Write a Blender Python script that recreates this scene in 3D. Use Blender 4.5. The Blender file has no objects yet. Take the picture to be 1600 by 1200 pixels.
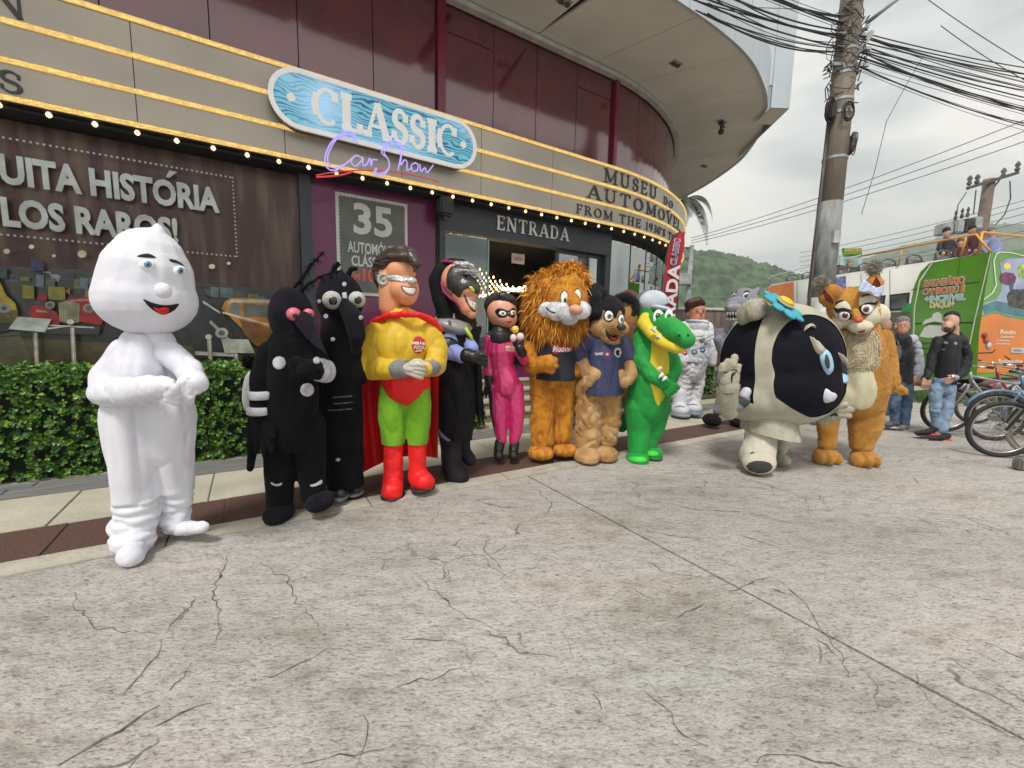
import bpy, bmesh, math, random
import numpy as np
from mathutils import Vector, Matrix, noise
from mathutils.bvhtree import BVHTree
R = math.radians
PI = math.pi
S = bpy.context.scene
COL = S.collection
TS = bpy.data.scenes.new('workbench')
random.seed(4)

# ------------------------------------------------------------------ camera
F_PX, PITCH, ROLL, CAM_H = 660.0, R(6.87), R(1.16), 1.35       # for a 1600 px wide picture
cam_data = bpy.data.cameras.new('camera')
cam = bpy.data.objects.new('camera', cam_data)
COL.objects.link(cam)
S.camera = cam
cam_data.sensor_width = 36.0
cam_data.lens = 36.0 * F_PX / 1600.0
cam_data.clip_start = 0.05
cam_data.clip_end = 5000
fw = Vector((0, math.cos(PITCH), -math.sin(PITCH)))
up0 = Vector((0, math.sin(PITCH), math.cos(PITCH)))
xr = math.cos(ROLL) * Vector((1, 0, 0)) + math.sin(ROLL) * up0
ur = -math.sin(ROLL) * Vector((1, 0, 0)) + math.cos(ROLL) * up0
cam.matrix_world = Matrix(((xr.x, ur.x, -fw.x, 0), (xr.y, ur.y, -fw.y, 0), (xr.z, ur.z, -fw.z, CAM_H), (0, 0, 0, 1)))

# ------------------------------------------------------------------ world, sun, exposure
SUN_EL, SUN_AZ = R(58), R(200)
w = bpy.data.worlds.new('World')
S.world = w
w.use_nodes = True
nt = w.node_tree
for n in list(nt.nodes): nt.nodes.remove(n)
def wn(t, **k):
    n = nt.nodes.new(t)
    for a, b in k.items(): setattr(n, a, b)
    return n
out = wn('ShaderNodeOutputWorld')
bg1 = wn('ShaderNodeBackground'); bg1.inputs[1].default_value = 0.09
sky = wn('ShaderNodeTexSky', sky_type='NISHITA', sun_disc=False, sun_elevation=SUN_EL, sun_rotation=SUN_AZ)
nt.links.new(sky.outputs[0], bg1.inputs[0])
bg2 = wn('ShaderNodeBackground'); bg2.inputs[1].default_value = .64
tc = wn('ShaderNodeTexCoord')
mp = wn('ShaderNodeMapping'); mp.inputs['Scale'].default_value = (1.0, 1.0, 3.6); mp.inputs['Location'].default_value = (3.1, 0.4, 0.35)
nz = wn('ShaderNodeTexNoise'); nz.inputs['Scale'].default_value = 1.7; nz.inputs['Detail'].default_value = 5; nz.inputs['Roughness'].default_value = .48
nz.inputs['Distortion'].default_value = .35
rp = wn('ShaderNodeValToRGB')
e = rp.color_ramp.elements
e[0].position = .38; e[0].color = (.42, .48, .475, 1)
e[1].position = .57; e[1].color = (.98, .93, .86, 1)
m_ = e.new(.47); m_.color = (.70, .715, .69, 1)
nt.links.new(tc.outputs['Generated'], mp.inputs[0]); nt.links.new(mp.outputs[0], nz.inputs[0])
nt.links.new(nz.outputs[0], rp.inputs[0]); nt.links.new(rp.outputs[0], bg2.inputs[0])
mx = wn('ShaderNodeMixShader'); mx.inputs[0].default_value = .93
nt.links.new(bg1.outputs[0], mx.inputs[1]); nt.links.new(bg2.outputs[0], mx.inputs[2]); nt.links.new(mx.outputs[0], out.inputs[0])

sd = bpy.data.lights.new('sun', 'SUN'); sd.energy = 1.5; sd.angle = R(12); sd.color = (1, .96, .9)
so_ = bpy.data.objects.new('sun', sd); COL.objects.link(so_)
_d = Vector((math.sin(SUN_AZ) * math.cos(SUN_EL), math.cos(SUN_AZ) * math.cos(SUN_EL), math.sin(SUN_EL)))
so_.rotation_euler = _d.to_track_quat('Z', 'Y').to_euler()
vs = S.view_settings
S.display_settings.display_device = 'sRGB'
vs.view_transform = 'Standard'; vs.look = 'None'; vs.exposure = 0.98; vs.gamma = 1; vs.use_curve_mapping = False
S.render.engine = 'CYCLES'
S.cycles.max_bounces = 6; S.cycles.diffuse_bounces = 3; S.cycles.glossy_bounces = 3; S.cycles.transparent_max_bounces = 12

# ------------------------------------------------------------------ planning helpers (pixel of the photo -> point in the place)
CAMP = Vector((0, 0, CAM_H))
def ray(px, py): return fw + (px - 800) / F_PX * xr - (py - 600) / F_PX * ur
def atz(px, py, z=0.0):
    d = ray(px, py); return CAMP + d * ((z - CAM_H) / d.z)
def aty(px, py, Y):
    d = ray(px, py); return CAMP + d * (Y / d.y)
ANG = R(31.9)
DS = Vector((math.cos(ANG), math.sin(ANG), 0)); DN = Vector((-math.sin(ANG), math.cos(ANG), 0))
def loc_so(P): return Vector((P.dot(DS), P.dot(DN), P.z))        # world -> street frame (along facade, away from road, up)
def at_off(px, py, o):
    d = ray(px, py); return loc_so(CAMP + d * (o / d.dot(DN)))

# ------------------------------------------------------------------ object helpers
def tag(o, label=None, cat=None, group=None, kind=None):
    if label: o['label'] = label
    if cat: o['category'] = cat
    if group: o['group'] = group
    if kind: o['kind'] = kind
    return o
def empty(name, loc=(0, 0, 0), rz=0, parent=None, **k):
    o = bpy.data.objects.new(name, None); COL.objects.link(o); o.location = loc; o.rotation_euler = (0, 0, rz)
    o.empty_display_size = .2
    if parent: o.parent = parent
    return tag(o, **k)
def mk(name, verts, faces, mat, parent=None, smooth=False, mats=None, mi=None, loc=None, rot=None, **k):
    me = bpy.data.meshes.new(name)
    me.from_pydata([tuple(v) for v in verts], [], faces)
    for m in (mats or [mat]): me.materials.append(m)
    if mi is not None: me.polygons.foreach_set('material_index', mi)
    if smooth: me.polygons.foreach_set('use_smooth', [True] * len(me.polygons))
    me.update()
    o = bpy.data.objects.new(name, me); COL.objects.link(o)
    if parent: o.parent = parent
    if loc is not None: o.location = loc
    if rot is not None: o.rotation_euler = rot
    return tag(o, **k)
class MB:
    def __init__(s): s.v = []; s.f = []; s.mi = []; s.m = 0
    def add(s, V, Fc):
        b = len(s.v); s.v += [Vector(q) for q in V]; s.f += [tuple(i + b for i in f) for f in Fc]; s.mi += [s.m] * len(Fc); return s
    def box(s, x0, y0, z0, x1, y1, z1):
        V = [(x0,y0,z0),(x1,y0,z0),(x1,y1,z0),(x0,y1,z0),(x0,y0,z1),(x1,y0,z1),(x1,y1,z1),(x0,y1,z1)]
        return s.add(V, [(0,3,2,1),(4,5,6,7),(0,1,5,4),(1,2,6,5),(2,3,7,6),(3,0,4,7)])
    def bevbox(s, x0, y0, z0, x1, y1, z1, b=.01):
        bm = bmesh.new(); bmesh.ops.create_cube(bm, size=1)
        for v in bm.verts: v.co = Vector((x0 if v.co.x < 0 else x1, y0 if v.co.y < 0 else y1, z0 if v.co.z < 0 else z1))
        bmesh.ops.bevel(bm, geom=bm.edges[:], offset=b, segments=2, affect='EDGES')
        bm.verts.index_update(); V = [v.co.copy() for v in bm.verts]; Fc = [tuple(v.index for v in f.verts) for f in bm.faces]; bm.free()
        return s.add(V, Fc)
    def prism(s, pts, ax, a, b):
        # pts: 2D polygon; extruded along axis ax from a to b
        n = len(pts)
        def P(p, h):
            return {'x': (h, p[0], p[1]), 'y': (p[0], h, p[1]), 'z': (p[0], p[1], h)}[ax]
        V = [P(p, a) for p in pts] + [P(p, b) for p in pts]
        Fc = [tuple(range(n))[::-1], tuple(range(n, 2 * n))] + [(i, (i + 1) % n, n + (i + 1) % n, n + i) for i in range(n)]
        return s.add(V, Fc)
    def tube(s, pts, r, n=8, closed=False, caps=True, flat=None):
        pts = [Vector(p) for p in pts]; m = len(pts)
        rr = r if isinstance(r, (list, tuple)) else [r] * m
        V = []; N = None
        for i, p in enumerate(pts):
            if closed: t = (pts[(i + 1) % m] - pts[i - 1])
            else: t = pts[min(i + 1, m - 1)] - pts[max(i - 1, 0)]
            if t.length < 1e-9: t = Vector((0, 0, 1))
            t.normalize()
            if N is None: N = t.orthogonal().normalized() if abs(t.z) > .95 else t.cross(Vector((0, 0, 1))).normalized()
            else:
                N = N - t * N.dot(t)
                N = t.orthogonal().normalized() if N.length < 1e-6 else N.normalized()
            B = t.cross(N)
            for k in range(n):
                a = 2 * PI * k / n; V.append(p + (N * math.cos(a) + B * math.sin(a)) * rr[i])
        Fc = []
        for i in range(m if closed else m - 1):
            j = (i + 1) % m
            for k in range(n):
                k2 = (k + 1) % n; Fc.append((i * n + k, i * n + k2, j * n + k2, j * n + k))
        if not closed and caps: Fc += [tuple(range(n))[::-1], tuple((m - 1) * n + k for k in range(n))]
        return s.add(V, Fc)
    def bar(s, p, q, w, h=None, up=(0, 0, 1)):
        p, q = Vector(p), Vector(q); h = h or w; t = (q - p).normalized(); U = Vector(up)
        if abs(t.dot(U)) > .98: U = Vector((0, 1, 0))
        x = t.cross(U).normalized(); y = x.cross(t).normalized(); V = []
        for c in (p, q):
            for a, b in ((-1, -1), (1, -1), (1, 1), (-1, 1)): V.append(c + x * a * w / 2 + y * b * h / 2)
        return s.add(V, [(0,3,2,1),(4,5,6,7),(0,1,5,4),(1,2,6,5),(2,3,7,6),(3,0,4,7)])
    def ball(s, c, r, n=10, m=7, rot=None):
        c = Vector(c); rx, ry, rz = r if isinstance(r, (tuple, list)) else (r, r, r)
        V = []
        for i in range(m + 1):
            th = PI * i / m
            for k in range(n):
                a = 2 * PI * k / n; q = Vector((rx * math.sin(th) * math.cos(a), ry * math.sin(th) * math.sin(a), rz * math.cos(th)))
                if rot is not None: q = rot @ q
                V.append(c + q)
        Fc = []
        for i in range(m):
            for k in range(n):
                k2 = (k + 1) % n
                if i == 0: Fc.append((k, n + k, n + k2))
                elif i == m - 1: Fc.append((i * n + k, (i + 1) * n + k, i * n + k2))
                else: Fc.append((i * n + k, (i + 1) * n + k, (i + 1) * n + k2, i * n + k2))
        return s.add(V, Fc)
    def lathe(s, prof, c=(0, 0, 0), n=20, axis='z'):
        V = []; m = len(prof)
        for r_, h in prof:
            for k in range(n):
                a = 2 * PI * k / n; x, y = r_ * math.cos(a), r_ * math.sin(a)
                V.append(Vector(c) + Vector({'z': (x, y, h), 'y': (x, h, y), 'x': (h, x, y)}[axis]))
        Fc = [(i * n + k, i * n + (k + 1) % n, (i + 1) * n + (k + 1) % n, (i + 1) * n + k) for i in range(m - 1) for k in range(n)]
        Fc += [tuple(range(n))[::-1], tuple((m - 1) * n + k for k in range(n))]
        return s.add(V, Fc)
    def out(s, name, mat, parent=None, smooth=False, mats=None, **k):
        return mk(name, s.v, s.f, mat, parent, smooth, mats, s.mi if mats else None, **k)

# ------------------------------------------------------------------ materials
MATS = {}
def M(name, col, rough=.6, var=.12, scale=4., bump=.0, bscale=60., metal=0., spec=.5, sheen=0., col2=None, emit=0., coat=0., detail=4, lo=.35, hi=.65, stretch=(1, 1, 1), sss=0, dist=0.02, wave=None):
    if name in MATS: return MATS[name]
    m = bpy.data.materials.new(name); m.use_nodes = True; t = m.node_tree; b = t.nodes['Principled BSDF']
    c = (*col, 1)
    def nn(ty): return t.nodes.new(ty)
    L = t.links.new
    co = nn('ShaderNodeTexCoord'); mpn = nn('ShaderNodeMapping'); mpn.inputs['Scale'].default_value = stretch
    L(co.outputs['Object'], mpn.inputs[0])
    if var > 0 or col2:
        n1 = nn('ShaderNodeTexNoise'); n1.inputs['Scale'].default_value = scale; n1.inputs['Detail'].default_value = detail
        L(mpn.outputs[0], n1.inputs[0])
        rm = nn('ShaderNodeMapRange'); rm.inputs[1].default_value = lo; rm.inputs[2].default_value = hi
        L(n1.outputs[0], rm.inputs[0])
        mixn = nn('ShaderNodeMix'); mixn.data_type = 'RGBA'
        c2 = col2 if col2 else tuple(max(0, x * (1 - 2 * var)) for x in col)
        c1 = col if col2 else tuple(min(1, x * (1 + var)) for x in col)
        mixn.inputs[6].default_value = (*c1, 1); mixn.inputs[7].default_value = (*c2, 1)
        L(rm.outputs[0], mixn.inputs[0]); L(mixn.outputs[2], b.inputs['Base Color'])
    else: b.inputs['Base Color'].default_value = c
    b.inputs['Roughness'].default_value = rough; b.inputs['Metallic'].default_value = metal
    b.inputs['Specular IOR Level'].default_value = spec
    if sheen: b.inputs['Sheen Weight'].default_value = sheen; b.inputs['Sheen Roughness'].default_value = .5; b.inputs['Sheen Tint'].default_value = (*[min(1, x * .6 + .4) for x in col], 1)
    if coat: b.inputs['Coat Weight'].default_value = coat; b.inputs['Coat Roughness'].default_value = .08
    if emit: b.inputs['Emission Color'].default_value = c; b.inputs['Emission Strength'].default_value = emit
    if sss: b.inputs['Subsurface Weight'].default_value = sss; b.inputs['Subsurface Radius'].default_value = (.02, .01, .006)
    if bump:
        n2 = nn('ShaderNodeTexNoise'); n2.inputs['Scale'].default_value = bscale; n2.inputs['Detail'].default_value = 3
        L(mpn.outputs[0], n2.inputs[0]); bp = nn('ShaderNodeBump'); bp.inputs['Strength'].default_value = bump; bp.inputs['Distance'].default_value = dist
        L(n2.outputs[0], bp.inputs['Height']); L(bp.outputs[0], b.inputs['Normal'])
    MATS[name] = m; return m
def glass_mat(name, tint, refl=.25, rough=.02):
    if name in MATS: return MATS[name]
    m = bpy.data.materials.new(name); m.use_nodes = True; t = m.node_tree
    t.nodes.remove(t.nodes['Principled BSDF']); o = t.nodes['Material Output']
    tr = t.nodes.new('ShaderNodeBsdfTransparent'); tr.inputs[0].default_value = (*tint, 1)
    gl = t.nodes.new('ShaderNodeBsdfGlossy'); gl.inputs['Roughness'].default_value = rough; gl.inputs[0].default_value = (.9, .95, .95, 1)
    lw = t.nodes.new('ShaderNodeFresnel'); lw.inputs[0].default_value = 1.5
    mr = t.nodes.new('ShaderNodeMapRange'); mr.inputs[3].default_value = refl; mr.inputs[4].default_value = 1.0; mr.inputs[1].default_value = .04
    ms = t.nodes.new('ShaderNodeMixShader')
    t.links.new(lw.outputs[0], mr.inputs[0]); t.links.new(mr.outputs[0], ms.inputs[0]); t.links.new(tr.outputs[0], ms.inputs[1]); t.links.new(gl.outputs[0], ms.inputs[2])
    t.links.new(ms.outputs[0], o.inputs[0]); MATS[name] = m; return m

# ------------------------------------------------------------------ text
def text_mesh(body, width, height, bold=0.0, shear=0.0, fillh=0.0):
    """flat triangles of a word, scaled to width x height, centred; x right, y up"""
    cu = bpy.data.curves.new('t', 'FONT'); cu.body = body; cu.offset = bold; cu.shear = shear; cu.resolution_u = 3
    cu.fill_mode = 'FRONT'
    o = bpy.data.objects.new('t', cu); TS.collection.objects.link(o)
    TS.view_layers[0].update(); dg = TS.view_layers[0].depsgraph; me = o.evaluated_get(dg).to_mesh()
    V = [(v.co.x, v.co.y) for v in me.vertices]; Fc = [tuple(p.vertices) for p in me.polygons]
    o.evaluated_get(dg).to_mesh_clear(); bpy.data.objects.remove(o); bpy.data.curves.remove(cu)
    xs = [v[0] for v in V]; ys = [v[1] for v in V]
    x0, x1, y0, y1 = min(xs), max(xs), min(ys), max(ys)
    V = [((x - (x0 + x1) / 2) / (x1 - x0) * width, (y - (y0 + y1) / 2) / (y1 - y0) * height) for x, y in V]
    return V, Fc
def flat_text(name, body, mat, parent, c, U, V_, width, height, bold=0.0, thick=.002, shear=0, **k):
    """printed or raised word on a plane with axes U (right), V_ (up) at centre c; raised towards the viewer side U x V"""
    U, V_ = Vector(U).normalized(), Vector(V_).normalized(); N = U.cross(V_); c = Vector(c)
    vs_, fs = text_mesh(body, width, height, bold, shear)
    bm = bmesh.new(); bv = [bm.verts.new(c + U * x + V_ * y + N * thick) for x, y in vs_]
    for f in fs:
        try: bm.faces.new([bv[i] for i in f])
        except ValueError: pass
    bmesh.ops.recalc_face_normals(bm, faces=bm.faces[:])
    if thick > .004:
        r_ = bmesh.ops.extrude_face_region(bm, geom=bm.faces[:])
        bmesh.ops.translate(bm, verts=[g for g in r_['geom'] if isinstance(g, bmesh.types.BMVert)], vec=-N * thick)
        bmesh.ops.recalc_face_normals(bm, faces=bm.faces[:])
    me = bpy.data.meshes.new(name); bm.to_mesh(me); bm.free(); me.materials.append(mat)
    o = bpy.data.objects.new(name, me); COL.objects.link(o)
    if parent: o.parent = parent
    return tag(o, **k)

# stroke built roman letters with slab serifs, for the raised lettering (unit height; 'l' straight stroke, 'a' arc, 's' serif)
TK, TN = .17, .085
GLYPH = {
 'M': (1.0, [('l',.14,0,.14,1,TN),('l',.14,1,.5,.1,TK),('l',.86,1,.5,.1,TN),('l',.86,0,.86,1,TK),('s',.14,0,.28),('s',.86,0,.32),('s',.1,1,.2),('s',.9,1,.2)]),
 'U': (.86, [('l',.18,1,.18,.32,TK),('a',.43,.32,.25,.28,180,360,TK,TN),('l',.68,1,.68,.32,TN),('s',.18,1,.34),('s',.68,1,.28)]),
 'S': (.62, [('a',.31,.74,.19,.22,35,270,TN,TK),('a',.31,.27,.2,.23,90,-145,TK,TN),('v',.5,.78,.22),('v',.1,.24,.22)]),
 'E': (.72, [('l',.18,0,.18,1,TK),('l',.1,.96,.62,.96,TN),('l',.1,.04,.64,.04,TN),('l',.18,.52,.48,.52,TN),('v',.6,.88,.22),('v',.62,.12,.24),('v',.48,.52,.18),('s',.18,0,.3),('s',.18,1,.3)]),
 'D': (.86, [('l',.18,0,.18,1,TK),('a',.36,.5,.36,.46,90,-90,TN,TN),('l',.1,.96,.38,.96,TN),('l',.1,.04,.38,.04,TN),('lk',.72,.5,0,.3,TK),('s',.18,0,.3),('s',.18,1,.3)]),
 'O': (.86, [('o',.43,.5,.33,.46,TK,TN)]),
 'A': (.9, [('l',.45,1,.12,0,TN),('l',.45,1,.78,0,TK),('l',.24,.32,.66,.32,TN*.8),('s',.12,0,.28),('s',.78,0,.32)]),
 'T': (.8, [('l',.4,0,.4,1,TK),('l',.06,.96,.74,.96,TN),('v',.08,.86,.24),('v',.72,.86,.24),('s',.4,0,.34)]),
 'V': (.88, [('l',.12,1,.45,0,TK),('l',.78,1,.45,0,TN),('s',.12,1,.32),('s',.78,1,.28)]),
 'L': (.7, [('l',.18,0,.18,1,TK),('l',.1,.04,.62,.04,TN),('v',.6,.13,.26),('s',.18,1,.34),('s',.18,0,.3)]),
 'F': (.68, [('l',.18,0,.18,1,TK),('l',.1,.96,.6,.96,TN),('l',.18,.5,.46,.5,TN),('v',.58,.88,.22),('v',.46,.5,.18),('s',.18,0,.36),('s',.18,1,.3)]),
 'R': (.84, [('l',.18,0,.18,1,TK),('a',.36,.73,.22,.23,90,-90,TN,TN),('lk',.58,.73,0,.14,TK*.8),('l',.1,.96,.38,.96,TN),('l',.18,.5,.4,.5,TN),('l',.38,.5,.72,0,TK),('s',.18,0,.34),('s',.74,0,.2),('s',.18,1,.3)]),
 'H': (.9, [('l',.18,0,.18,1,TK),('l',.72,0,.72,1,TK),('l',.18,.5,.72,.5,TN),('s',.18,0,.34),('s',.72,0,.34),('s',.18,1,.34),('s',.72,1,.34)]),
 'N': (.9, [('l',.16,0,.16,1,TN),('l',.16,1,.74,0,TK),('l',.74,0,.74,1,TN),('s',.16,0,.28),('s',.1,1,.26),('s',.74,1,.28)]),
 'I': (.42, [('l',.21,0,.21,1,TK),('s',.21,0,.36),('s',.21,1,.36)]),
 'C': (.8, [('a',.42,.5,.32,.46,50,310,TN,TN),('lk',.1,.5,0,.3,TK),('v',.66,.8,.26)]),
 '1': (.45, [('l',.24,0,.24,1,TK),('l',.24,.98,.08,.84,TN),('s',.24,0,.32)]),
 '9': (.6, [('o',.3,.7,.2,.27,TK,TN),('a',.24,.62,.27,.58,10,-80,TK,TN)]),
 '3': (.6, [('a',.28,.75,.2,.22,150,-90,TN,TK),('a',.28,.27,.23,.24,90,-150,TK,TN)]),
 '0': (.62, [('o',.31,.5,.22,.46,TK,TN)]),
 "'": (.26, [('l',.13,1,.11,.74,TK*.8)]),
 'i': (.3, []),
}
def glyph_mesh(ch, h, wd=1.0, thick=.03, slab=None, heavy=1.0):
    """raised letter: x right, z up, front face towards -y"""
    adv, st = GLYPH[ch]; mb = MB(); k = 0
    def strip(pts, ws):
        nonlocal k; k += 1; n = len(pts); ws = [x * heavy for x in ws]; L_, R_ = [], []
        for i, p in enumerate(pts):
            a = pts[max(0, i - 1)]; b = pts[min(n - 1, i + 1)]; dx, dy = b[0] - a[0], b[1] - a[1]; l = math.hypot(dx, dy) or 1
            nx, ny = -dy / l, dx / l
            L_.append((p[0] + nx * ws[i] / 2, p[1] + ny * ws[i] / 2)); R_.append((p[0] - nx * ws[i] / 2, p[1] - ny * ws[i] / 2))
        y0 = -(thick + .0006 * k)
        P = lambda q, y: (q[0] * h * wd, y, q[1] * h)
        V = [P(q, y0) for q in L_] + [P(q, y0) for q in R_] + [P(q, 0) for q in L_] + [P(q, 0) for q in R_]
        Fc = []
        for i in range(n - 1):
            Fc += [(i, i + 1, n + i + 1, n + i), (2*n + i, i, i + 1, 2*n + i + 1)[::-1], (n + i, n + i + 1, 3*n + i + 1, 3*n + i)[::-1]]
        Fc += [(0, n, 3*n, 2*n), (n - 1, 2*n - 1, 4*n - 1, 3*n - 1)[::-1]]
        mb.add(V, Fc)
    sl = slab or TN * .8
    for q in st:
        if q[0] == 'l': strip([(q[1], q[2]), (q[3], q[4])], [q[5] / (wd if q[1] == q[3] else 1)] * 2)
        elif q[0] == 'lk': strip([(q[1] - q[5] * .28, q[2] - q[4]), (q[1] - q[5] * .28, q[2]), (q[1] - q[5] * .28, q[2] + q[4])], [q[5] * .3, q[5], q[5] * .3])
        elif q[0] == 's': strip([(q[1] - q[3] / 2, sl / 2 if q[2] == 0 else 1 - sl / 2), (q[1] + q[3] / 2, sl / 2 if q[2] == 0 else 1 - sl / 2)], [sl, sl])
        elif q[0] == 'v': strip([(q[1], q[2] - q[3] / 2), (q[1], q[2] + q[3] / 2)], [sl * 1.1, sl * 1.1])
        elif q[0] == 'a':
            _, cx, cy, rx, ry, a0, a1, w0, w1 = q; n = 14
            strip([(cx + rx * math.cos(R(a0 + (a1 - a0) * i / n)), cy + ry * math.sin(R(a0 + (a1 - a0) * i / n))) for i in range(n + 1)], [w0 + (w1 - w0) * i / n for i in range(n + 1)])
        elif q[0] == 'o':
            _, cx, cy, rx, ry, w0, w1 = q; n = 24
            strip([(cx + rx * math.cos(2*PI*i/n), cy + ry * math.sin(2*PI*i/n)) for i in range(n + 1)], [w1 + (w0 - w1) * abs(math.cos(2*PI*i/n)) for i in range(n + 1)])
    return mb, adv * wd

# ================================================================== GROUND AND PAVEMENT
def ground_material():
    m = bpy.data.materials.new('stamped_concrete'); m.use_nodes = True; t = m.node_tree; b = t.nodes['Principled BSDF']; L = t.links.new
    g = t.nodes.new('ShaderNodeNewGeometry')
    mp1 = t.nodes.new('ShaderNodeMapping'); mp1.inputs['Rotation'].default_value = (0, 0, R(-24)); mp1.inputs['Scale'].default_value = (.55, 1.35, 1)
    L(g.outputs['Position'], mp1.inputs[0])
    def noise_(sc, det, src=mp1, rough=.55, dist=0):
        n = t.nodes.new('ShaderNodeTexNoise'); n.inputs['Scale'].default_value = sc; n.inputs['Detail'].default_value = det; n.inputs['Roughness'].default_value = rough; n.inputs['Distortion'].default_value = dist
        L(src.outputs[0], n.inputs[0]); return n
    def ramp(src, stops):
        r_ = t.nodes.new('ShaderNodeValToRGB'); e = r_.color_ramp.elements
        e[0].position, e[0].color = stops[0][0], (*stops[0][1], 1); e[1].position, e[1].color = stops[-1][0], (*stops[-1][1], 1)
        for p, c in stops[1:-1]: q = e.new(p); q.color = (*c, 1)
        L(src.outputs[0], r_.inputs[0]); return r_
    def mul(a, b_, f=1.0):
        n = t.nodes.new('ShaderNodeMix'); n.data_type = 'RGBA'; n.blend_type = 'MULTIPLY'; n.inputs[0].default_value = f
        L(a, n.inputs[6]); L(b_, n.inputs[7]); return n.outputs[2]
    big = ramp(noise_(.45, 4), [(.3, (.37, .355, .34)), (.5, (.45, .437, .425)), (.7, (.51, .497, .485))])
    tint = ramp(noise_(.9, 2, rough=.4), [(.35, (.97, .985, .98)), (.65, (1.03, .985, .975))])
    stain = ramp(noise_(1.6, 6, rough=.62), [(.30, (.60, .57, .52)), (.46, (.92, .91, .89)), (.56, (1, 1, 1))])
    mott = ramp(noise_(13, 6, rough=.7), [(.33, (.64, .62, .59)), (.47, (.94, .93, .91)), (.6, (1.08, 1.08, 1.06))])
    pits = ramp(noise_(58, 5, rough=.65, dist=.5), [(.35, (.42, .40, .37)), (.44, (.86, .85, .83)), (.53, (1, 1, 1))])
    fine = ramp(noise_(130, 3), [(.3, (.66, .65, .64)), (.55, (1.05, 1.05, 1.05))])
    c = mul(big.outputs[0], tint.outputs[0]); c = mul(c, stain.outputs[0], .8); c = mul(c, mott.outputs[0], .85); c = mul(c, pits.outputs[0], .9); c = mul(c, fine.outputs[0], .9)
    def cracks(scale, width, mask_lo, seed):
        nw = t.nodes.new('ShaderNodeTexNoise'); nw.inputs['Scale'].default_value = 2.2; nw.inputs['Detail'].default_value = 6; L(g.outputs['Position'], nw.inputs[0])
        av = t.nodes.new('ShaderNodeVectorMath'); av.operation = 'MULTIPLY_ADD'; av.inputs[1].default_value = (.55, .55, 0); L(nw.outputs[1], av.inputs[0]); L(g.outputs['Position'], av.inputs[2])
        sv = t.nodes.new('ShaderNodeVectorMath'); sv.operation = 'MULTIPLY'; sv.inputs[1].default_value = (1, 1, 0); L(av.outputs[0], sv.inputs[0])
        ov = t.nodes.new('ShaderNodeVectorMath'); ov.inputs[1].default_value = (seed, seed * .7, 0); L(sv.outputs[0], ov.inputs[0])
        vo = t.nodes.new('ShaderNodeTexVoronoi'); vo.feature = 'DISTANCE_TO_EDGE'; vo.inputs['Scale'].default_value = scale; L(ov.outputs[0], vo.inputs[0])
        mr = t.nodes.new('ShaderNodeMapRange'); mr.inputs[1].default_value = width * .3; mr.inputs[2].default_value = width; mr.inputs[3].default_value = 1; mr.inputs[4].default_value = 0; L(vo.outputs[0], mr.inputs[0])
        mk_ = noise_(1.1, 3); m2 = t.nodes.new('ShaderNodeMapRange'); m2.inputs[1].default_value = mask_lo; m2.inputs[2].default_value = mask_lo + .05; L(mk_.outputs[0], m2.inputs[0])
        mm = t.nodes.new('ShaderNodeMath'); mm.operation = 'MULTIPLY'; L(mr.outputs[0], mm.inputs[0]); L(m2.outputs[0], mm.inputs[1]); return mm
    for args in ((.75, .0042, .51, 3.0), (1.7, .007, .57, 9.0)):
        ck = cracks(*args); mxk = t.nodes.new('ShaderNodeMix'); mxk.data_type = 'RGBA'; L(ck.outputs[0], mxk.inputs[0]); L(c, mxk.inputs[6]); mxk.inputs[7].default_value = (.15, .14, .125, 1); c = mxk.outputs[2]
    L(c, b.inputs['Base Color']); b.inputs['Roughness'].default_value = .85; b.inputs['Specular IOR Level'].default_value = .25
    ha = noise_(58, 5, rough=.65, dist=.5); hb = noise_(9, 4)
    ad = t.nodes.new('ShaderNodeMath'); ad.operation = 'MULTIPLY_ADD'; ad.inputs[1].default_value = .6
    L(ha.outputs[0], ad.inputs[0]); L(hb.outputs[0], ad.inputs[2])
    bp = t.nodes.new('ShaderNodeBump'); bp.inputs['Strength'].default_value = .75; bp.inputs['Distance'].default_value = .018
    L(ad.outputs[0], bp.inputs['Height']); L(bp.outputs[0], b.inputs['Normal'])
    return m
M_conc = ground_material()
M_asph = M('far_asphalt', (.16, .16, .155), .9, .1, 1.0)
g = MB(); g.add([(-110, -50, -.03), (870, -50, -.03), (870, 850, -.03), (-110, 850, -.03)], [(0, 1, 2, 3)])
g.out('ground', M_asph, kind='structure', label='grey ground reaching away past the bus')
plaza = empty('plaza', rz=ANG, kind='structure', label='weathered stamped concrete square in front of the museum')
def slab(s0, s1, o0, o1):
    m = MB(); m.box(s0, o0, -.05, s1, o1, 0); return m.out('concrete_slab', M_conc, plaza)
slab(-.36 - 5, 2.191, -6, 3.215); slab(2.209, 40, -6, 3.215)
slab(40.01, 60, -6, 3.215)
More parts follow.
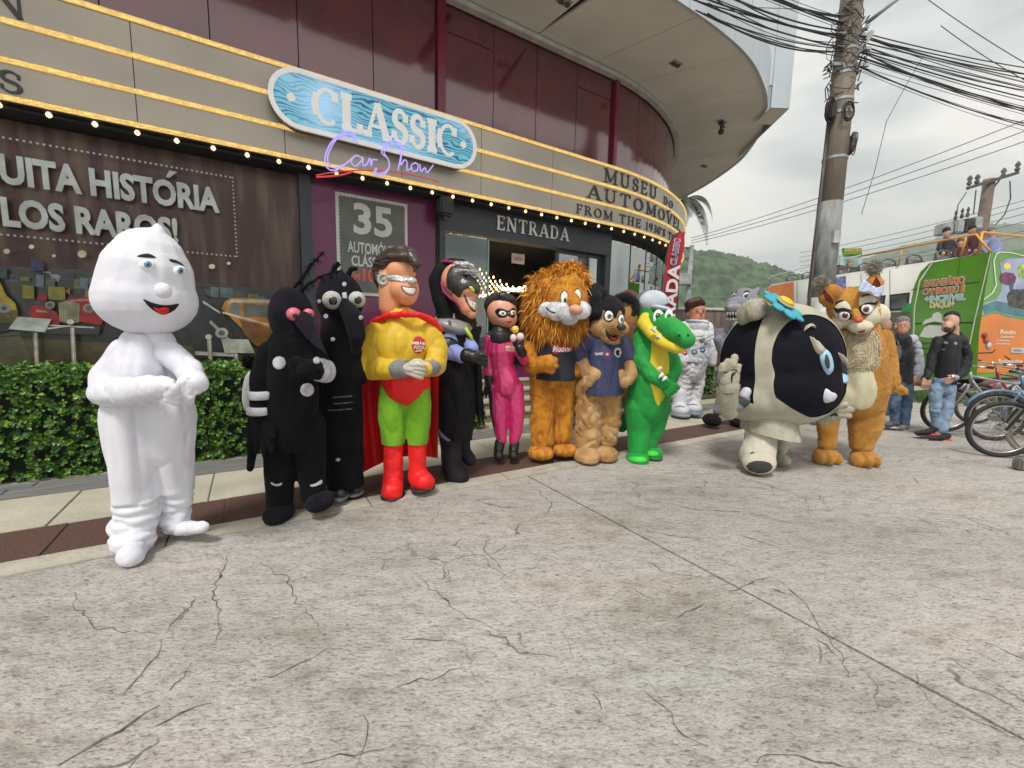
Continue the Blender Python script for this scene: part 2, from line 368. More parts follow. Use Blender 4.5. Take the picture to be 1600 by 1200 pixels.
# hairline cracks and open joints cut in the concrete (dark, irregular width)
M_crack = M('crack_dirt', (.16, .15, .135), 1, .3, 30, spec=.05)
def crack(px, w0=.007, seed=0, name='crack'):
    rnd = random.Random(seed); P = [loc_so(atz(*p)) for p in px]
    pts = []
    for a, b in zip(P, P[1:]):
        n = max(2, int((b - a).length / .035)); pr = Vector((-(b - a).y, (b - a).x, 0)).normalized()
        for i in range(n):
            u = i / n; q = a.lerp(b, u) + pr * (noise.noise(Vector((a.x * 3 + u * 9, seed * 3.1, 0))) * .028 + rnd.uniform(-.006, .006)); pts.append(q)
    pts.append(P[-1]); n = len(pts); V = []; Fc = []
    for i, p in enumerate(pts):
        t = pts[min(n - 1, i + 1)] - pts[max(0, i - 1)]; pr = Vector((-t.y, t.x, 0)).normalized()
        ww = w0 * rnd.uniform(.25, 1.25) * (.25 + math.sin(PI * min(1, max(0, (i + .5) / n)))) * (1 + 1.6 * (rnd.random() > .93))
        V += [(p.x + pr.x * ww / 2, p.y + pr.y * ww / 2, .0022 + .0003 * (seed % 5)), (p.x - pr.x * ww / 2, p.y - pr.y * ww / 2, .0022 + .0003 * (seed % 5))]
        if i: Fc.append((2 * i - 2, 2 * i - 1, 2 * i + 1, 2 * i))
    return mk(name, V, Fc, M_crack, plaza)
CR = [[(120,925),(118,948),(140,975),(190,990),(245,990)],[(250,1000),(242,1025),(215,1055),(193,1085)],[(362,855),(350,890),(332,930),(342,968),(345,985),(322,1015)],
      [(305,1035),(290,1060),(265,1080)],[(410,875),(425,893),(448,905),(462,935),(483,965),(497,985)],[(645,890),(668,915),(700,940),(730,965),(770,980),(797,988)],
      [(760,838),(758,860),(785,890)],[(880,985),(893,1010),(897,1030)],[(565,1120),(572,1145),(560,1180),(556,1200)],[(600,1085),(640,1065),(690,1055),(725,1035)],
      [(1215,905),(1240,925),(1270,960),(1283,985),(1305,1010),(1320,1030),(1325,1060)],[(1000,870),(1040,895),(1110,905),(1170,800),(1175,800)][:3],[(1040,785),(1090,797),(1165,800)],
      [(1165,799),(1210,812),(1240,818)],[(1005,1080),(1045,1115),(1065,1150),(1105,1168)],[(1180,1190),(1195,1175),(1245,1177),(1300,1190),(1340,1200)],[(1480,870),(1500,880)],
      [(1555,905),(1600,920)],[(1425,745),(1440,760)],[(1205,920),(1230,930)],[(630,1000),(680,1000),(715,1003)],[(470,1195),(530,1180),(600,1172)],[(410,1060),(440,1050),(470,1035),(520,1010)],
      [(985,920),(1010,935),(1030,935)],[(1050,970),(1080,955),(1100,945)],[(700,890),(690,905)],[(1140,925),(1165,912),(1200,903)],[(840,765),(862,788),(850,810)],[(1500,1115),(1560,1140),(1600,1160)],
      [(1150,835),(1180,845),(1222,858)],[(1010,830),(1100,845)],[(1540,1003),(1600,1030)],[(330,1100),(280,1115),(215,1150)],[(930,1085),(940,1110)],[(1275,1000),(1310,1028)]]
for i, c in enumerate(CR): crack(c, .0042 if c[0][1] > 850 else .006, i)
j = crack([(90, 1197), (250, 1103)], .008, 77, 'open_joint')

pav = empty('pavement', rz=ANG, kind='structure', label='banded stone pavement along the foot of the museum')
M_border = M('border_stone', (.47, .44, .37), .8, .3, 5, .5, 30, col2=(.36, .34, .28)); M_red = M('red_granite', (.125, .062, .048), .75, .35, 60, .3, 120, col2=(.075, .04, .033), detail=2)
M_beige = M('beige_stone', (.50, .465, .375), .8, .3, 2.2, .4, 25, col2=(.39, .37, .295)); M_grey = M('grey_slate', (.22, .215, .205), .75, .3, 5, .4, 30, col2=(.14, .14, .14), stretch=(.4, 5, 1))
M_joint = M('joint_dirt', (.10, .095, .08), 1, .2, 20)
m = MB(); m.box(-8, 3.22, -.06, 40, 7.4, -.008); m.out('bed', M_joint, pav)
def course(o0, o1, first, step, mat, z=0.0, s_end=11.5, s0=-8.0, jit=0.0):
    s = first - math.ceil((first - s0) / step) * step; rnd = random.Random(int(o0 * 100)); i = 0
    while s < s_end:
        m = MB(); m.bevbox(s + .004, o0 + .003, -.04, s + step - .004, o1 - .003, z + rnd.uniform(-.0015, .0015), .004)
        o = m.out('slab', mat, pav); s += step
course(3.222, 3.42, -.5, 1.25, M_border, .004, 22); course(3.42, 3.93, -1.1, .89, M_red, 0, 22); course(3.93, 4.68, -.33, .89, M_beige, 0, 22)
for k in range(3): course(4.68 + k * .145, 4.68 + (k + 1) * .145, -.8 + .13 * k, 1.05, M_grey, .004, 22)
course(5.12, 5.52, -.33, .89, M('mossy_beige', (.36, .36, .19), .85, .3, 3, .4, 25, col2=(.38, .36, .27)), 0, 22)
# ================================================================== MUSEUM BUILDING
bld = empty('museum_building', rz=ANG, label='curved museum building with maroon cladding, cream marquee band and wide beige overhang', cat='building')
ARC0, CEN = 6.0, 12.9
def W(t, off):
    """plan point of the facade curve at arc parameter t, distance off from the street axis; returns (s,o,phi)"""
    if t <= ARC0: return t, off, 0.0
    ph = (t - ARC0) / 6.3; r_ = CEN - off
    return ARC0 + r_ * math.sin(ph), CEN - r_ * math.cos(ph), ph
def trange(t0, t1, st=.25):
    if t1 <= ARC0: return [t0, t1]
    L_ = [t0] if t0 < ARC0 else []
    a = max(t0, ARC0); n = max(1, int(math.ceil((t1 - a) / st)))
    return L_ + [a + (t1 - a) * i / n for i in range(n + 1)]
def curved_box(t0, t1, off, depth, z0, z1, mat, name, parent=bld, **k):
    """piece of wall following the facade curve; front at off, thickness depth inward"""
    T = trange(t0, t1); n = len(T); V = []
    for t in T:
        a = W(t, off); b = W(t, off + depth)
        V += [(a[0], a[1], z0), (a[0], a[1], z1), (b[0], b[1], z1), (b[0], b[1], z0)]
    Fc = []
    for i in range(n - 1):
        A, B = 4 * i, 4 * i + 4
        Fc += [(A, B, B + 1, A + 1), (A + 1, B + 1, B + 2, A + 2), (A + 3, A + 2, B + 2, B + 3), (A, A + 3, B + 3, B)]
    Fc += [(0, 1, 2, 3), (4 * n - 4, 4 * n - 1, 4 * n - 2, 4 * n - 3)]
    return mk(name, V, Fc, mat, parent, **k)
M_maroon = M('maroon_panel', (.13, .012, .030), .13, .12, 1.5, .04, 6, spec=1, coat=1, metal=.12)
M_maroon2 = M('bright_maroon', (.19, .012, .045), .25, .1, 1.5, spec=.5)
M_purple = M('purple_panel', (.145, .016, .072), .24, .15, 1.0, spec=.45, coat=.3)
M_cream = M('cream_aluminium', (.43, .385, .32), .30, .06, .8, .05, 3, metal=.25, spec=.6)
M_dark = M('charcoal_frame', (.035, .042, .056), .45, .1, 3)
M_black = M('black_void', (.008, .008, .008), .7, .1)
M_soff = M('soffit_panel', (.74, .71, .64), .5, .06, .7, spec=.4)
M_fasc = M('fascia_panel', (.55, .60, .64), .3, .05, .5, metal=.35, spec=.6)
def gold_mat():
    m = M('gold_foil_glow', (.90, .62, .18), .20, .3, 26, 1.0, 34, metal=.9, col2=(.35, .19, .04), dist=.03, lo=.5, hi=.72)
    b = m.node_tree.nodes['Principled BSDF']; b.inputs['Emission Color'].default_value = (1, .68, .24, 1); b.inputs['Emission Strength'].default_value = .30  # added glow brightens the foil strips, which are no lamps
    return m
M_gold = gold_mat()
M_bulb = M('warm_bulb', (1, .72, .42), .4, 0, emit=.9)
# upper cladding: individual panels with recessed joints over a dark core
curved_box(-8, 21, 6.66, .25, 4.35, 6.42, M_black, 'wall_core')
PJ = [-7.9, -6.8, -5.7, -4.6, -3.5, -2.35, -1.2, -.23, .72, 1.68, 2.62]
for a, b in zip(PJ, PJ[1:]): curved_box(a + .006, b - .006, 6.60, .05, 4.5, 6.40, M_maroon, 'cladding_panel')
curved_box(2.63, 2.75, 6.52, .12, 4.5, 6.40, M_maroon2, 'bright_fin')
PJ2 = [2.76, 3.63, 4.49, 5.4, 6.32]
for a, b in zip(PJ2, PJ2[1:]):
    if a in (2.76, 5.4):
        curved_box(a + .006, b - .006, 6.60, .05, 4.5, 5.92, M_maroon, 'cladding_panel'); curved_box(a + .006, b - .006, 6.60, .05, 5.935, 6.40, M_maroon, 'access_panel')
    else: curved_box(a + .006, b - .006, 6.60, .05, 4.5, 6.40, M_maroon, 'cladding_panel')
curved_box(6.33, 6.42, 6.52, .12, 4.5, 6.40, M_maroon2, 'bright_fin')
t = 6.43
while t < 20: curved_box(t + .006, t + .76 - .006, 6.60, .05, 4.5, 6.40, M_maroon, 'cladding_panel'); t += .76
for t in (3.63, 5.4, .72, 4.49): 
    m = MB(); m.ball((W(t, 6.6)[0], 6.6, 4.75 if t < 1 else 5.6), .022, 8, 5); m.out('bolt', M_dark, bld)
curved_box(-8, 21, 6.45, .12, 6.30, 6.375, M('trim_grey', (.55, .54, .50), .4, .1), 'soffit_trim')
# marquee
curved_box(-8, 21, 6.24, .36, 3.44, 4.52, M_black, 'marquee_core')
MJ = [-8, -5.6, -2.9, -.9, .49, 1.95, 3.21, 4.6, 5.9, 7.1, 8.01, 9.3, 10.6, 12, 14, 17, 20]
for a, b in zip(MJ, MJ[1:]):
    for z0, z1 in ((3.50, 3.775), (3.835, 4.125), (4.185, 4.475)):
        curved_box(a + .004, b - .004, 6.20, .035, z0, z1, M_cream, 'marquee_panel')
def ribbon(z, name='gold_strip'):
    T = []; t = -8.0
    while t < 20: T.append(t); t += .045
    V = []; Fc = []
    prof = [(-.023, .0), (-.023, -.024), (.0, -.036), (.023, -.024), (.023, .0)]
    for i, t in enumerate(T):
        for dz, do in prof:
            j = .007 * noise.noise(Vector((t * 9, z * 5, dz * 30))); s, o, ph = W(t, 6.2 + do + j); V.append((s, o, z + dz + j * .6))
    for i in range(len(T) - 1):
        for k in range(4): Fc.append((i * 5 + k, i * 5 + 5 + k, i * 5 + 6 + k, i * 5 + 1 + k))
    return mk(name, V, Fc, M_gold, bld)
for z in (3.465, 3.80, 4.15, 4.505): ribbon(z)
curved_box(-8, 21, 6.30, .34, 3.40, 3.43, M_black, 'marquee_soffit')
t = -7.62
while t < 12.5:
    s, o, ph = W(t, 6.27); m = MB(); m.lathe([(.012, .03), (.024, .012), (.026, 0), (.016, -.016), (.003, -.024)], (s, o, 3.408), 10); m.out('bulb', M_bulb, bld, True); t += .335
def word(txt, t0, t1, z0, h, mat, off=6.2, thick=.014):
    ws = [GLYPH[c][0] if c != ' ' else .45 for c in txt]; tot = sum(ws); gap = 0
    k = (t1 - t0) / tot; wd = k / h * .84
    t = t0
    for c, w_ in zip(txt, ws):
        if c != ' ':
            mb, adv = glyph_mesh(c, h, wd, thick, heavy=.88)
            s, o, ph = W(t + w_ * k * .08, off)
            mb.out('letter', mat, bld, loc=(s, o, z0), rot=(0, 0, ph))
        t += w_ * k
M_letter = M('dark_bronze_letter', (.05, .045, .04), .45, .1)
word('MUSEU', 5.76, 7.42, 4.20, .25, M_letter); word('DO', 7.66, 8.25, 4.20, .165, M_letter)
word('AUTOMOVEL', 5.35, 8.95, 3.85, .24, M_letter); m = MB(); m.bar((W(7.9,6.165)[0], W(7.9,6.165)[1], 4.10), (W(8.0,6.165)[0], W(8.0,6.165)[1], 4.125), .03); m.out('letter', M_letter, bld)
word("FROM THE 1930'S TO", 5.13, 8.5, 3.535, .165, M_letter); 
word('UR', 8.75, 9.2, 3.535, .165, M_letter)
word('HEN', -2.55, -1.62, 4.20, .27, M_letter); word('CARS', -2.78, -1.70, 3.515, .2, M_letter)
M_silver = M('silver_letter', (.62, .61, .58), .35, .08, metal=.3)
# ground floor: window bay with printed film, maroon/purple pier, entrance
curved_box(.66, .80, 6.52, .2, 0, 3.40, M_dark, 'mullion')
curved_box(.80, 2.62, 6.60, .3, 0, 3.40, M_purple, 'pier_panel')
curved_box(2.62, 2.655, 6.57, .3, 0, 3.40, M_black, 'pier_edge')
curved_box(2.66, 6.43, 6.55, .25, 2.97, 3.40, M_dark, 'entrance_header')
curved_box(2.66, 2.76, 6.55, .25, .72, 2.965, M_dark, 'door_jamb'); curved_box(6.28, 6.43, 6.55, .25, .72, 2.965, M_dark, 'door_jamb')
curved_box(2.63, 11, 6.53, .4, .545, .715, M_purple, 'door_sill')
# letters ENTRADA
ws = [GLYPH[c][0] for c in 'ENTRADA']; k = (5.30 - 3.68) / sum(ws); t = 3.68
for c, w_ in zip('ENTRADA', ws):
    mb, adv = glyph_mesh(c, .235, k / .235 * .9, .03); mb.out('letter', M_silver, bld, loc=(t, 6.548, 3.105)); t += w_ * k
# door leaves and glass
M_glass = glass_mat('clear_glass', (.80, .86, .85), .10); M_glass2 = glass_mat('mirror_glass', (.32, .36, .37), .42)
curved_box(2.765, 3.56, 6.62, .012, .72, 2.95, M_glass, 'glass_pane'); curved_box(3.57, 3.60, 6.615, .02, .72, 2.95, M('green_glass_edge', (.25, .34, .33), .2, 0), 'glass_edge')
curved_box(5.16, 6.20, 6.68, .012, .80, 2.90, M_glass2, 'glass_pane')
for a, b, z0, z1 in ((5.08, 5.155, .72, 2.95), (6.20, 6.275, .72, 2.95), (5.16, 6.20, 2.90, 2.95), (5.16, 6.20, .72, .80)): curved_box(a, b, 6.66, .05, z0, z1, M_dark, 'door_frame')
t = 6.44
while t < 13:
    curved_box(t + .012, t + .70 - .012, 6.60, .012, .74, 3.36, M_glass2, 'glass_pane'); curved_box(t + .69, t + .712, 6.59, .035, .74, 3.38, M_dark, 'mullion'); t += .70
# interior room
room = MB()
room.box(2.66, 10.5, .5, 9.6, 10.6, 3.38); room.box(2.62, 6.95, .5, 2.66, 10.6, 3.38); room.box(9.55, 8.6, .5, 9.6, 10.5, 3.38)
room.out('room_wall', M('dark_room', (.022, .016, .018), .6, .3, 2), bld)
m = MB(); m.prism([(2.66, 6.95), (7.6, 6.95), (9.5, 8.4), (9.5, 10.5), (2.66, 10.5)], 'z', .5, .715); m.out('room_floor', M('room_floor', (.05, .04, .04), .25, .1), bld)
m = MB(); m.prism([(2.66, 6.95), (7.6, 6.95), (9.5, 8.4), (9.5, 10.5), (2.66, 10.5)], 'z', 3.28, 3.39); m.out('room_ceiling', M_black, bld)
pend = MB(); rnd = random.Random(3); cord = MB()
for i in range(22):
    for jx in range(15):
        s = 3.0 + i * .155; o = 7.6 + jx * .2; z = 2.62 + .16 * math.sin(i * .33 + .6) - .05 * math.cos(jx * .6) - .012 * i
        pend.ball((s, o, z), (.018, .018, .028), 6, 4); cord.bar((s, o, z + .03), (s, o, 3.28), .003)
pend.out('pendant_lamps', M('pendant_lamp', (1, .75, .45), .4, 0, emit=3), bld, kind='stuff')
m = MB(); m.box(3.2, 7.55, 2.18, 5.0, 7.58, 2.205); m.out('gold_rail', M('rail_gold', (.6, .45, .2), .3, 0, metal=1, emit=.05), bld)
m = MB(); m.box(4.14, 6.75, 2.62, 4.42, 6.76, 2.80); sg = m.out('exit_sign', M('sign_cream', (.5, .42, .34), .5, .1), bld)
flat_text('lettering', 'SAIDA', M('sign_red', (.4, .05, .04), .5, 0), sg, (4.28, 6.748, 2.71), (1, 0, 0), (0, 0, 1), .2, .07, .02)
m = MB(); m.box(3.0, 7.4, 1.42, 3.7, 7.9, 1.52); m.out('reception_desk', M('desk_red', (.35, .01, .02), .4, .1), bld)
for s in (4.35, 4.9, 5.0):
    m = MB(); m.lathe([(.13, 0), (.13, .02), (.025, .03), (.025, .9), (.045, .95), (.04, 1.0), (.0, 1.02)], (s, 7.1, .715), 14); m.out('rope_post', M('brass', (.6, .5, .3), .2, 0, metal=1), bld, True)
# wall behind the street glass
curved_box(-8, .66, 6.66, .3, 0, 3.40, M_black, 'wall_core')
# ---- soffit and fascia
OUTL = [(-9, 4.72), (5.5, 4.72), (6.33, 4.72), (7.0, 4.75), (7.63, 4.81), (8.25, 4.93), (8.83, 5.11), (9.4, 5.32), (9.95, 5.60), (10.40, 5.88), (10.97, 6.3), (11.5, 6.75), (12.2, 7.5), (12.89, 8.6), (13.5, 9.9), (14.0, 11.6), (14.1, 14)]
def outer(u):
    u *= len(OUTL) - 1; i = min(int(u), len(OUTL) - 2); f = u - i; a, b = OUTL[i], OUTL[i + 1]
    p0 = OUTL[max(0, i - 1)]; p3 = OUTL[min(len(OUTL) - 1, i + 2)]
    if i == 0 or f == 0: return (a[0] + (b[0] - a[0]) * f, a[1] + (b[1] - a[1]) * f)
    def cr(k): return .5 * (2 * a[k] + (b[k] - p0[k]) * f + (2 * p0[k] - 5 * a[k] + 4 * b[k] - p3[k]) * f * f + (3 * a[k] - p0[k] - 3 * b[k] + p3[k]) * f ** 3)
    if i == 1: return (a[0] + (b[0] - a[0]) * f, a[1] + (b[1] - a[1]) * f)
    return cr(0), cr(1)
ZS = 6.40
# soffit panels: quads between the wall curve and the outer curve, joint gaps 8 mm
cuts = [(-8.9, -8.9), (-6.4, -6.4), (-3.9, -3.9), (-1.4, -1.4), (.9, .9), (2.9, 3.0)]
def soff_panel(inner, outer_, name='soffit_panel'):
    V = [(p[0], p[1], ZS) for p in inner + outer_[::-1]]; n = len(V)
    V += [(v[0], v[1], ZS + .04) for v in V]
    Fc = [tuple(range(n)), tuple(range(n, 2 * n))[::-1]] + [(i, (i + 1) % n, n + (i + 1) % n, n + i)[::-1] for i in range(n)]
    mk(name, V, Fc, M_soff, bld)
for (a, _), (b, _) in zip(cuts, cuts[1:]): soff_panel([(a + .008, 6.6), (b - .008, 6.6)], [(a + .008, 4.74), (b - .008, 4.74)])
inn = [3.0, 4.4, 5.7, 6.8, 8.0, 9.2, 10.4, 11.6, 13.2, 15.0, 17.0]
us = [None, 4.6, 6.15]
oparam = []
def u_at_s(s):
    lo, hi = 0, 1
    for _ in range(40):
        mid = (lo + hi) / 2
        if outer(mid)[0] < s: lo = mid
        else: hi = mid
    return lo
so_out = [3.0, 4.7, 6.3, 7.8, 9.1, 10.0, 10.7, 11.45, 12.4, 13.2, 13.9]
uo = [u_at_s(s) for s in so_out]
for k in range(len(inn) - 1):
    a, b = inn[k] + .008, inn[k + 1] - .008; n = 6
    I = [W(a + (b - a) * i / n, 6.6)[:2] for i in range(n + 1)]; O = [outer(uo[k] + .0004 + (uo[k + 1] - uo[k] - .0008) * i / n) for i in range(n + 1)]
    O = [(p[0] + .02 * 0, p[1] + .0) for p in O]
    soff_panel(I, O)
V = []; P = [outer(i / 60) for i in range(61)]
core = [(p[0], p[1], ZS + .045) for p in P] + [(10, 16, ZS + .045), (-9, 16, ZS + .045)]
mk('roof_deck', core + [(q[0], q[1], ZS + .3) for q in core], [tuple(range(len(core))), tuple(range(len(core), 2 * len(core)))[::-1]], M_black, bld)
def fascia(u0, u1, z0, z1, n=8):
    V = []; Fc = []
    for i in range(n + 1):
        p = outer(u0 + (u1 - u0) * i / n); q = outer(min(1, u0 + (u1 - u0) * i / n + .001)); tx, ty = q[0] - p[0], q[1] - p[1]; l = math.hypot(tx, ty) or 1; nx, ny = ty / l, -tx / l
        V += [(p[0] + nx * .03, p[1] + ny * .03, z0), (p[0] + nx * .03, p[1] + ny * .03, z1), (p[0] - nx * .02, p[1] - ny * .02, z1), (p[0] - nx * .02, p[1] - ny * .02, z0)]
    for i in range(n):
        A, B = 4 * i, 4 * i + 4; Fc += [(A, B, B + 1, A + 1), (A + 1, B + 1, B + 2, A + 2), (A + 3, A + 2, B + 2, B + 3), (A, A + 3, B + 3, B)]
    Fc += [(0, 1, 2, 3), (4 * n, 4 * n + 3, 4 * n + 2, 4 * n + 1)]
    mk('fascia_panel', V, Fc, M_fasc, bld, smooth=False)
fu = [u_at_s(s) for s in (-8.9, -6.4, -3.9, -1.4, .9, 3, 4.7, 6.0, 7.3, 8.4, 9.3, 9.98)]
for a, b in zip(fu, fu[1:]): fascia(a + .0004, b - .0004, ZS - .03, 7.16)
for z in (6.78,): pass
fu2 = [u_at_s(s) for s in (10.42, 11.4, 12.4, 13.2, 13.9)]
for a, b in zip(fu2, fu2[1:]): fascia(a + .0004, b - .0004, ZS - .02, ZS + .12)
# upper corner volume behind the fascia: aluminium panels facing the road
A_ = loc_so(Vector((5.885, 9.8, 0))); dirp = loc_so(Vector((-1, -.02, 0))).normalized(); dep = loc_so(Vector((.10, 1, 0))).normalized()
xs = [0, .42, 1.0, 1.7, 2.5, 3.3, 4.2]
for a, b in zip(xs, xs[1:]):
    for z0, z1 in ((6.30, 8.25), (8.26, 10.2), (10.21, 12)):
        if z1 < 8.3 and a > .3: z0 = 6.75
        p = A_ + dirp * (a + .005); q = A_ + dirp * (b - .005)
        m = MB(); m.add([(p.x, p.y, z0), (q.x, q.y, z0), (q.x, q.y, z1 - .008), (p.x, p.y, z1 - .008)] + [((c + dep * .05).x, (c + dep * .05).y, zz) for c, zz in ((p, z0), (q, z0), (q, z1 - .008), (p, z1 - .008))],
              [(0, 1, 2, 3), (4, 7, 6, 5), (0, 4, 5, 1), (1, 5, 6, 2), (2, 6, 7, 3), (3, 7, 4, 0)]); m.out('corner_panel', M_fasc, bld)
p0, p1 = A_ + dep * .05, A_ + dep * 2.6
m = MB(); m.add([(p0.x, p0.y, 6.30), (p1.x, p1.y, 6.30), (p1.x, p1.y, 12), (p0.x, p0.y, 12)], [(0, 1, 2, 3)]); m.out('corner_side', M_fasc, bld)
q0 = A_ + dirp * .42 + dep * .05; q1 = A_ + dirp * .42 + dep * .75; r1 = A_ + dep * .75
m = MB(); m.add([(p0.x, p0.y, 6.31), (q0.x, q0.y, 6.31), (q1.x, q1.y, 6.31), (r1.x, r1.y, 6.31)], [(0, 1, 2, 3)]); m.out('corner_soffit', M_soff, bld)
# spotlights recessed in the soffit
def spotlight(px, py):
    d = ray(px, py); P = loc_so(CAMP + d * ((ZS - CAM_H) / d.z)); m = MB()
    m.box(P.x - .12, P.y - .07, ZS - .012, P.x + .12, P.y + .07, ZS + .02); o = m.out('spotlight', M('spot_frame', (.35, .33, .29), .5, .1), bld)
    for dx in (-.06, .06):
        m = MB(); m.lathe([(.045, -.03), (.04, -.012), (.01, -.004)], (P.x + dx, P.y, ZS - .008), 12); m.out('lamp', M('spot_lamp', (.08, .08, .08), .3, .1), o)
for q in ((882, 2), (1056, 99), (1100, 259), (1128, 190)): spotlight(*q)
P = atz(1128, 188, ZS); P = loc_so(P); m = MB(); m.bar((P.x, P.y, ZS), (P.x, P.y, ZS - .22), .05); m.ball((P.x, P.y, ZS - .25), .07, 8, 6); m.bar((P.x - .12, P.y, ZS - .1), (P.x + .12, P.y, ZS - .12), .03); m.out('ceiling_camera', M_dark, bld)
# wall loudspeaker
spk = empty('wall_speaker', rz=0, label='black box loudspeaker on the wall above the left end of the entrance', cat='speaker'); spk.parent = None
Pk = DS * 2.66 + DN * 6.33; spk.location = (Pk.x, Pk.y, 3.12); spk.rotation_euler = (0, 0, ANG)
m = MB(); m.bevbox(-.11, -.10, 0, .11, .1, .27, .03); m.out('cabinet', M('speaker_black', (.03, .035, .033), .6, .1), spk); m = MB(); m.box(-.085, -.106, .03, .085, -.1005, .24); m.out('grille', M('speaker_grille', (.05, .055, .05), .9, .3, 90, .4, 200), spk)
m = MB(); m.bar((0, .1, -.02), (0, .24, .05), .05); m.bar((-.03, 0, -.03), (.03, .0, -.03), .06); m.out('bracket', M_dark, spk)

# ---- entrance steps
steps = empty('entrance_steps', rz=ANG, label='low stone steps up to the museum entrance', cat='steps')
M_step = M('step_stone', (.47, .42, .33), .8, .25, 3, .4, 30, col2=(.38, .35, .28)); M_riser = M('riser_stone', (.27, .235, .165), .85, .25, 4, .3, 30)
for i, (o0, z) in enumerate(((5.52, .135), (5.82, .265), (6.10, .395), (6.34, .535))):
    s = 1.9 + .4 * i
    while s < 8.0:
        m = MB(); m.bevbox(s + .003, o0 - .02, z - .035, s + .89, 6.6 if i == 3 else o0 + .33, z, .004); m.out('tread', M_step, steps); s += .893
    m = MB(); m.box(1.9, o0, 0, 8.3, 6.6, z - .037); m.out('riser', M_riser, steps)

# ---- printed window film
film = empty('printed_window', rz=ANG, label='large printed window film with old cars and white slogan inside a dotted frame', cat='poster')
def film_mat():
    m = bpy.data.materials.new('film_print'); m.use_nodes = True; t = m.node_tree; b = t.nodes['Principled BSDF']; L = t.links.new
    co = t.nodes.new('ShaderNodeTexCoord'); mp_ = t.nodes.new('ShaderNodeMapping'); mp_.inputs['Scale'].default_value = (5.0, 1, .55); L(co.outputs['Object'], mp_.inputs[0])
    n = t.nodes.new('ShaderNodeTexNoise'); n.inputs['Scale'].default_value = 1.6; n.inputs['Detail'].default_value = 7; L(mp_.outputs[0], n.inputs[0])
    r_ = t.nodes.new('ShaderNodeValToRGB'); e = r_.color_ramp.elements; e[0].position = .3; e[0].color = (.085, .030, .026, 1); e[1].position = .70; e[1].color = (.26, .175, .12, 1); q = e.new(.5); q.color = (.135, .062, .050, 1)
    L(n.outputs[0], r_.inputs[0]); L(r_.outputs[0], b.inputs['Base Color']); b.inputs['Roughness'].default_value = .35; return m
m = MB(); m.add([(-8, 6.62, .1), (.66, 6.62, .1), (.66, 6.62, 3.40), (-8, 6.62, 3.40)], [(0, 1, 2, 3)]); m.out('film', film_mat(), film)
Yf = [6.614]
def PR(pts, col, name='print', rough=.35, px=True):
    """flat printed shape of the film; pts are photo pixels"""
    Yf[0] -= .0008
    Q = [at_off(x, y, 6.614) for x, y in pts]
    key = 'ink_%d_%d_%d' % tuple(int(c * 255) for c in col)
    return mk(name, [(q.x, Yf[0], q.z) for q in Q], [tuple(range(len(Q)))], M(key, col, rough, .18, 9, coat=.35), film)
def ell(cx, cy, rx, ry, n=18, a0=0, a1=360): return [(cx + rx * math.cos(R(a0 + (a1 - a0) * i / n)), cy - ry * math.sin(R(a0 + (a1 - a0) * i / n))) for i in range(n if a1 - a0 == 360 else n + 1)]
PR([(-260, 385), (0, 416), (150, 422), (300, 440), (420, 452), (464, 462), (464, 590), (-260, 640)], (.085, .09, .075))           # showroom hall
PR([(-260, 520), (0, 525), (150, 535), (300, 540), (464, 545), (464, 590), (-260, 640)], (.25, .20, .09))                      # floor
PR([(-150, 560), (30, 515), (55, 580), (-100, 640)], (.33, .30, .16))
rnd = random.Random(8)
for i in range(60):                                                                                                              # far cars, panels, lights in the hall
    x = rnd.uniform(-60, 460); y0 = 418 + max(0, x) * .085 + rnd.uniform(0, 12); w_ = rnd.uniform(7, 26); h_ = rnd.uniform(5, 20)
    c = rnd.choice([(.12, .16, .18), (.28, .31, .30), (.07, .09, .11), (.30, .27, .06), (.05, .1, .12), (.16, .17, .14), (.45, .47, .45), (.03, .03, .03)])
    PR([(x, y0), (x + w_, y0 + w_ * .08), (x + w_, y0 + h_ + w_ * .08), (x, y0 + h_)], c)
for x0, x1, y0 in ((38, 56, 446), (78, 104, 448), (135, 150, 452), (-60, -20, 440)): PR([(x0, y0), (x1, y0 + 1), (x1 + 1, y0 + 22), (x0, y0 + 20)], (.38, .34, .02))
PR([(52, 407), (72, 409), (72, 424), (52, 424)], (.06, .05, .2)); PR([(58, 436), (69, 437), (69, 444), (58, 443)], (.5, .02, .03))
PR([(104, 455), (112, 450), (112, 462)], (.5, .15, .02))
for x in (60, 128, 142, 330, 344, 352): PR([(x, 425 + x * .07), (x + 12, 427 + x * .07), (x + 12, 446 + x * .06), (x, 444 + x * .06)], (.25, .32, .36))
# yellow car at the left edge
PR([(-60, 470), (-20, 440), (-5, 430), (4, 440), (14, 462), (28, 474), (32, 490), (31, 500), (20, 506), (-60, 512)], (.75, .56, .02)); PR([(-60, 480), (32, 485), (31, 500), (20, 506), (-60, 512)], (.26, .19, .02)); PR(ell(11, 482, 11, 7), (.45, .47, .48)); PR(ell(11, 482, 4, 3), (.06, .07, .1)); PR([(-60, 506), (28, 504), (24, 516), (-60, 530)], (.05, .05, .05)); PR(ell(16, 495, 5, 3), (.3, .26, .15))
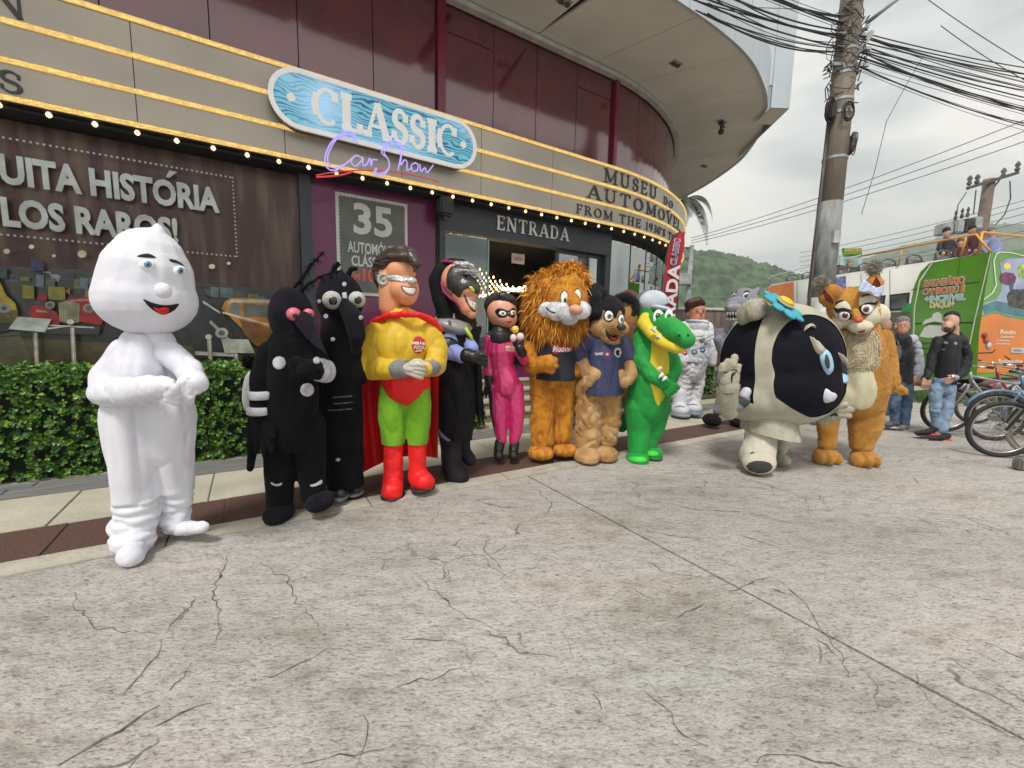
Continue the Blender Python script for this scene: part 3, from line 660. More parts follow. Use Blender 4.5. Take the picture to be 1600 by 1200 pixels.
# red roadster
PR([(50, 498), (49, 486), (55, 478), (62, 477), (78, 481), (92, 488), (97, 500), (96, 508), (70, 506), (56, 503)], (.62, .01, .02)); PR(ell(70, 466, 8, 6), (.42, .01, .015)); PR([(108, 467), (150, 464), (160, 470), (165, 500), (160, 508), (128, 503), (112, 480)], (.62, .01, .02)); PR([(60, 484), (76, 486), (80, 489), (62, 488)], (.75, .4, .4)); PR([(112, 469), (146, 467), (146, 470), (114, 472)], (.75, .35, .35))
PR(ell(82, 477, 8, 6), (.42, .42, .38)); PR(ell(82, 477, 4, 3), (.15, .15, .14)); PR(ell(142, 482, 9, 7), (.5, .5, .46)); PR(ell(142, 482, 5, 4), (.2, .2, .18))
PR([(95, 474), (108, 470), (128, 475), (127, 504), (112, 505), (97, 503)], (.52, .48, .33))
for k in range(8): PR([(99 + k * 3.4, 476 - k * .1), (100 + k * 3.4, 476), (101 + k * 3.2, 503), (100 + k * 3.2, 503)], (.20, .18, .10))
PR([(70, 508), (160, 510), (158, 522), (75, 522)], (.03, .03, .03)); PR([(80, 507), (150, 511), (150, 513), (80, 509)], (.5, .5, .45))
# dark car and bronze car at the right end of the film
PR([(312, 445), (326, 468), (350, 490), (372, 540), (370, 556), (310, 560), (290, 500)], (.02, .021, .022)); PR([(318, 470), (345, 488), (344, 490), (318, 474)], (.5, .5, .48)); PR([(330, 500), (360, 530), (358, 533), (328, 505)], (.35, .35, .33))
PR([(346, 482), (352, 472), (362, 466), (420, 468), (470, 474), (480, 500), (480, 560), (400, 540), (375, 510)], (.45, .20, .03)); PR([(375, 500), (400, 505), (440, 520), (440, 548), (400, 540), (382, 522)], (.17, .07, .012)); PR([(356, 476), (362, 469), (424, 470), (424, 474), (364, 473)], (.46, .43, .33)); PR([(358, 488), (362, 474), (374, 474), (374, 494)], (.13, .16, .18)); PR([(380, 475), (424, 477), (430, 496), (382, 495)], (.11, .115, .10)); PR([(348, 487), (440, 512), (440, 514), (348, 490)], (.6, .5, .35))
PR(ell(347, 520, 10, 8), (.45, .45, .42)); PR(ell(347, 520, 5, 4), (.12, .12, .12)); PR([(306, 548), (372, 552), (372, 557), (306, 554)], (.4, .4, .38))
# stanchions and name stands of the print
for x, y0, y1 in ((60, 520, 575), (117, 512, 570), (327, 528, 572), (368, 552, 574)): PR([(x - 3, y0), (x + 4, y0), (x + 7, y1), (x, y1)], (.30, .28, .22)); PR([(x, y0), (x + 2, y0), (x + 4, y1), (x + 2, y1)], (.55, .53, .46))
PR([(20, 514), (34, 495), (86, 499), (76, 519)], (.44, .49, .41)); PR([(346, 529), (388, 530), (398, 551), (352, 551)], (.44, .46, .38)); PR(ell(115, 503, 6, 4), (.5, .5, .45)); PR(ell(327, 526, 5, 4), (.5, .5, .45)); PR([(0, 525), (60, 521), (60, 523), (0, 528)], (.02, .02, .02)); PR([(80, 512), (115, 508), (115, 510), (80, 515)], (.4, .4, .36))
for x, y, r_ in ((18, 395, 5), (133, 399, 7), (332, 418, 5), (358, 413, 3), (56, 388, 4), (90, 402, 3)): PR(ell(x, y, r_, r_ * .8), (.62, .55, .38))
M_ink = M('white_ink', (.80, .83, .80), .4, .1, 5)
def film_text(txt, x0, y0, x1, y1, h):
    a = at_off(x0, y0, 6.60); b = at_off(x1, y1, 6.60); cz = (a.z + b.z) / 2
    flat_text('lettering', txt, M_ink, film, ((a.x + b.x) / 2, 6.545, cz), (1, 0, 0), (0, 0, 1), b.x - a.x, h, .022)
zz = at_off(342, 333, 6.6).z
flat_text('lettering', 'MUITA HISTORIA', M_ink, film, ((-2.26 - .235) / 2, 6.545, 2.895), (1, 0, 0), (0, 0, 1), 2.03, .30, .042)
m = MB(); m.add([(-.735, 6.543, 3.075), (-.70, 6.543, 3.075), (-.625, 6.543, 3.155), (-.70, 6.543, 3.155)], [(0, 1, 2, 3)]); m.out('accent', M_ink, film)
flat_text('lettering', 'VEICULOS RAROS!', M_ink, film, ((-2.83 - .66) / 2, 6.545, 2.475), (1, 0, 0), (0, 0, 1), 2.17, .30, .042)
dots = MB()
def dot(s, z): dots.add([(s + .012 * math.cos(a * PI / 4), 6.548, z + .012 * math.sin(a * PI / 4)) for a in range(8)], [tuple(range(8))])
s = -4.0
while s < -.075: dot(s, 3.20); dot(s, 2.245); s += .0475
z = 3.20
while z > 2.245: dot(-.08, z); z -= .0475
dots.out('dotted_frame', M_ink, film)
m = MB(); m.add([(-8, 6.54, .1), (.655, 6.54, .1), (.655, 6.54, 3.40), (-8, 6.54, 3.40)], [(0, 1, 2, 3)]); m.out('window_glass', glass_mat('window_glass', (.99, .99, .99), .0), film)

# ---- stamp poster 35 AUTOMOVEIS CLASSICOS
st = empty('stamp_poster', rz=ANG, label='grey stamp shaped poster reading 35 automóveis clássicos on the purple pier', cat='poster')
m = MB(); m.box(1.12, 6.585, 1.86, 2.15, 6.598, 3.27); m.out('backing', M('poster_white', (.62, .60, .56), .5, .06), st)
a, b, c, d = 1.175, 2.095, 1.915, 3.215; pts = []
def edge(p, q):
    n = int(math.hypot(q[0] - p[0], q[1] - p[1]) / .046); dx, dy = (q[0] - p[0]) / n, (q[1] - p[1]) / n; l = math.hypot(dx, dy); nx, ny = dy / l, -dx / l
    for i in range(n):
        for f, h in ((0, 0), (.25, .014), (.5, .018), (.75, .014)): pts.append((p[0] + dx * (i + f) + nx * h, p[1] + dy * (i + f) + ny * h))
edge((a, c), (b, c)); edge((b, c), (b, d)); edge((b, d), (a, d)); edge((a, d), (a, c))
mk('stamp_field', [(x, 6.582, z) for x, z in pts], [tuple(range(len(pts)))], M('poster_grey', (.125, .13, .12), .5, .1), st)
M_pt = M('poster_text', (.62, .64, .60), .5, .05)
flat_text('lettering', '35', M_pt, st, (1.635, 6.58, 2.95), (1, 0, 0), (0, 0, 1), .56, .44, .03); flat_text('lettering', 'AUTOMÓVEIS', M_pt, st, (1.635, 6.58, 2.56), (1, 0, 0), (0, 0, 1), .74, .20, .022); flat_text('lettering', 'CLÁSSICOS', M_pt, st, (1.635, 6.58, 2.37), (1, 0, 0), (0, 0, 1), .64, .19, .022)
M_rt = M('poster_red_text', (.75, .10, .08), .5, .05); flat_text('lettering', 'EM', M_rt, st, (1.36, 6.58, 2.125), (1, 0, 0), (0, 0, 1), .14, .10, .022); flat_text('lettering', '100%', M_rt, st, (1.69, 6.58, 2.155), (1, 0, 0), (0, 0, 1), .44, .19, .03)

# ---- CLASSIC sign
sg = empty('classic_sign', rz=ANG, label='blue marbled oval sign reading CLASSIC with white rim hung on the marquee', cat='sign')
cx, cz = (.33 + 3.03) / 2, 4.10; hl, hr = 1.36, .335
a0, b0 = Vector((.33 + hr, 0, 4.095)), Vector((3.03 - hr, 0, 4.085)); 
def stadium(r_, n=16):
    P_ = []
    for i in range(n + 1): an = -PI / 2 + PI * i / n; P_.append((b0.x + r_ * math.cos(an), b0.z + r_ * math.sin(an)))
    for i in range(n + 1): an = PI / 2 + PI * i / n; P_.append((a0.x + r_ * math.cos(an), a0.z + r_ * math.sin(an)))
    return P_
m = MB(); m.prism(stadium(.33), 'y', 6.04, 6.18); m.out('case', M('case_grey', (.12, .12, .12), .4, .1), sg)
A, B = stadium(.345), stadium(.29); n = len(A); V = []
for y in (6.015, 6.045): V += [(p[0], y, p[1]) for p in A] + [(p[0], y, p[1]) for p in B]
Fc = []
for i in range(n):
    k2 = (i + 1) % n; Fc += [(i, k2, n + k2, n + i), (2*n + i, 2*n + k2, k2, i), (n + i, n + k2, 3*n + k2, 3*n + i)]
M_rim = M('white_rim', (.80, .79, .76), .3, .04, emit=.12); mk('rim', V, Fc, M_rim, sg)
def marble():
    m = bpy.data.materials.new('blue_marble_reflection'); m.use_nodes = True; t = m.node_tree; b = t.nodes['Principled BSDF']; L = t.links.new
    co = t.nodes.new('ShaderNodeTexCoord'); mp_ = t.nodes.new('ShaderNodeMapping'); mp_.inputs['Scale'].default_value = (1, 1, 2.2); L(co.outputs['Object'], mp_.inputs[0])
    wv = t.nodes.new('ShaderNodeTexWave'); wv.bands_direction = 'Z'; wv.inputs['Scale'].default_value = 3.2; wv.inputs['Distortion'].default_value = 14; wv.inputs['Detail'].default_value = 1.5; wv.inputs['Detail Scale'].default_value = 1.1; L(mp_.outputs[0], wv.inputs[0])
    r_ = t.nodes.new('ShaderNodeValToRGB'); e = r_.color_ramp.elements; e[0].position = .12; e[0].color = (.02, .07, .16, 1); e[1].position = .62; e[1].color = (.10, .36, .46, 1); q = e.new(.3); q.color = (.07, .27, .38, 1)
    L(wv.outputs[1], r_.inputs[0])
    n = t.nodes.new('ShaderNodeTexNoise'); n.inputs['Scale'].default_value = 1.3; n.inputs['Detail'].default_value = 1; L(co.outputs['Object'], n.inputs[0])
    r2 = t.nodes.new('ShaderNodeMapRange'); r2.inputs[1].default_value = .40; r2.inputs[2].default_value = .75; L(n.outputs[0], r2.inputs[0])
    mxx = t.nodes.new('ShaderNodeMix'); mxx.data_type = 'RGBA'; L(r2.outputs[0], mxx.inputs[0]); L(r_.outputs[0], mxx.inputs[6]); mxx.inputs[7].default_value = (.30, .50, .68, 1)  # broad pale patches over the marbling: a reflection painted into the colour
    L(mxx.outputs[2], b.inputs['Base Color']); L(mxx.outputs[2], b.inputs['Emission Color']); b.inputs['Emission Strength'].default_value = .35; b.inputs['Roughness'].default_value = .15
    return m
mk('face', [(p[0], 6.035, p[1]) for p in stadium(.292)], [tuple(range(n))], marble(), sg)
TKs = .15
def slabword(txt, t0, t1, z0, h):
    ws = [GLYPH[c][0] for c in txt]; k = (t1 - t0) / sum(ws); t = t0
    for c, w_ in zip(txt, ws):
        mb, adv = glyph_mesh(c, h, k / h * .96, .018, slab=.13, heavy=1.35); mb.out('letter', M_rim, sg, loc=(t, 6.034, z0)); t += w_ * k
TKo, TNo = TK, TN
slabword('CLASSIC', .80, 2.74, 3.88, .43)
for s in (.56, 2.82): m = MB(); m.lathe([(.045, 6.012), (.05, 6.034)], (s, 0, 4.09), 16, 'y'); m.out('dot', M_rim, sg)
# ---- neon script
ne = empty('car_show_neon', rz=ANG, label='violet neon script reading Car Show with red underline below the oval sign', cat='sign')
M_neon = M('violet_neon', (.38, .32, .80), .3, 0, emit=.4); M_neonr = M('red_neon', (.62, .05, .05), .3, 0, emit=.2)
def stroke(pts, name, r_=.009, o=5.97, mat=M_neon):
    Q = [at_off(x, y, o) for x, y in pts]; P_ = []
    for i in range(len(Q) - 1):
        p0, a, b, p3 = Q[max(0, i - 1)], Q[i], Q[i + 1], Q[min(len(Q) - 1, i + 2)]
        for k in range(5):
            f = k / 5; P_.append(.5 * (2 * a + (b - p0) * f + (2 * p0 - 5 * a + 4 * b - p3) * f * f + (3 * a - p0 - 3 * b + p3) * f ** 3))
    P_.append(Q[-1])
    for p in P_: p.y = o
    m = MB(); m.tube(P_, r_, 6); m.out(name, mat, ne, True)
for d_ in (0, 4): stroke([(558 - d_, 224 - d_), (552, 208 + d_), (537, 207 + d_), (518 + d_, 222), (508 + d_, 245), (511 + d_, 262 - d_), (524, 266 - d_), (540, 256), (552, 246)], 'letter')
stroke([(566, 247), (556, 243), (549, 252), (555, 260), (564, 252), (567, 246), (567, 258), (573, 257), (578, 247), (580, 259), (582, 250), (590, 250)], 'letter')
for d_ in (0, 4): stroke([(632 - d_, 236), (624, 223 + d_), (606, 222 + d_), (596 + d_, 238), (606, 248), (608, 262), (598, 274 - d_), (584 + d_, 272), (588, 262)], 'letter')
stroke([(622, 266), (626, 245), (628, 235), (626, 258), (632, 250), (636, 254), (636, 266), (643, 262)], 'letter'); stroke([(650, 254), (643, 258), (645, 267), (652, 266), (653, 257), (648, 255)], 'letter'); stroke([(656, 257), (658, 268), (664, 262), (667, 270), (674, 262), (677, 258)], 'letter')
stroke([(494, 274), (530, 268), (575, 266), (620, 269), (660, 277), (686, 284)], 'underline', .008, mat=M_neonr); stroke([(494, 277), (530, 274), (552, 268)], 'underline', .012, mat=M_neonr)

# ---- hedges
def leaf_mat(name, c1, c2, c3):
    m = bpy.data.materials.new(name); m.use_nodes = True; t = m.node_tree; b = t.nodes['Principled BSDF']; L = t.links.new
    oi = t.nodes.new('ShaderNodeNewGeometry'); r_ = t.nodes.new('ShaderNodeValToRGB'); e = r_.color_ramp.elements
    e[0].color = (*c1, 1); e[1].color = (*c3, 1); q = e.new(.55); q.color = (*c2, 1)
    L(oi.outputs['Random Per Island'], r_.inputs[0]); L(r_.outputs[0], b.inputs['Base Color']); b.inputs['Roughness'].default_value = .38; b.inputs['Specular IOR Level'].default_value = .4
    return m
M_leaf = leaf_mat('hedge_leaf', (.008, .038, .006), (.035, .115, .010), (.17, .30, .02))
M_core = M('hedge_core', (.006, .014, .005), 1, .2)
def hedge(name, s0, s1, o0, o1, z0, z1, label, n, seed, leaf=.036):
    root = empty(name, rz=ANG, label=label, cat='hedge'); c = DS * s0 + DN * o0; root.location = (c.x, c.y, z0)
    Lx, Ly, Lz = s1 - s0, o1 - o0, z1 - z0; rnd = random.Random(seed)
    m = MB(); m.box(.08, .08, -.02, Lx - .08, Ly - .08, Lz - .09); m.out('dark_core', M_core, root)  # plain green-black box filling the hedge behind its leaves
    V = []; Fc = []; areas = [Lx * Lz, Lx * Ly, Ly * Lz]; tot = sum(areas)
    for i in range(n):
        u = rnd.random() * tot
        if u < areas[0]: p = Vector((rnd.uniform(0, Lx), rnd.uniform(-.02, .09), rnd.uniform(0, Lz))); nm = Vector((0, -1, .25))
        elif u < areas[0] + areas[1]: p = Vector((rnd.uniform(0, Lx), rnd.uniform(0, Ly), Lz - rnd.uniform(-.03, .09))); nm = Vector((0, -.25, 1))
        else: p = Vector((Lx - rnd.uniform(-.02, .09) if rnd.random() < .5 else rnd.uniform(-.02, .09), rnd.uniform(0, Ly), rnd.uniform(0, Lz))); nm = Vector((1 if p.x > Lx / 2 else -1, -.2, .3))
        p += Vector((0, .05 * noise.noise(p * 3), .05 * noise.noise(p * 2.5 + Vector((5, 0, 0)))))
        nm = (nm + Vector((rnd.uniform(-.5, .5), rnd.uniform(-.5, .5), rnd.uniform(-.3, .5)))).normalized()
        T0 = nm.orthogonal().normalized(); B0 = nm.cross(T0); ph = rnd.uniform(0, 6.28); kk = rnd.choice((4, 5, 6)); sz = leaf * rnd.uniform(.75, 1.25)
        for q in range(kk):
            a = ph + q * 2 * PI / kk + rnd.uniform(-.25, .25); dr = (T0 * math.cos(a) + B0 * math.sin(a)) * 1.0 + nm * rnd.uniform(.15, .9); dr.normalize()
            sd_ = dr.cross(nm).normalized(); l = sz * rnd.uniform(.8, 1.3); wv_ = l * .36; b_ = len(V)
            V += [p + dr * l * .06, p + dr * l * .5 + sd_ * wv_ * .8 + nm * .004, p + dr * l * .8 + sd_ * wv_ * .8, p + dr * l * 1.05 + nm * -.004, p + dr * l * .8 - sd_ * wv_ * .8, p + dr * l * .5 - sd_ * wv_ * .8 + nm * .004]
            Fc += [(b_, b_ + 1, b_ + 2, b_ + 3), (b_, b_ + 3, b_ + 4, b_ + 5)]
    mk('leaves', V, Fc, M_leaf, root, kind='stuff')
    return root
hedge('hedge', -5.0, 2.3, 5.13, 6.1, .0, .93, 'clipped green hedge below the printed window, behind the white plush costume', 7800, 1)
hedge('hedge', 6.9, 9.2, 5.75, 6.4, .03, .95, 'shorter clipped hedge behind the astronaut costume at the far end of the museum', 1700, 2)
pl = hedge('low_shrub', 2.35, 2.75, 5.14, 5.45, 0, .34, 'low green shrub at the left foot of the entrance steps', 160, 5); pl['category'] = 'shrub'
m = MB(); m.box(6.8, 5.5, -.01, 11, 5.74, .05); s_ = m.out('planting_bed', M('soil', (.10, .07, .045), 1, .4, 30, .8, 60), None, kind='structure'); s_.rotation_euler = (0, 0, ANG)
# ================================================================== FAR SETTING
M_forest = M('forest', (.055, .115, .035), .9, .4, .16, .0, col2=(.010, .030, .010), detail=7, lo=.42, hi=.6)
def hill(name, prof, Y, depth, label, seed, back=160):
    pts = [aty(x, y, Y) for x, y in prof]; V = []; Fc = []; nx, ny = 260, 46
    xs = [p.x for p in pts]; zs = [p.z for p in pts]; rnd_h = random.Random(int(seed * 10))
    for j in range(ny + 1):
        f = j / ny
        for i in range(nx + 1):
            x = xs[0] + (xs[-1] - xs[0]) * i / nx; z = np.interp(x, xs, zs)
            yy = Y - depth * (1 - f) if f < .8 else Y - depth * .2 + back * (f - .8) * 5
            h = z * math.sin(min(1, f / .8) * PI / 2) ** 1.2 if f < .8 else z * math.cos((f - .8) * 5 * PI / 2)
            c = noise.noise(Vector((x * .012, yy * .012, seed))) * z * .10 + noise.noise(Vector((x * .13, yy * .13, seed))) * 2.6 + noise.noise(Vector((x * .33, yy * .33, seed + 4))) * 2.6 + rnd_h.uniform(-.9, .9)
            V.append((x, yy, max(-1, h + c * min(1, f * 4) * (Y / 600) ** .4)))
    for j in range(ny):
        for i in range(nx): a = j * (nx + 1) + i; Fc.append((a, a + 1, a + nx + 2, a + nx + 1))
    return mk(name, V, Fc, M_forest, kind='structure', label=label, smooth=False)
hill('hill', [(700, 440), (900, 405), (1000, 402), (1060, 405), (1090, 409), (1130, 421), (1170, 434), (1210, 449), (1260, 470), (1340, 505), (1420, 540)], 300, 130, 'forested hill left of the concrete pole', 1.5)
hill('far_hill', [(1150, 470), (1250, 432), (1300, 415), (1340, 404), (1370, 397), (1400, 391), (1440, 381), (1475, 377), (1510, 372), (1550, 363), (1600, 354), (1680, 345), (1800, 350)], 620, 200, 'farther forested ridge above the bus', 9.2)
wall = empty('boundary_wall', loc=(7.0, 20, 0), label='low rusty brown and red wall with white coping behind the astronaut costume', cat='wall')
rnd = random.Random(5)
Mrust = M('rusty_metal', (.22, .17, .14), .8, .3, 3, .3, 12, col2=(.13, .10, .09), stretch=(1, 1, .3)); Mredw = M('red_wall', (.22, .06, .05), .8, .3, 3)
for i in range(22):
    m = MB(); m.box(i * .3 + .006, 0, 1.55, i * .3 + .294, .06 + .01 * (i % 2), 2.60); m.out('panel', Mrust, wall)
m = MB(); m.box(0, .02, -.03, 6.6, .3, 1.545); m.out('base', Mredw, wall); m = MB(); m.box(-.1, -.06, 2.605, 6.7, .3, 2.72); m.out('coping', M('coping', (.6, .58, .54), .7, .1), wall)

# ---- palm behind the building
palm = empty('palm_tree', loc=(6.5, 17.4, 0), label='palm tree with drooping fronds showing past the end of the overhang', cat='palm tree')
m = MB(); m.tube([(0, 0, -.03), (.05, 0, 2), (.02, 0, 4), (-.05, 0, 6.6)], [.16, .13, .12, .10], 10); m.out('trunk', M('palm_trunk', (.16, .13, .10), .9, .3, 6), palm, True)
Mfr = M('palm_leaf', (.03, .045, .02), .6, .3, 8); rnd = random.Random(2)
for i in range(13):
    az = i * 2 * PI / 13 + rnd.uniform(-.15, .15); ln = rnd.uniform(1.2, 1.7); el = rnd.uniform(.15, .85); V = MB(); sp = []
    for k in range(15):
        f = k / 14; rr = ln * f; sp.append(Vector((math.cos(az) * rr * (1 - .25 * f * f), math.sin(az) * rr * (1 - .25 * f * f), 6.6 + el * rr - 1.15 * ln * f ** 2.3)))
    V.tube(sp, [.018 * (1 - f / 16) for f in range(15)], 5)
    side = Vector((-math.sin(az), math.cos(az), 0))
    for k in range(2, 15):
        for sgn in (-1, 1):
            for h in (0, .5):
                p = sp[k - 1].lerp(sp[k], h); L_ = .34 * math.sin(PI * min(.93, k / 15)) + .05; tip = p + side * sgn * L_ * .7 + (sp[k] - sp[k - 1]).normalized() * L_ * .6 - Vector((0, 0, L_ * .55)); q = (sp[k] - sp[k - 1]).normalized() * .022
                V.add([p - q, p + q, p.lerp(tip, .6) + q, tip, p.lerp(tip, .6) - q], [(0, 1, 2, 4), (4, 2, 3)])
    V.out('frond', Mfr, palm)

# ================================================================== POLES AND CABLES
Mcp = M('pole_concrete', (.30, .255, .20), .85, .3, 3, .4, 30, col2=(.20, .17, .135), stretch=(1, 1, .25)); Mcg = M('pole_grey_paint', (.33, .345, .34), .8, .3, 5, .3, 25, col2=(.17, .175, .175), stretch=(1.4, 1.4, .5)); Mwp = M('pole_white_paint', (.50, .50, .48), .8, .2, 4)
Mst = M('galvanised', (.42, .43, .43), .4, .1, 5, metal=.7); Mcab = M('black_cable', (.022, .02, .022), .6, .1)
pole = empty('utility_pole', loc=(5.34, 7.5, 0), label='thick grey painted concrete utility pole with tangled cables, behind the round costume', cat='utility pole')
def pr(z): return .205 - .0075 * z
m = MB(); m.lathe([(pr(z), z) for z in (3.66, 5, 7, 9, 11)], n=28); m.out('shaft', Mcp, pole, True)
m = MB(); m.lathe([(pr(z) + .004, z) for z in (2.07, 3, 3.655)], n=28); m.out('grey_band', Mcg, pole, True)
m = MB(); m.lathe([(pr(z) + .007, z) for z in (-.02, 1, 2.065)], n=28); m.out('white_band', Mwp, pole, True)
for z in (4.35, 5.05, 5.25, 5.65, 5.72, 6.0): m = MB(); m.lathe([(pr(z) + .002, z - .02), (pr(z) + .010, z - .02), (pr(z) + .010, z + .02), (pr(z) + .002, z + .02)], n=24); m.out('steel_band', Mst, pole)
m = MB(); m.box(-.05, -.245, 2.95, .06, -.185, 3.15); m.out('number_plate', M('plate_pale', (.5, .5, .48), .6, .15), pole)
m = MB(); m.tube([(-.23, -.06, 0), (-.22, -.06, 2.5), (-.21, -.05, 5.0)], .022, 8); m.out('conduit', M('conduit', (.10, .085, .085), .7, .2), pole, True)
def coil(c, R_, tilt, n, seed):
    rnd = random.Random(seed); m = MB()
    for k in range(n):
        pts = []; rr = R_ * rnd.uniform(.8, 1.08); ph = rnd.uniform(0, 6); ox, oz = rnd.uniform(-.02, .02), rnd.uniform(-.02, .02)
        for i in range(20):
            a = 2 * PI * i / 20; v = Vector((rr * math.cos(a) * .75 + ox, rnd.uniform(-.008, .008) + k * .006, rr * math.sin(a) + oz)); pts.append(Vector(c) + Matrix.Rotation(tilt, 3, 'Z') @ v)
        m.tube(pts, .008, 5, closed=True)
    return m
coil((-.26, -.18, 5.02), .20, .5, 7, 1).out('cable_coil', Mcab, pole, True); coil((.18, -.15, 4.55), .16, 1.2, 9, 2).out('cable_coil', M('grey_cable', (.09, .08, .08), .7, .2), pole, True); coil((-.02, -.24, 5.0), .14, .2, 5, 3).out('cable_coil', Mcab, pole, True)
m = MB(); m.bevbox(-.33, -.26, 4.88, -.22, -.12, 5.12, .02); m.out('splice_box', Mcab, pole)
rnd = random.Random(7); m = MB()
for k in range(46):
    a = rnd.uniform(0, 6.28); z = rnd.uniform(5.5, 6.7); p0 = Vector((math.cos(a) * .19, math.sin(a) * .19, z)); pts = [p0]
    for i in range(5): a += rnd.uniform(-.9, .9); z += rnd.uniform(-.16, .12); r_ = rnd.uniform(.17, .30); pts.append(Vector((math.cos(a) * r_, math.sin(a) * r_, z)))
    m.tube(pts, rnd.uniform(.004, .009), 5)
m.out('loose_wires', M('loose_wire', (.05, .045, .045), .7, .3, 10), pole, kind='stuff')
m = MB()
for z in (5.75, 6.0, 6.2): m.bar((-.28, -.12, z), (.34, -.06, z + .03), .045)
m.bar((.1, -.1, 5.9), (.3, -.1, 6.25), .06); m.out('cable_brackets', Mst, pole)
m = MB(); pA = aty(1352, 38, 7.4); pB = aty(1432, -25, 7.0); b_ = Vector((5.34, 7.5, 0)); m.tube([pA - b_, pB - b_], .03, 8); m.bar((.15, -.05, 6.25), pA - b_, .07); m.out('lamp_arm', Mst, pole, True)
cab = empty('overhead_cables', label='dense bundle of black overhead cables strung across the concrete pole', cat='cables')
def sagw(a, b, sag, r_, name='cable', parent=cab, mat=Mcab, n=22):
    P_ = []
    for i in range(n + 1):
        f = i / n; p = a.lerp(b, f); p.z -= sag * 4 * f * (1 - f); P_.append(p)
    m = MB(); m.tube(P_, r_, 5, caps=False); return m.out(name, mat, parent, True)
rnd = random.Random(12)
for k in range(24):
    y0 = 45 + k * 2.5 + rnd.uniform(-3, 3); a = aty(1325 + rnd.uniform(-6, 10), y0 + rnd.uniform(-4, 4), 7.35); b = aty(1680, 125 + k * 4.0 + rnd.uniform(-12, 12), 9.5 + rnd.uniform(-.3, .3)); sagw(a, b, rnd.uniform(-.02, .22), rnd.choice((.004, .006, .009, .011)))
for k in range(20):
    b = aty(1318 + rnd.uniform(-6, 4), 25 + k * 3.2 + rnd.uniform(-4, 4), 7.4); a = aty(1085 + rnd.uniform(-20, 10) + (k % 5) * 6, -75 + k * 5.5 + rnd.uniform(-10, 10), 5.9 + rnd.uniform(-.2, .2)); sagw(a, b, rnd.uniform(0, .18), rnd.choice((.004, .006, .008, .011)))
for a, b in (((1440, -8), (1640, 120)), ((1470, 40), (1620, 135))): sagw(aty(a[0], a[1], 9), aty(b[0], b[1], 9), .05, .007)
m = MB(); m.tube([aty(1441, 90, 8.2), aty(1412, 140, 8.2), aty(1385, 190, 8.25), aty(1366, 270, 8.3), aty(1346, 335, 8.3)], .005, 5); m.out('hanging_wire', Mcab, cab, True)
thin = empty('distant_power_lines', label='thin power lines running past far poles above the bus', cat='cables')
Mthin = M('thin_line', (.16, .16, .17), .7, 0)
for a, b, Y0, Y1 in (((1080, 372), (1640, 172), 25, 16), ((1080, 376), (1640, 190), 25, 16), ((1080, 380), (1640, 207), 25, 16), ((1250, 395), (1700, 285), 34, 20), ((1250, 402), (1700, 296), 34, 20), ((1250, 409), (1700, 308), 34, 20), ((1250, 416), (1700, 322), 34, 20), ((1250, 424), (1700, 338), 34, 20), ((1250, 430), (1700, 346), 34, 20), ((1070, 470), (1240, 440), 25, 30)):
    sagw(aty(a[0], a[1], Y0), aty(b[0], b[1], Y1), .25, .018, parent=thin, mat=Mthin)
# pole with transformer, behind the bus
P = aty(1546, 280, 20); tp = empty('transformer_pole', loc=(P.x, 20, 0), label='pole with wooden crossarm and grey transformer behind the bus', cat='utility pole')
m = MB(); m.lathe([(.24, -.03), (.20, P.z)], n=16); m.out('shaft', M('dark_pole', (.17, .13, .11), .9, .2, 3), tp, True)
def rel(px, py, Y=20): q = aty(px, py, Y); return Vector((q.x - P.x, Y - 20, q.z))
Mdk = M('dark_steel', (.09, .085, .08), .6, .2)
m = MB(); m.bar(rel(1512, 294, 19.8), rel(1590, 270, 19.8), .13); m.bar(rel(1547, 300, 19.85), rel(1562, 281, 19.8), .05); m.out('crossarm', Mdk, tp)
for q in ((1514, 290), (1526, 288), (1567, 278), (1589, 268)): c = rel(*q, 19.8); m = MB(); m.lathe([(.05, 0), (.10, .1), (.05, .18), (.10, .28), (.04, .42)], c, 10); m.out('insulator', Mdk, tp, True)
Mtr = M('transformer_grey', (.36, .37, .36), .5, .1)
for x0, x1, y0, y1 in ((1474, 1489, 348, 366), (1490, 1506, 344, 364), (1518, 1535, 339, 358)): a = rel(x0, y1, 19.6); b = rel(x1, y0, 19.6); m = MB(); m.bevbox(a.x, -.5, a.z, b.x, .1, b.z, .05); m.out('tank', Mtr, tp)
a = rel(1506, 362, 19.6); b = rel(1518, 342, 19.6); m = MB()
for k in range(6): m.box(a.x + k * .06, -.5, a.z, a.x + k * .06 + .03, .1, b.z)
m.out('radiator', Mdk, tp)
for x, y in ((1493, 340), (1503, 337), (1512, 335)): c = rel(x, y, 19.5); m = MB(); m.lathe([(.05, -.12), (.07, 0), (.03, .12), (.06, .2), (.02, .32)], c, 8); m.out('bushing', Mdk, tp)
m = MB(); m.tube([rel(1578, 283, 19.7), rel(1579, 310, 19.6), rel(1570, 335, 19.5), rel(1555, 352, 19.5)], .025, 5); m.tube([rel(1525, 297, 19.7), rel(1521, 335, 19.6)], .025, 5); m.tube([rel(1510, 300, 19.7), rel(1497, 320, 19.6), rel(1494, 340, 19.5)], .02, 5); m.out('lead_wires', Mdk, tp)
P = aty(1081, 383, 25); sp = empty('street_pole', loc=(P.x, 25, 0), label='small far utility pole with grey box right of the red feather flag', cat='utility pole')
m = MB(); m.lathe([(.17, -.03), (.12, P.z)], n=12); m.out('shaft', Mcg, sp, True)
for z in (P.z - .15, P.z - .75): m = MB(); m.bar((-.5, 0, z), (.1, 0, z), .08); m.bar((-.3, 0, z), (0, 0, z - .35), .04); m.out('bracket', Mdk, sp)
m = MB(); m.bevbox(-.75, -.3, 4.3, .05, .3, 4.95, .05); m.out('transformer_box', Mtr, sp)
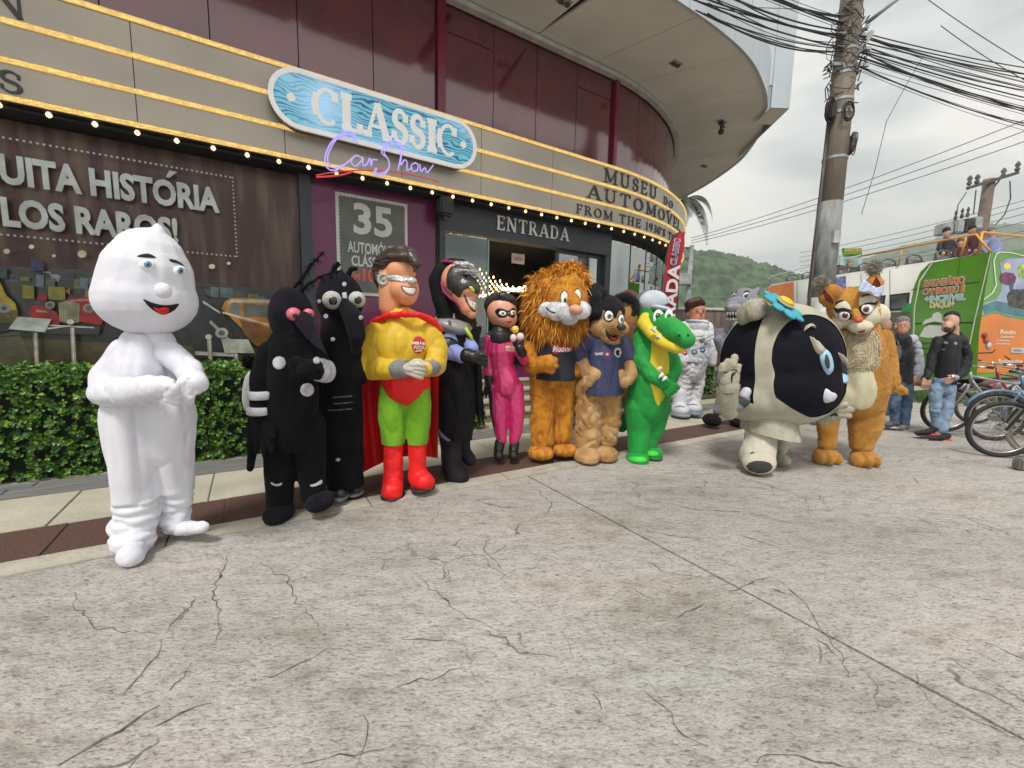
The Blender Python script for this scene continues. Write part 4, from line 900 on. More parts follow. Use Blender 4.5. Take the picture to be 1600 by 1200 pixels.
for k in range(5): m = MB(); m.lathe([(.04, 0), (.06, .06), (.03, .14)], (.18, 0, 4.4 + k * .16), 8); m.out('insulator', Mdk, sp)

# ---- feather flag
P = aty(1040, 560, 8.7); fl = empty('feather_flag', loc=(P.x, 8.7, 0), label='tall red feather flag lettered ENTRADA beside the end of the museum front', cat='flag')
def fp(px, py): q = aty(px, py, 8.7); return (q.x - P.x, q.z)
Mfl = M('red_flag', (.40, .012, .03), .6, .12, 2, .3, 3, sheen=.2)
L_ = [fp(1026, 560), fp(1029, 520), fp(1033, 480), fp(1037, 440), fp(1041, 405), (fp(1047, 380)), fp(1055, 367), fp(1064, 362), fp(1070, 363)]; R_ = [fp(1052, 560), fp(1054, 520), fp(1057, 480), fp(1061, 440), fp(1065, 405), fp(1068, 388), fp(1069, 376), fp(1070, 368), fp(1071, 364)]
V = []; Fc = []
for i, (a, b) in enumerate(zip(L_, R_)):
    for k in range(5): f = k / 4; V.append((a[0] + (b[0] - a[0]) * f, .03 * math.sin(i * 1.3 + f * 4), a[1] + (b[1] - a[1]) * f))
n5 = len(V)
V += [(x, y + .004, z) for x, y, z in V]
for i in range(len(L_) - 1):
    for k in range(4):
        a = i * 5 + k; Fc += [(a, a + 1, a + 6, a + 5), (n5 + a, n5 + a + 5, n5 + a + 6, n5 + a + 1)]
mk('cloth', V, Fc, Mfl, fl, True)
m = MB(); m.tube([(p[0] - .012, 0, p[1]) for p in L_] + [(L_[0][0], 0, 0)][:0], .010, 6); m.tube([(L_[0][0] - .02, 0, .02), (L_[0][0] - .012, 0, L_[0][1])], .012, 6); m.out('mast', Mdk, fl, True); m = MB(); m.bar((-.5, -.0, .03), (.3, 0, .03), .05); m.bar((-.1, -.4, .03), (-.1, .4, .03), .05); m.out('foot', Mdk, fl)
c0, c1 = fp(1039, 540), fp(1051, 425); ax = Vector((c1[0] - c0[0], 0, c1[1] - c0[1])); mid = Vector(((c0[0] + c1[0]) / 2, -.04, (c0[1] + c1[1]) / 2))
Mwt = M('flag_white', (.72, .70, .70), .6, .05)
flat_text('lettering', 'ENTRADA', Mwt, fl, mid + Vector((0, -.012, 0)), ax, Vector((-ax.z, 0, ax.x)), 1.75, .24, .03, .012)
c0, c1 = fp(1051, 415), fp(1058, 374); ax = Vector((c1[0] - c0[0], 0, c1[1] - c0[1])); mid = Vector(((c0[0] + c1[0]) / 2, -.04, (c0[1] + c1[1]) / 2)); mid.x -= .01
flat_text('lettering', 'CLASSIC', Mwt, fl, mid, ax, Vector((-ax.z, 0, ax.x)), .52, .13, .05, .012); flat_text('lettering', 'CLASSIC', M('flag_blue', (.10, .08, .35), .6, 0), fl, mid + Vector((0, -.006, 0)), ax, Vector((-ax.z, 0, ax.x)), .50, .105, .0, .012)

# ================================================================== TOUR BUS
B0 = Vector((12.53, 11.5, 0)); dirL = Vector((-.172, .985, 0)).normalized(); dirW = Vector((dirL.y, -dirL.x, 0))
busrz = math.atan2(dirW.y, dirW.x)
bus = empty('open_top_bus', loc=B0, rz=busrz, label='open-top double-decker tour bus painted green, white and orange, seen from its rear corner', cat='bus')
def side(px, py, o=0.0):                # pixel -> (length, height) on the bus side (plane x = -o)
    d = ray(px, py); P0 = B0 - dirW * o; k = (P0 - CAMP).dot(dirW) / d.dot(dirW); q = CAMP + d * k - B0; return q.dot(dirL), q.z
def rear(px, py, o=0.0):
    d = ray(px, py); P0 = B0 - dirL * o; k = (P0 - CAMP).dot(dirL) / d.dot(dirL); q = CAMP + d * k - B0; return q.dot(dirW), q.z
BL, BW, ZB, ZT = 7.7, 2.5, .55, 3.72
Mbw = M('bus_white', (.60, .60, .56), .25, .06, 1, coat=.4); Mbg = M('bus_green', (.10, .29, .02), .25, .12, .6, coat=.4); Mbo = M('bus_orange', (.72, .20, .015), .25, .08, .7, coat=.4); Mbt = M('bus_teal', (.06, .19, .22), .3, .2, 2); Mwin = M('bus_window', (.05, .075, .08), .08, .1, 1, spec=.9, coat=.6); Mtrim = M('bus_trim', (.03, .03, .03), .5, .1)
m = MB(); m.bevbox(0, .06, ZB, BW, BL, ZT, .09); m.out('body', Mbw, bus, True); m = MB(); m.bevbox(.15, .3, .3, BW - .15, BL - .3, ZB + .05, .04); m.out('underframe', Mtrim, bus)
def spoly(pts, mat, name, o, px=True):
    Q = [side(x, y, o) for x, y in pts]; return mk(name, [(-o, a, b) for a, b in Q][::-1], [tuple(range(len(Q)))], mat, bus)
def rpoly(pts, mat, name, o):
    Q = [rear(x, y, o - .055) for x, y in pts]; return mk(name, [(a, .055 - o, b) for a, b in Q], [tuple(range(len(Q)))], mat, bus)
spoly([(1550, 393), (1500, 402), (1452, 411), (1438, 425), (1429, 445), (1424, 470), (1424, 500), (1428, 540), (1438, 575), (1445, 592), (1526, 592), (1530, 520), (1540, 450)], Mbg, 'green_wrap', .006)
spoly([(1293, 436), (1322, 431), (1321, 462), (1293, 466)], M('poster_blue', (.06, .09, .38), .4, .35, 9, col2=(.35, .42, .62)), 'blue_poster', .010)
for x_ in (1245, 1300, 1345, 1390): spoly([(x_, 441 - (x_ - 1240) * .13), (x_ + 1, 441 - (x_ - 1240) * .13), (x_ + 1, 590), (x_, 590)], M('bus_seam', (.25, .25, .24), .5, 0), 'panel_joint', .0045)
spoly([(1240, 440), (1204, 447), (1197, 458), (1194, 470), (1196, 490), (1232, 488), (1240, 470)], Mbo, 'orange_wrap', .007)
for a, b in ((1390, 1422), (1300, 1384), (1205, 1255)): spoly([(a, 457 + (1420 - a) * .11), (b, 457 + (1420 - b) * .11), (b - 3, 484 + (1420 - b) * .05), (a, 484 + (1420 - a) * .055)], Mtrim, 'window_frame', .009); spoly([(a + 3, 460 + (1420 - a) * .11), (b - 4, 460 + (1420 - b) * .11), (b - 6, 481 + (1420 - b) * .05), (a + 3, 481 + (1420 - a) * .055)], Mwin, 'window', .013)
spoly([(1205, 500), (1300, 490), (1424, 487), (1426, 560), (1300, 545), (1206, 535)], M('landscape_print', (.08, .11, .05), .4, .4, 3, col2=(.16, .17, .12)), 'landscape_print', .008); spoly([(1412, 475), (1424, 474), (1424, 487), (1408, 487)], M('bright_green', (.02, .38, .08), .3, .1), 'green_flash', .012)
spoly([(1428, 505), (1523, 503), (1523, 505), (1428, 507)], Mtrim, 'panel_joint', .010); spoly([(1425, 453), (1424, 452), (1529, 440), (1529, 441.6)], Mtrim, 'panel_joint', .010)
for x in (1500,): spoly([(x, 402), (x + 1, 402), (x - 6, 450), (x - 7, 450)], M('green_dark', (.04, .13, .01), .4, 0), 'panel_joint', .010)
Mwl = M('white_line', (.75, .76, .70), .4, .03)
spoly([(1547, 395), (1549, 395), (1536, 450), (1524, 500), (1512, 560), (1510, 560), (1522, 500), (1534, 450)], Mwl, 'white_line', .014)
spoly([(1455, 411), (1457, 411), (1438, 440), (1430, 480), (1428, 540), (1426, 540), (1428, 480), (1436, 438)], Mwl, 'white_line', .014)
def btext(txt, x0, x1, y0, y1, mat, bold=.03, outline=True):
    a = side(x0, (y0 + y1) / 2 + (x1 - x0) * .06); b = side(x1, (y0 + y1) / 2 - (x1 - x0) * .06); t_ = side((x0 + x1) / 2, y0)[1] - side((x0 + x1) / 2, y1)[1]
    c = Vector((-.018, (a[0] + b[0]) / 2, side((x0 + x1) / 2, (y0 + y1) / 2)[1])); U = Vector((0, -1, .11 * 0)); Vv = Vector((0, 0, 1)); w_ = abs(a[0] - b[0])
    U = Vector((0, -1, 0)); 
    if outline: flat_text('lettering_edge', txt, Mwl, bus, c, U, Vv, w_ * 1.03, t_ * 1.2, bold + .05, .004)
    flat_text('lettering', txt, mat, bus, c + Vector((-.006, 0, 0)), U, Vv, w_, t_, bold, .004)
Mto = M('text_orange', (.72, .16, .03), .4, 0); Mtb = M('text_blue', (.42, .66, .75), .4, 0); Mty = M('text_yellow', (.80, .68, .22), .4, 0)
btext('BALNEÁRIO', 1446, 1508, 433, 445, Mto); btext('CAMBORIÚ É', 1443, 1508, 447, 458, Mto); btext('+INCRÍVEL', 1446, 1510, 459, 470, Mtb); btext('DAQUI+', 1454, 1492, 471, 482, Mty)
spoly([(1440, 508), (1445, 500), (1456, 496), (1458, 490), (1466, 487), (1472, 492), (1472, 500), (1484, 504), (1484, 507), (1460, 502), (1446, 506)], Mwl, 'cable_car_logo', .012); spoly([(1444, 512), (1452, 508), (1484, 510), (1484, 526), (1450, 528), (1436, 526)], Mwl, 'logo_plate', .012)
for k in range(3): spoly([(1428, 536 + k * 8), (1515, 533 + k * 8), (1515, 535 + k * 8), (1428, 538 + k * 8)], M('green_dark', (.04, .13, .01), .4, 0), 'grille_slat', .012)
for y in (1.6, 6.3):
    for xx in (-.01, BW - .25):
        m = MB(); m.lathe([(.30, 0), (.48, .02), (.5, .08), (.5, .2), (.48, .24)], (xx, y, .5), 22, 'x'); m.out('wheel', Mtrim, bus, True)
# rear face
rpoly([(1549, 394), (1600, 389), (1680, 385), (1680, 590), (1526, 590), (1530, 520), (1540, 450)], Mbg, 'rear_green', .008)
rpoly([(1531, 497), (1542, 492), (1556, 490), (1575, 496), (1600, 500), (1640, 500), (1680, 495), (1680, 582), (1524, 582)], Mbo, 'rear_orange', .018)
rpoly([(1562, 410), (1575, 404), (1600, 403), (1680, 400), (1680, 498), (1600, 497), (1575, 493), (1556, 487), (1540, 490), (1532, 494), (1536, 474), (1556, 468), (1564, 455), (1565, 430)], M('rear_scene', (.20, .24, .42), .2, .35, 1.2, coat=.5, col2=(.42, .47, .62)), 'rear_scene', .013)
rpoly([(1534, 478), (1556, 470), (1600, 478), (1680, 478), (1680, 497), (1600, 496), (1575, 492), (1556, 486), (1538, 490)], Mbt, 'painted_sea', .0155)
rpoly(ell(1574, 416, 6, 5), M('sun_yellow', (.85, .68, .12), .4, 0), 'painted_sun', .017)
rpoly([(1564, 428), (1572, 425), (1584, 427), (1588, 434), (1586, 442), (1577, 446), (1566, 443), (1562, 436)], M('gondola_wine', (.16, .03, .10), .3, .3, 9), 'painted_gondola', .017); rpoly([(1577, 446), (1585, 440), (1582, 455), (1578, 455)], M('dusk_blue', (.07, .08, .2), .4, 0), 'painted_tower', .018)
rpoly([(1573, 462), (1580, 452), (1600, 452), (1640, 455), (1630, 482), (1600, 484), (1576, 478)], M('ship_brown', (.08, .07, .06), .5, .4, 9), 'painted_ship', .0175)
rpoly([(1590, 417), (1600, 411), (1640, 411), (1640, 435), (1592, 433)], M('cabin_green', (.35, .55, .08), .4, .3, 8), 'painted_cabin', .0172)
rpoly([(1552, 407), (1557, 395), (1564, 393), (1580, 394), (1600, 399), (1600, 400.5), (1580, 395.5), (1564, 394.5), (1558, 397), (1554, 407), (1556, 430), (1558, 445), (1552, 458), (1536, 470), (1535, 469), (1550, 457), (1556, 445), (1554, 430)], Mwl, 'white_line', .020)
for x, y, c in ((1540.5, 524, (.22, .01, .02)), (1543, 532, (.35, .05, .02)), (1547, 540, (.5, .5, .5))):
    a = rear(x, y); m = MB(); m.lathe([(.085, 0), (.08, -.03), (.03, -.045)], (a[0], .035, a[1]), 14, 'y'); m.out('tail_light', M('lamp_%d' % int(x), c, .15, 0, coat=.8), bus, True)
a, b = rear(1581, 551), rear(1600, 544); m = MB(); m.box(a[0], .01, a[1], a[0] + .42, .03, b[1]); pl_ = m.out('number_plate', M('plate', (.6, .6, .62), .4, .05), bus); flat_text('lettering', 'OYP 3210'[:0] + 'HOU', M('plate_ink', (.05, .05, .08), .5, 0), bus, (a[0] + .21, .006, (a[1] + b[1]) / 2), (1, 0, 0), (0, 0, 1), .3, .07, .02)
for (x0, x1, y, txt, h) in ((1565, 1589, 518.5, 'Rodo', .12), (1565, 1586, 526, 'Camboriú', .06), (1558, 1580, 532, 'TURISMO', .04), (1558, 1580, 537, 'PASSEIOS', .04), (1562, 1600, 564, 'Rodonautica', .10)):
    a, b = rear(x0, y), rear(x1, y); flat_text('lettering', txt, Mwl, bus, ((a[0] + b[0]) / 2, .028, a[1]), (1, 0, 0), (0, 0, 1), b[0] - a[0], h, .02)
rpoly([(1524, 551), (1550, 550), (1556, 545), (1556, 547), (1551, 552), (1524, 553)], Mtrim, 'panel_joint', .022)
rpoly([(1568, 556), (1584, 568), (1680, 572), (1680, 570), (1585, 566), (1570, 555)], Mtrim, 'panel_joint', .022)
# upper rails and seats
Mry = M('yellow_rail', (.72, .33, .04), .35, .05); m = MB()
def top3(px, py, o): a = side(px, py, o); return Vector((-o, a[0], a[1]))
m.tube([top3(1188, 452, -.05), top3(1205, 432, -.05), top3(1250, 420, -.05), top3(1345, 399, -.05)], .022, 6); m.out('rail', M('white_rail', (.6, .6, .56), .4, .05), bus, True)
m = MB(); m.tube([top3(1345, 400, -.05), top3(1450, 380, -.05), top3(1525, 366, -.05), top3(1547, 393, -.05)], .03, 6); m.tube([top3(1511, 367, -.05), top3(1501, 399, -.05)], .03, 6); m.tube([top3(1410, 388, -.05), top3(1404, 413, -.05)], .024, 6); m.out('rail', Mry, bus, True)
m = MB(); m.tube([(.1, .3, 4.3), (2.4, .3, 4.25)], .03, 6); m.tube([(.1, .3, 3.7), (.1, .3, 4.3)], .03, 6); m.tube([(2.4, .3, 3.7), (2.4, .3, 4.25)], .03, 6); m.out('rail', Mry, bus, True)
for i in range(8):
    y = 1.4 + i * .78
    for xx in (.45, 1.7): m = MB(); m.tube([(xx - .3, y, 3.6), (xx - .28, y, 3.95), (xx - .12, y - .03, 4.03), (xx + .12, y - .03, 4.03), (xx + .28, y, 3.95), (xx + .3, y, 3.6)], .025, 6); m.box(xx - .22, y - .02, 3.6, xx + .22, y + .03, 3.9); m.out('seat_back', M('seat_grey', (.10, .10, .11), .5, .1), bus, True)
# jurassic promo board standing behind the bus
Pb = aty(1328, 430, 21); jb = empty('promo_board', loc=(Pb.x, 21, 0), label='round teal and green advertising board with two wooden plates above the bus roof', cat='sign')
def jr(px, py): q = aty(px, py, 20.9); return (q.x - Pb.x, q.z)
def jp(pts, mat, name, y, th=.1): m = MB(); m.prism([jr(*p) for p in pts], 'y', y, y + th); return m.out(name, mat, jb)
jp([(1312, 424), (1313, 400), (1318, 394), (1342, 394), (1347, 400), (1346, 428)], M('board_teal', (.33, .5, .48), .6, .3, 2), 'disc', -.1); jp([(1317, 399), (1317, 388), (1345, 388), (1346, 400)], M('board_green', (.09, .2, .03), .6, .3, 3), 'cap', -.14)
jp([(1305, 424), (1308, 414), (1324, 416), (1324, 426)], M('board_wood', (.10, .06, .04), .8, .3, 3), 'plate', -.16); jp([(1328, 418), (1343, 416), (1342, 430), (1328, 428)], M('board_wood', (.1, .06, .04)), 'plate', -.16); jp([(1322, 412), (1326, 402), (1334, 405), (1332, 414), (1326, 418)], M('board_beige', (.36, .28, .2), .8, .3, 5), 'beast_shape', -.15)
q = jr(1331, 391); flat_text('lettering', 'AVENTURA', M('board_yellow', (.65, .5, .08), .6, 0), jb, (q[0], -.15, q[1]), (1, 0, 0), (0, 0, 1), .8, .17, .03); q = jr(1331, 396); flat_text('lettering', 'JURÁSSICA', M('board_lime', (.3, .45, .05), .6, 0), jb, (q[0], -.15, q[1]), (1, 0, 0), (0, 0, 1), .85, .15, .03)
m = MB(); m.lathe([(.08, -.03), (.08, 4.6)], n=10); m.out('post', Mdk, jb)
# grass verge beyond the bicycles
V = []; Fc = []; rnd = random.Random(4)
for i in range(5200):
    x, y = rnd.uniform(8.0, 12.3), rnd.uniform(9.2, 11.0); h = rnd.uniform(.05, .16); a = rnd.uniform(0, 3.14); dx, dy = math.cos(a) * .012, math.sin(a) * .012; b_ = len(V)
    V += [(x - dx, y - dy, -.03), (x + dx, y + dy, -.03), (x + rnd.uniform(-.05, .05), y + rnd.uniform(-.05, .05), h)]; Fc.append((b_, b_ + 1, b_ + 2))
mk('grass', V, Fc, M('grass', (.07, .15, .02), .7, .3, 3), kind='stuff', label='strip of grass between the bicycles and the bus', cat='grass')

# ================================================================== BICYCLES
Mty_ = M('tyre_rubber', (.022, .021, .022), .75, .1, 20, .2, 60); Mrim = M('alloy_rim', (.45, .43, .39), .3, .1, metal=.8); Mchr = M('chrome', (.55, .55, .55), .2, .05, metal=1)
def bicycle(label, frame_col, x, y, rz, tyre=None, rim=None, steer=0, fork=None, lean=.06, fender=False):
    Mf = M('frame_%d' % int(sum(frame_col) * 1000), frame_col, .3, .05, coat=.5)
    r = empty('bicycle', loc=(x, y, 0), rz=rz, label=label, cat='bicycle', group='bicycles parked in the rack at the right edge'); r.rotation_euler[0] = lean
    R0 = .34
    def wheel(c, ang=0):
        m = MB(); pts = [Vector((c[0] + math.cos(a * 2 * PI / 36) * (R0 - .022) * math.cos(ang), c[1] + math.cos(a * 2 * PI / 36) * (R0 - .022) * math.sin(ang), c[2] + math.sin(a * 2 * PI / 36) * (R0 - .022))) for a in range(36)]
        m.tube(pts, .024, 8, closed=True); t_ = m.out('wheel', tyre or Mty_, r, True)
        m = MB(); m.tube([Vector(c) + (p - Vector(c)) * .895 for p in pts], .012, 6, closed=True); m.out('rim', rim or Mrim, t_, True)
        m = MB()
        for k in range(28): a = k * 2 * PI / 28; d = Vector((math.cos(a) * math.cos(ang), math.cos(a) * math.sin(ang), math.sin(a))); m.bar(Vector(c) + d * .02 + Vector((0, .025 * (-1) ** k, 0)), Vector(c) + d * (R0 - .06), .0022)
        m.out('spokes', Mchr, t_); m = MB(); m.lathe([(.022, -.05), (.022, .05)], c, 10, 'y'); m.lathe([(.07, .03), (.075, .032)], c, 16, 'y'); m.out('hub', Mchr, t_)
    wheel((0, 0, R0), steer); wheel((1.05, 0, R0))
    hd, bb, st_, rr = Vector((.20, 0, .86)), Vector((.62, 0, .30)), Vector((.76, 0, .80)), Vector((1.05, 0, R0))
    m = MB(); m.tube([hd - Vector((-.02, 0, .06)), bb], .020, 8); m.tube([hd, st_ - Vector((0, 0, .04))], .017, 8); m.tube([bb, st_], .017, 8)
    for s_ in (-.05, .05): m.tube([bb, rr + Vector((0, s_, 0))], .010, 6); m.tube([st_ - Vector((.0, 0, .05)), rr + Vector((0, s_, 0))], .009, 6)
    m.tube([hd + Vector((-.02, 0, .06)), hd - Vector((-.03, 0, .12))], .022, 8); m.out('frame', Mf, r, True)
    m = MB()
    for s_ in (-.055, .055): m.tube([Vector((.18, s_ * .5, .74)), Vector((.15, s_, .66)), Vector((0, s_, R0))], .016, 8)
    m.out('fork', fork or Mf, r, True)
    m = MB(); m.tube([hd + Vector((-.02, 0, .04)), Vector((.13, 0, 1.02)), Vector((.08, 0, 1.03))], .014, 8); m.tube([(.16, -.31, 1.03), (.06, -.15, 1.02), (.06, .15, 1.02), (.16, .31, 1.03)], .012, 8); m.out('handlebar', Mchr, r, True)
    for s_ in (-1, 1): m = MB(); m.tube([(.15, s_ * .28, 1.03), (.20, s_ * .36, 1.03)], .018, 8); m.out('grip', Mty_, r, True)
    m = MB(); m.tube([st_, st_ + Vector((.03, 0, .13))], .013, 8); m.out('seat_post', Mchr, r, True)
    m = MB(); m.ball((.86, 0, .95), (.09, .075, .03), 12, 6); m.tube([(.82, 0, .955), (.64, 0, .95)], [.05, .018], 8); m.out('saddle', M('saddle_black', (.02, .02, .02), .5, .1), r, True)
    m = MB(); m.lathe([(.09, -.05), (.09, -.046)], bb, 20, 'y'); m.bar(bb + Vector((0, -.06, 0)), bb + Vector((.08, -.07, -.15)), .018); m.bar(bb + Vector((0, .06, 0)), bb + Vector((-.08, .07, .15)), .018); m.box(bb.x + .03, -.17, bb.z - .165, bb.x + .13, -.08, bb.z - .14); m.box(bb.x - .13, .08, bb.z + .14, bb.x - .03, .17, bb.z + .165); m.out('crank', Mdk, r)
    if fender:
        m = MB(); m.tube([(math.cos(a) * .37, 0, R0 + math.sin(a) * .37) for a in [R(20 + k * 14) for k in range(11)]], .02, 6); m.out('mudguard', Mf, r, True)
    return r
a = atz(1558, 714); bicycle('bicycle with fat black lettered tyre, nearest but one at the right edge', (.02, .02, .025), a.x, a.y, R(-24), steer=R(4))
b = atz(1626, 717); bicycle('front-most bicycle with pale tan tyre at the right edge', (.012, .012, .012), b.x, b.y, R(-27), tyre=M('tan_tyre', (.30, .26, .22), .7, .1), steer=R(-4))
c = atz(1474, 674); bicycle('grey bicycle with its wheel behind the young man in the open black hoodie', (.28, .29, .30), c.x, c.y, R(-14))
d = atz(1548, 688); bicycle('light blue bicycle with mudguard just behind the fat black tyre', (.12, .22, .36), d.x, d.y, R(-18), fender=True)
e_ = atz(1520, 662); bicycle('red framed bicycle farthest back in the rack', (.30, .02, .03), e_.x, e_.y, R(-8))
f_ = atz(1590, 660); bicycle('white city bicycle in the middle of the rack behind the light blue one', (.40, .41, .42), f_.x, f_.y, R(-14), fender=True)
rk = empty('bicycle_rack', loc=(8.2, 6.0, 0), rz=R(20), label='grey steel bicycle rack with hoops under the parked bicycles', cat='bicycle rack')
m = MB(); m.bar((-1.2, 0, .04), (2.2, 0, .04), .05)
m.out('base_rail', Mst, rk)
for i in range(6):
    m = MB(); x = -1.0 + i * .6; m.tube([(x, 0, .04), (x, 0, .5), (x + .1, 0, .6), (x + .2, 0, .5), (x + .2, 0, .04)], .016, 8); m.out('hoop', Mst, rk, True)
q = atz(1596, 735); m = MB(); m.bevbox(q.x - .06, q.y - .04, 0, q.x + .1, q.y + .06, .13, .02); m.out('rubber_block', M('block_grey', (.2, .19, .18), .8, .2), kind=None, label='small grey block on the ground under the pale tan tyre', cat='block')

# ---- air
m = MB(); m.box(-120, -55, -1.03, 880, 860, 205)
hz = m.out('haze', None, kind='stuff', label='thin moist haze over the whole place')
hm = bpy.data.materials.new('haze_air'); hm.use_nodes = True; t_ = hm.node_tree; t_.nodes.remove(t_.nodes['Principled BSDF']); pv = t_.nodes.new('ShaderNodeVolumePrincipled'); pv.inputs['Density'].default_value = .0010; pv.inputs['Color'].default_value = (.93, .97, .96, 1); pv.inputs['Anisotropy'].default_value = .2
t_.links.new(pv.outputs[0], t_.nodes['Material Output'].inputs['Volume']); hz.data.materials.clear(); hz.data.materials.append(hm)
# ================================================================== COSTUMED FIGURES AND PEOPLE
FUZZ = {'orange_plush': (.016, 8000, None), 'tan_plush': (.013, 7000, None), 'squirrel_fur': (.008, 7000, None), 'muzzle_white': (.010, 6000, None), 'cream_plush': (.010, 5000, None), 'ochre_plush': (.02, 3000, None), 'dog_black': (.012, 6000, None)}
class Fig:
    def __init__(s, label, px, py, Y=None, cat='costumed person', name='costumed_person', z0=0.0, group='costumed performers lined up before the museum'):
        P = atz(px, py) if Y is None else aty(px, py, Y)
        s.P = Vector((P.x, P.y, z0)); s.Y = P.y; s.k = P.y / F_PX; s.g = math.cos(math.atan2(abs(px - 800), F_PX)); s.cam = CAMP - s.P; s.bvh = {}
        s.root = empty(name, loc=s.P, label=label, cat=cat); 
        if group: s.root['group'] = group
    def q(s, px, py, dy=0.0): return aty(px, py, s.Y + dy) - s.P
    def C(s, pts, n=14):
        """tapered chain; points are (px, py, depth offset m, radius px)"""
        out_ = []; P_ = [(s.q(a, b, c), r_ * s.k * s.g) for a, b, c, r_ in pts]
        for (p0, r0), (p1, r1) in zip(P_, P_[1:]):
            m = MB(); d = p1 - p0; L_ = d.length
            if L_ < 1e-6: continue
            d /= L_; X = d.orthogonal().normalized(); Yv = d.cross(X); rings = []
            for i in range(6): a = PI / 2 * i / 5; rings.append((-r0 * math.cos(a), max(1e-4, r0 * math.sin(a))))
            for i in range(6): a = PI / 2 * i / 5; rings.append((L_ + r1 * math.sin(a), max(1e-4, r1 * math.cos(a))))
            V = [p0 + d * h + (X * math.cos(2*PI*k/n) + Yv * math.sin(2*PI*k/n)) * rr for h, rr in rings for k in range(n)]
            Fc = [(i*n+k, i*n+(k+1)%n, (i+1)*n+(k+1)%n, (i+1)*n+k) for i in range(len(rings)-1) for k in range(n)] + [tuple(range(n))[::-1], tuple((len(rings)-1)*n+k for k in range(n))]
            m.add(V, Fc); out_.append(m)
        return out_
    def E(s, px, py, dy, rx, ry, rz, rot=0, ax='Y', n=20, m=13):
        mb = MB(); k = s.k; mb.ball(s.q(px, py, dy), (rx * k * s.g, ry * k * s.g, rz * k), n, m, Matrix.Rotation(R(rot), 3, ax) if rot else None); return [mb]
    def blob(s, name, prims, mat, parent=None, vox=.013, smooth=5, wr=None, cut=None, cuts=None, **kw):
        V = []; Fc = []
        for m in prims:
            b = len(V); V += m.v; Fc += [tuple(i + b for i in f) for f in m.f]
        me = bpy.data.meshes.new('tmp'); me.from_pydata([tuple(v) for v in V], [], Fc); o = bpy.data.objects.new('tmp', me); TS.collection.objects.link(o)
        md = o.modifiers.new('r', 'REMESH'); md.mode = 'VOXEL'; md.voxel_size = vox * .72; md.use_smooth_shade = True
        if smooth: ms = o.modifiers.new('s', 'SMOOTH'); ms.iterations = int(smooth * 1.7); ms.factor = .6
        TS.view_layers[0].update(); dg = TS.view_layers[0].depsgraph; ev = o.evaluated_get(dg); me2 = bpy.data.meshes.new_from_object(ev, depsgraph=dg)
        bpy.data.objects.remove(o); bpy.data.meshes.remove(me)
        cl_ = list(cuts or [])
        if cut is not None: cl_.append((s.q(*cut), Vector((0, 0, -1))))
        if cl_:
            bm = bmesh.new(); bm.from_mesh(me2)
            for co_, no_ in cl_:
                r_ = bmesh.ops.bisect_plane(bm, geom=bm.verts[:] + bm.edges[:] + bm.faces[:], plane_co=co_, plane_no=no_, clear_outer=True)
                eds = [e_ for e_ in r_['geom_cut'] if isinstance(e_, bmesh.types.BMEdge)]
                if eds: bmesh.ops.holes_fill(bm, edges=eds, sides=0)
            bm.to_mesh(me2); bm.free()
        if wr:
            amp, sx, sz = wr[:3]; band = wr[3] if len(wr) > 3 else None; off = Vector((s.P.x * 3, 7, 1)); me2.update(); NR = [v.normal.copy() for v in me2.vertices]; CO = [v.co.copy() for v in me2.vertices]
            for i_ in range(len(CO)):
                c = CO[i_]; a = amp; sx, sz = wr[1], wr[2]
                if band:
                    for bd in band:
                        if bd[0] < c.z < bd[1]:
                            a = amp * bd[2]
                            if len(bd) > 3: sx, sz = bd[3], bd[4]
                f = noise.noise(Vector((c.x * sx, c.y * sx, c.z * sz)) + off); f2 = noise.noise(Vector((c.x * sx * 2.1, c.y * sx * 2.1, c.z * sz * 1.7)) - off)
                h = (abs(f) ** .7 * 1.6 - .55) + .45 * (abs(f2) - .2)
                CO[i_] = c + NR[i_] * a * h
            me2.vertices.foreach_set('co', [x for c in CO for x in c]); me2.update()
        me2.materials.clear(); me2.materials.append(mat); me2.polygons.foreach_set('use_smooth', [True] * len(me2.polygons)); me2.name = name
        o = bpy.data.objects.new(name, me2); COL.objects.link(o); o.parent = parent or s.root
        if mat.name in FUZZ and s.Y < 5.5 and parent is None:
            fl, dn, cf = FUZZ[mat.name]; area = sum(p.area for p in me2.polygons); fur(o, o, int(area * dn), fl, .0011 + .0003 * s.Y, cf or mat, int(s.Y * 100), droop=.35, jit=.55, name='pile')
        return tag(o, **kw)
    def slab(s, pts, d0, d1):
        m = MB(); n = len(pts); V = [s.q(x, y, d0) for x, y in pts] + [s.q(x, y, d1) for x, y in pts]
        return [m.add(V, [tuple(range(n))[::-1], tuple(range(n, 2 * n))] + [(i, (i + 1) % n, n + (i + 1) % n, n + i) for i in range(n)])]
    def tree(s, o):
        if o.name not in s.bvh: s.bvh[o.name] = BVHTree.FromPolygons([v.co.copy() for v in o.data.vertices], [tuple(p.vertices) for p in o.data.polygons])
        return s.bvh[o.name]
    def both(s, *obs):
        V = []; Fc = []
        for o in obs:
            b = len(V); V += [v.co.copy() for v in o.data.vertices]; Fc += [tuple(i + b for i in p.vertices) for p in o.data.polygons]
        return BVHTree.FromPolygons(V, Fc)
    def hit(s, o, px, py):
        t = s.tree(o) if not isinstance(o, BVHTree) else o; d = ray(px, py).normalized(); h = t.ray_cast(s.cam, d)
        if h[0] is None:
            p = s.cam + d * (s.Y / d.y); h = t.find_nearest(p)
        return h[0], h[1]
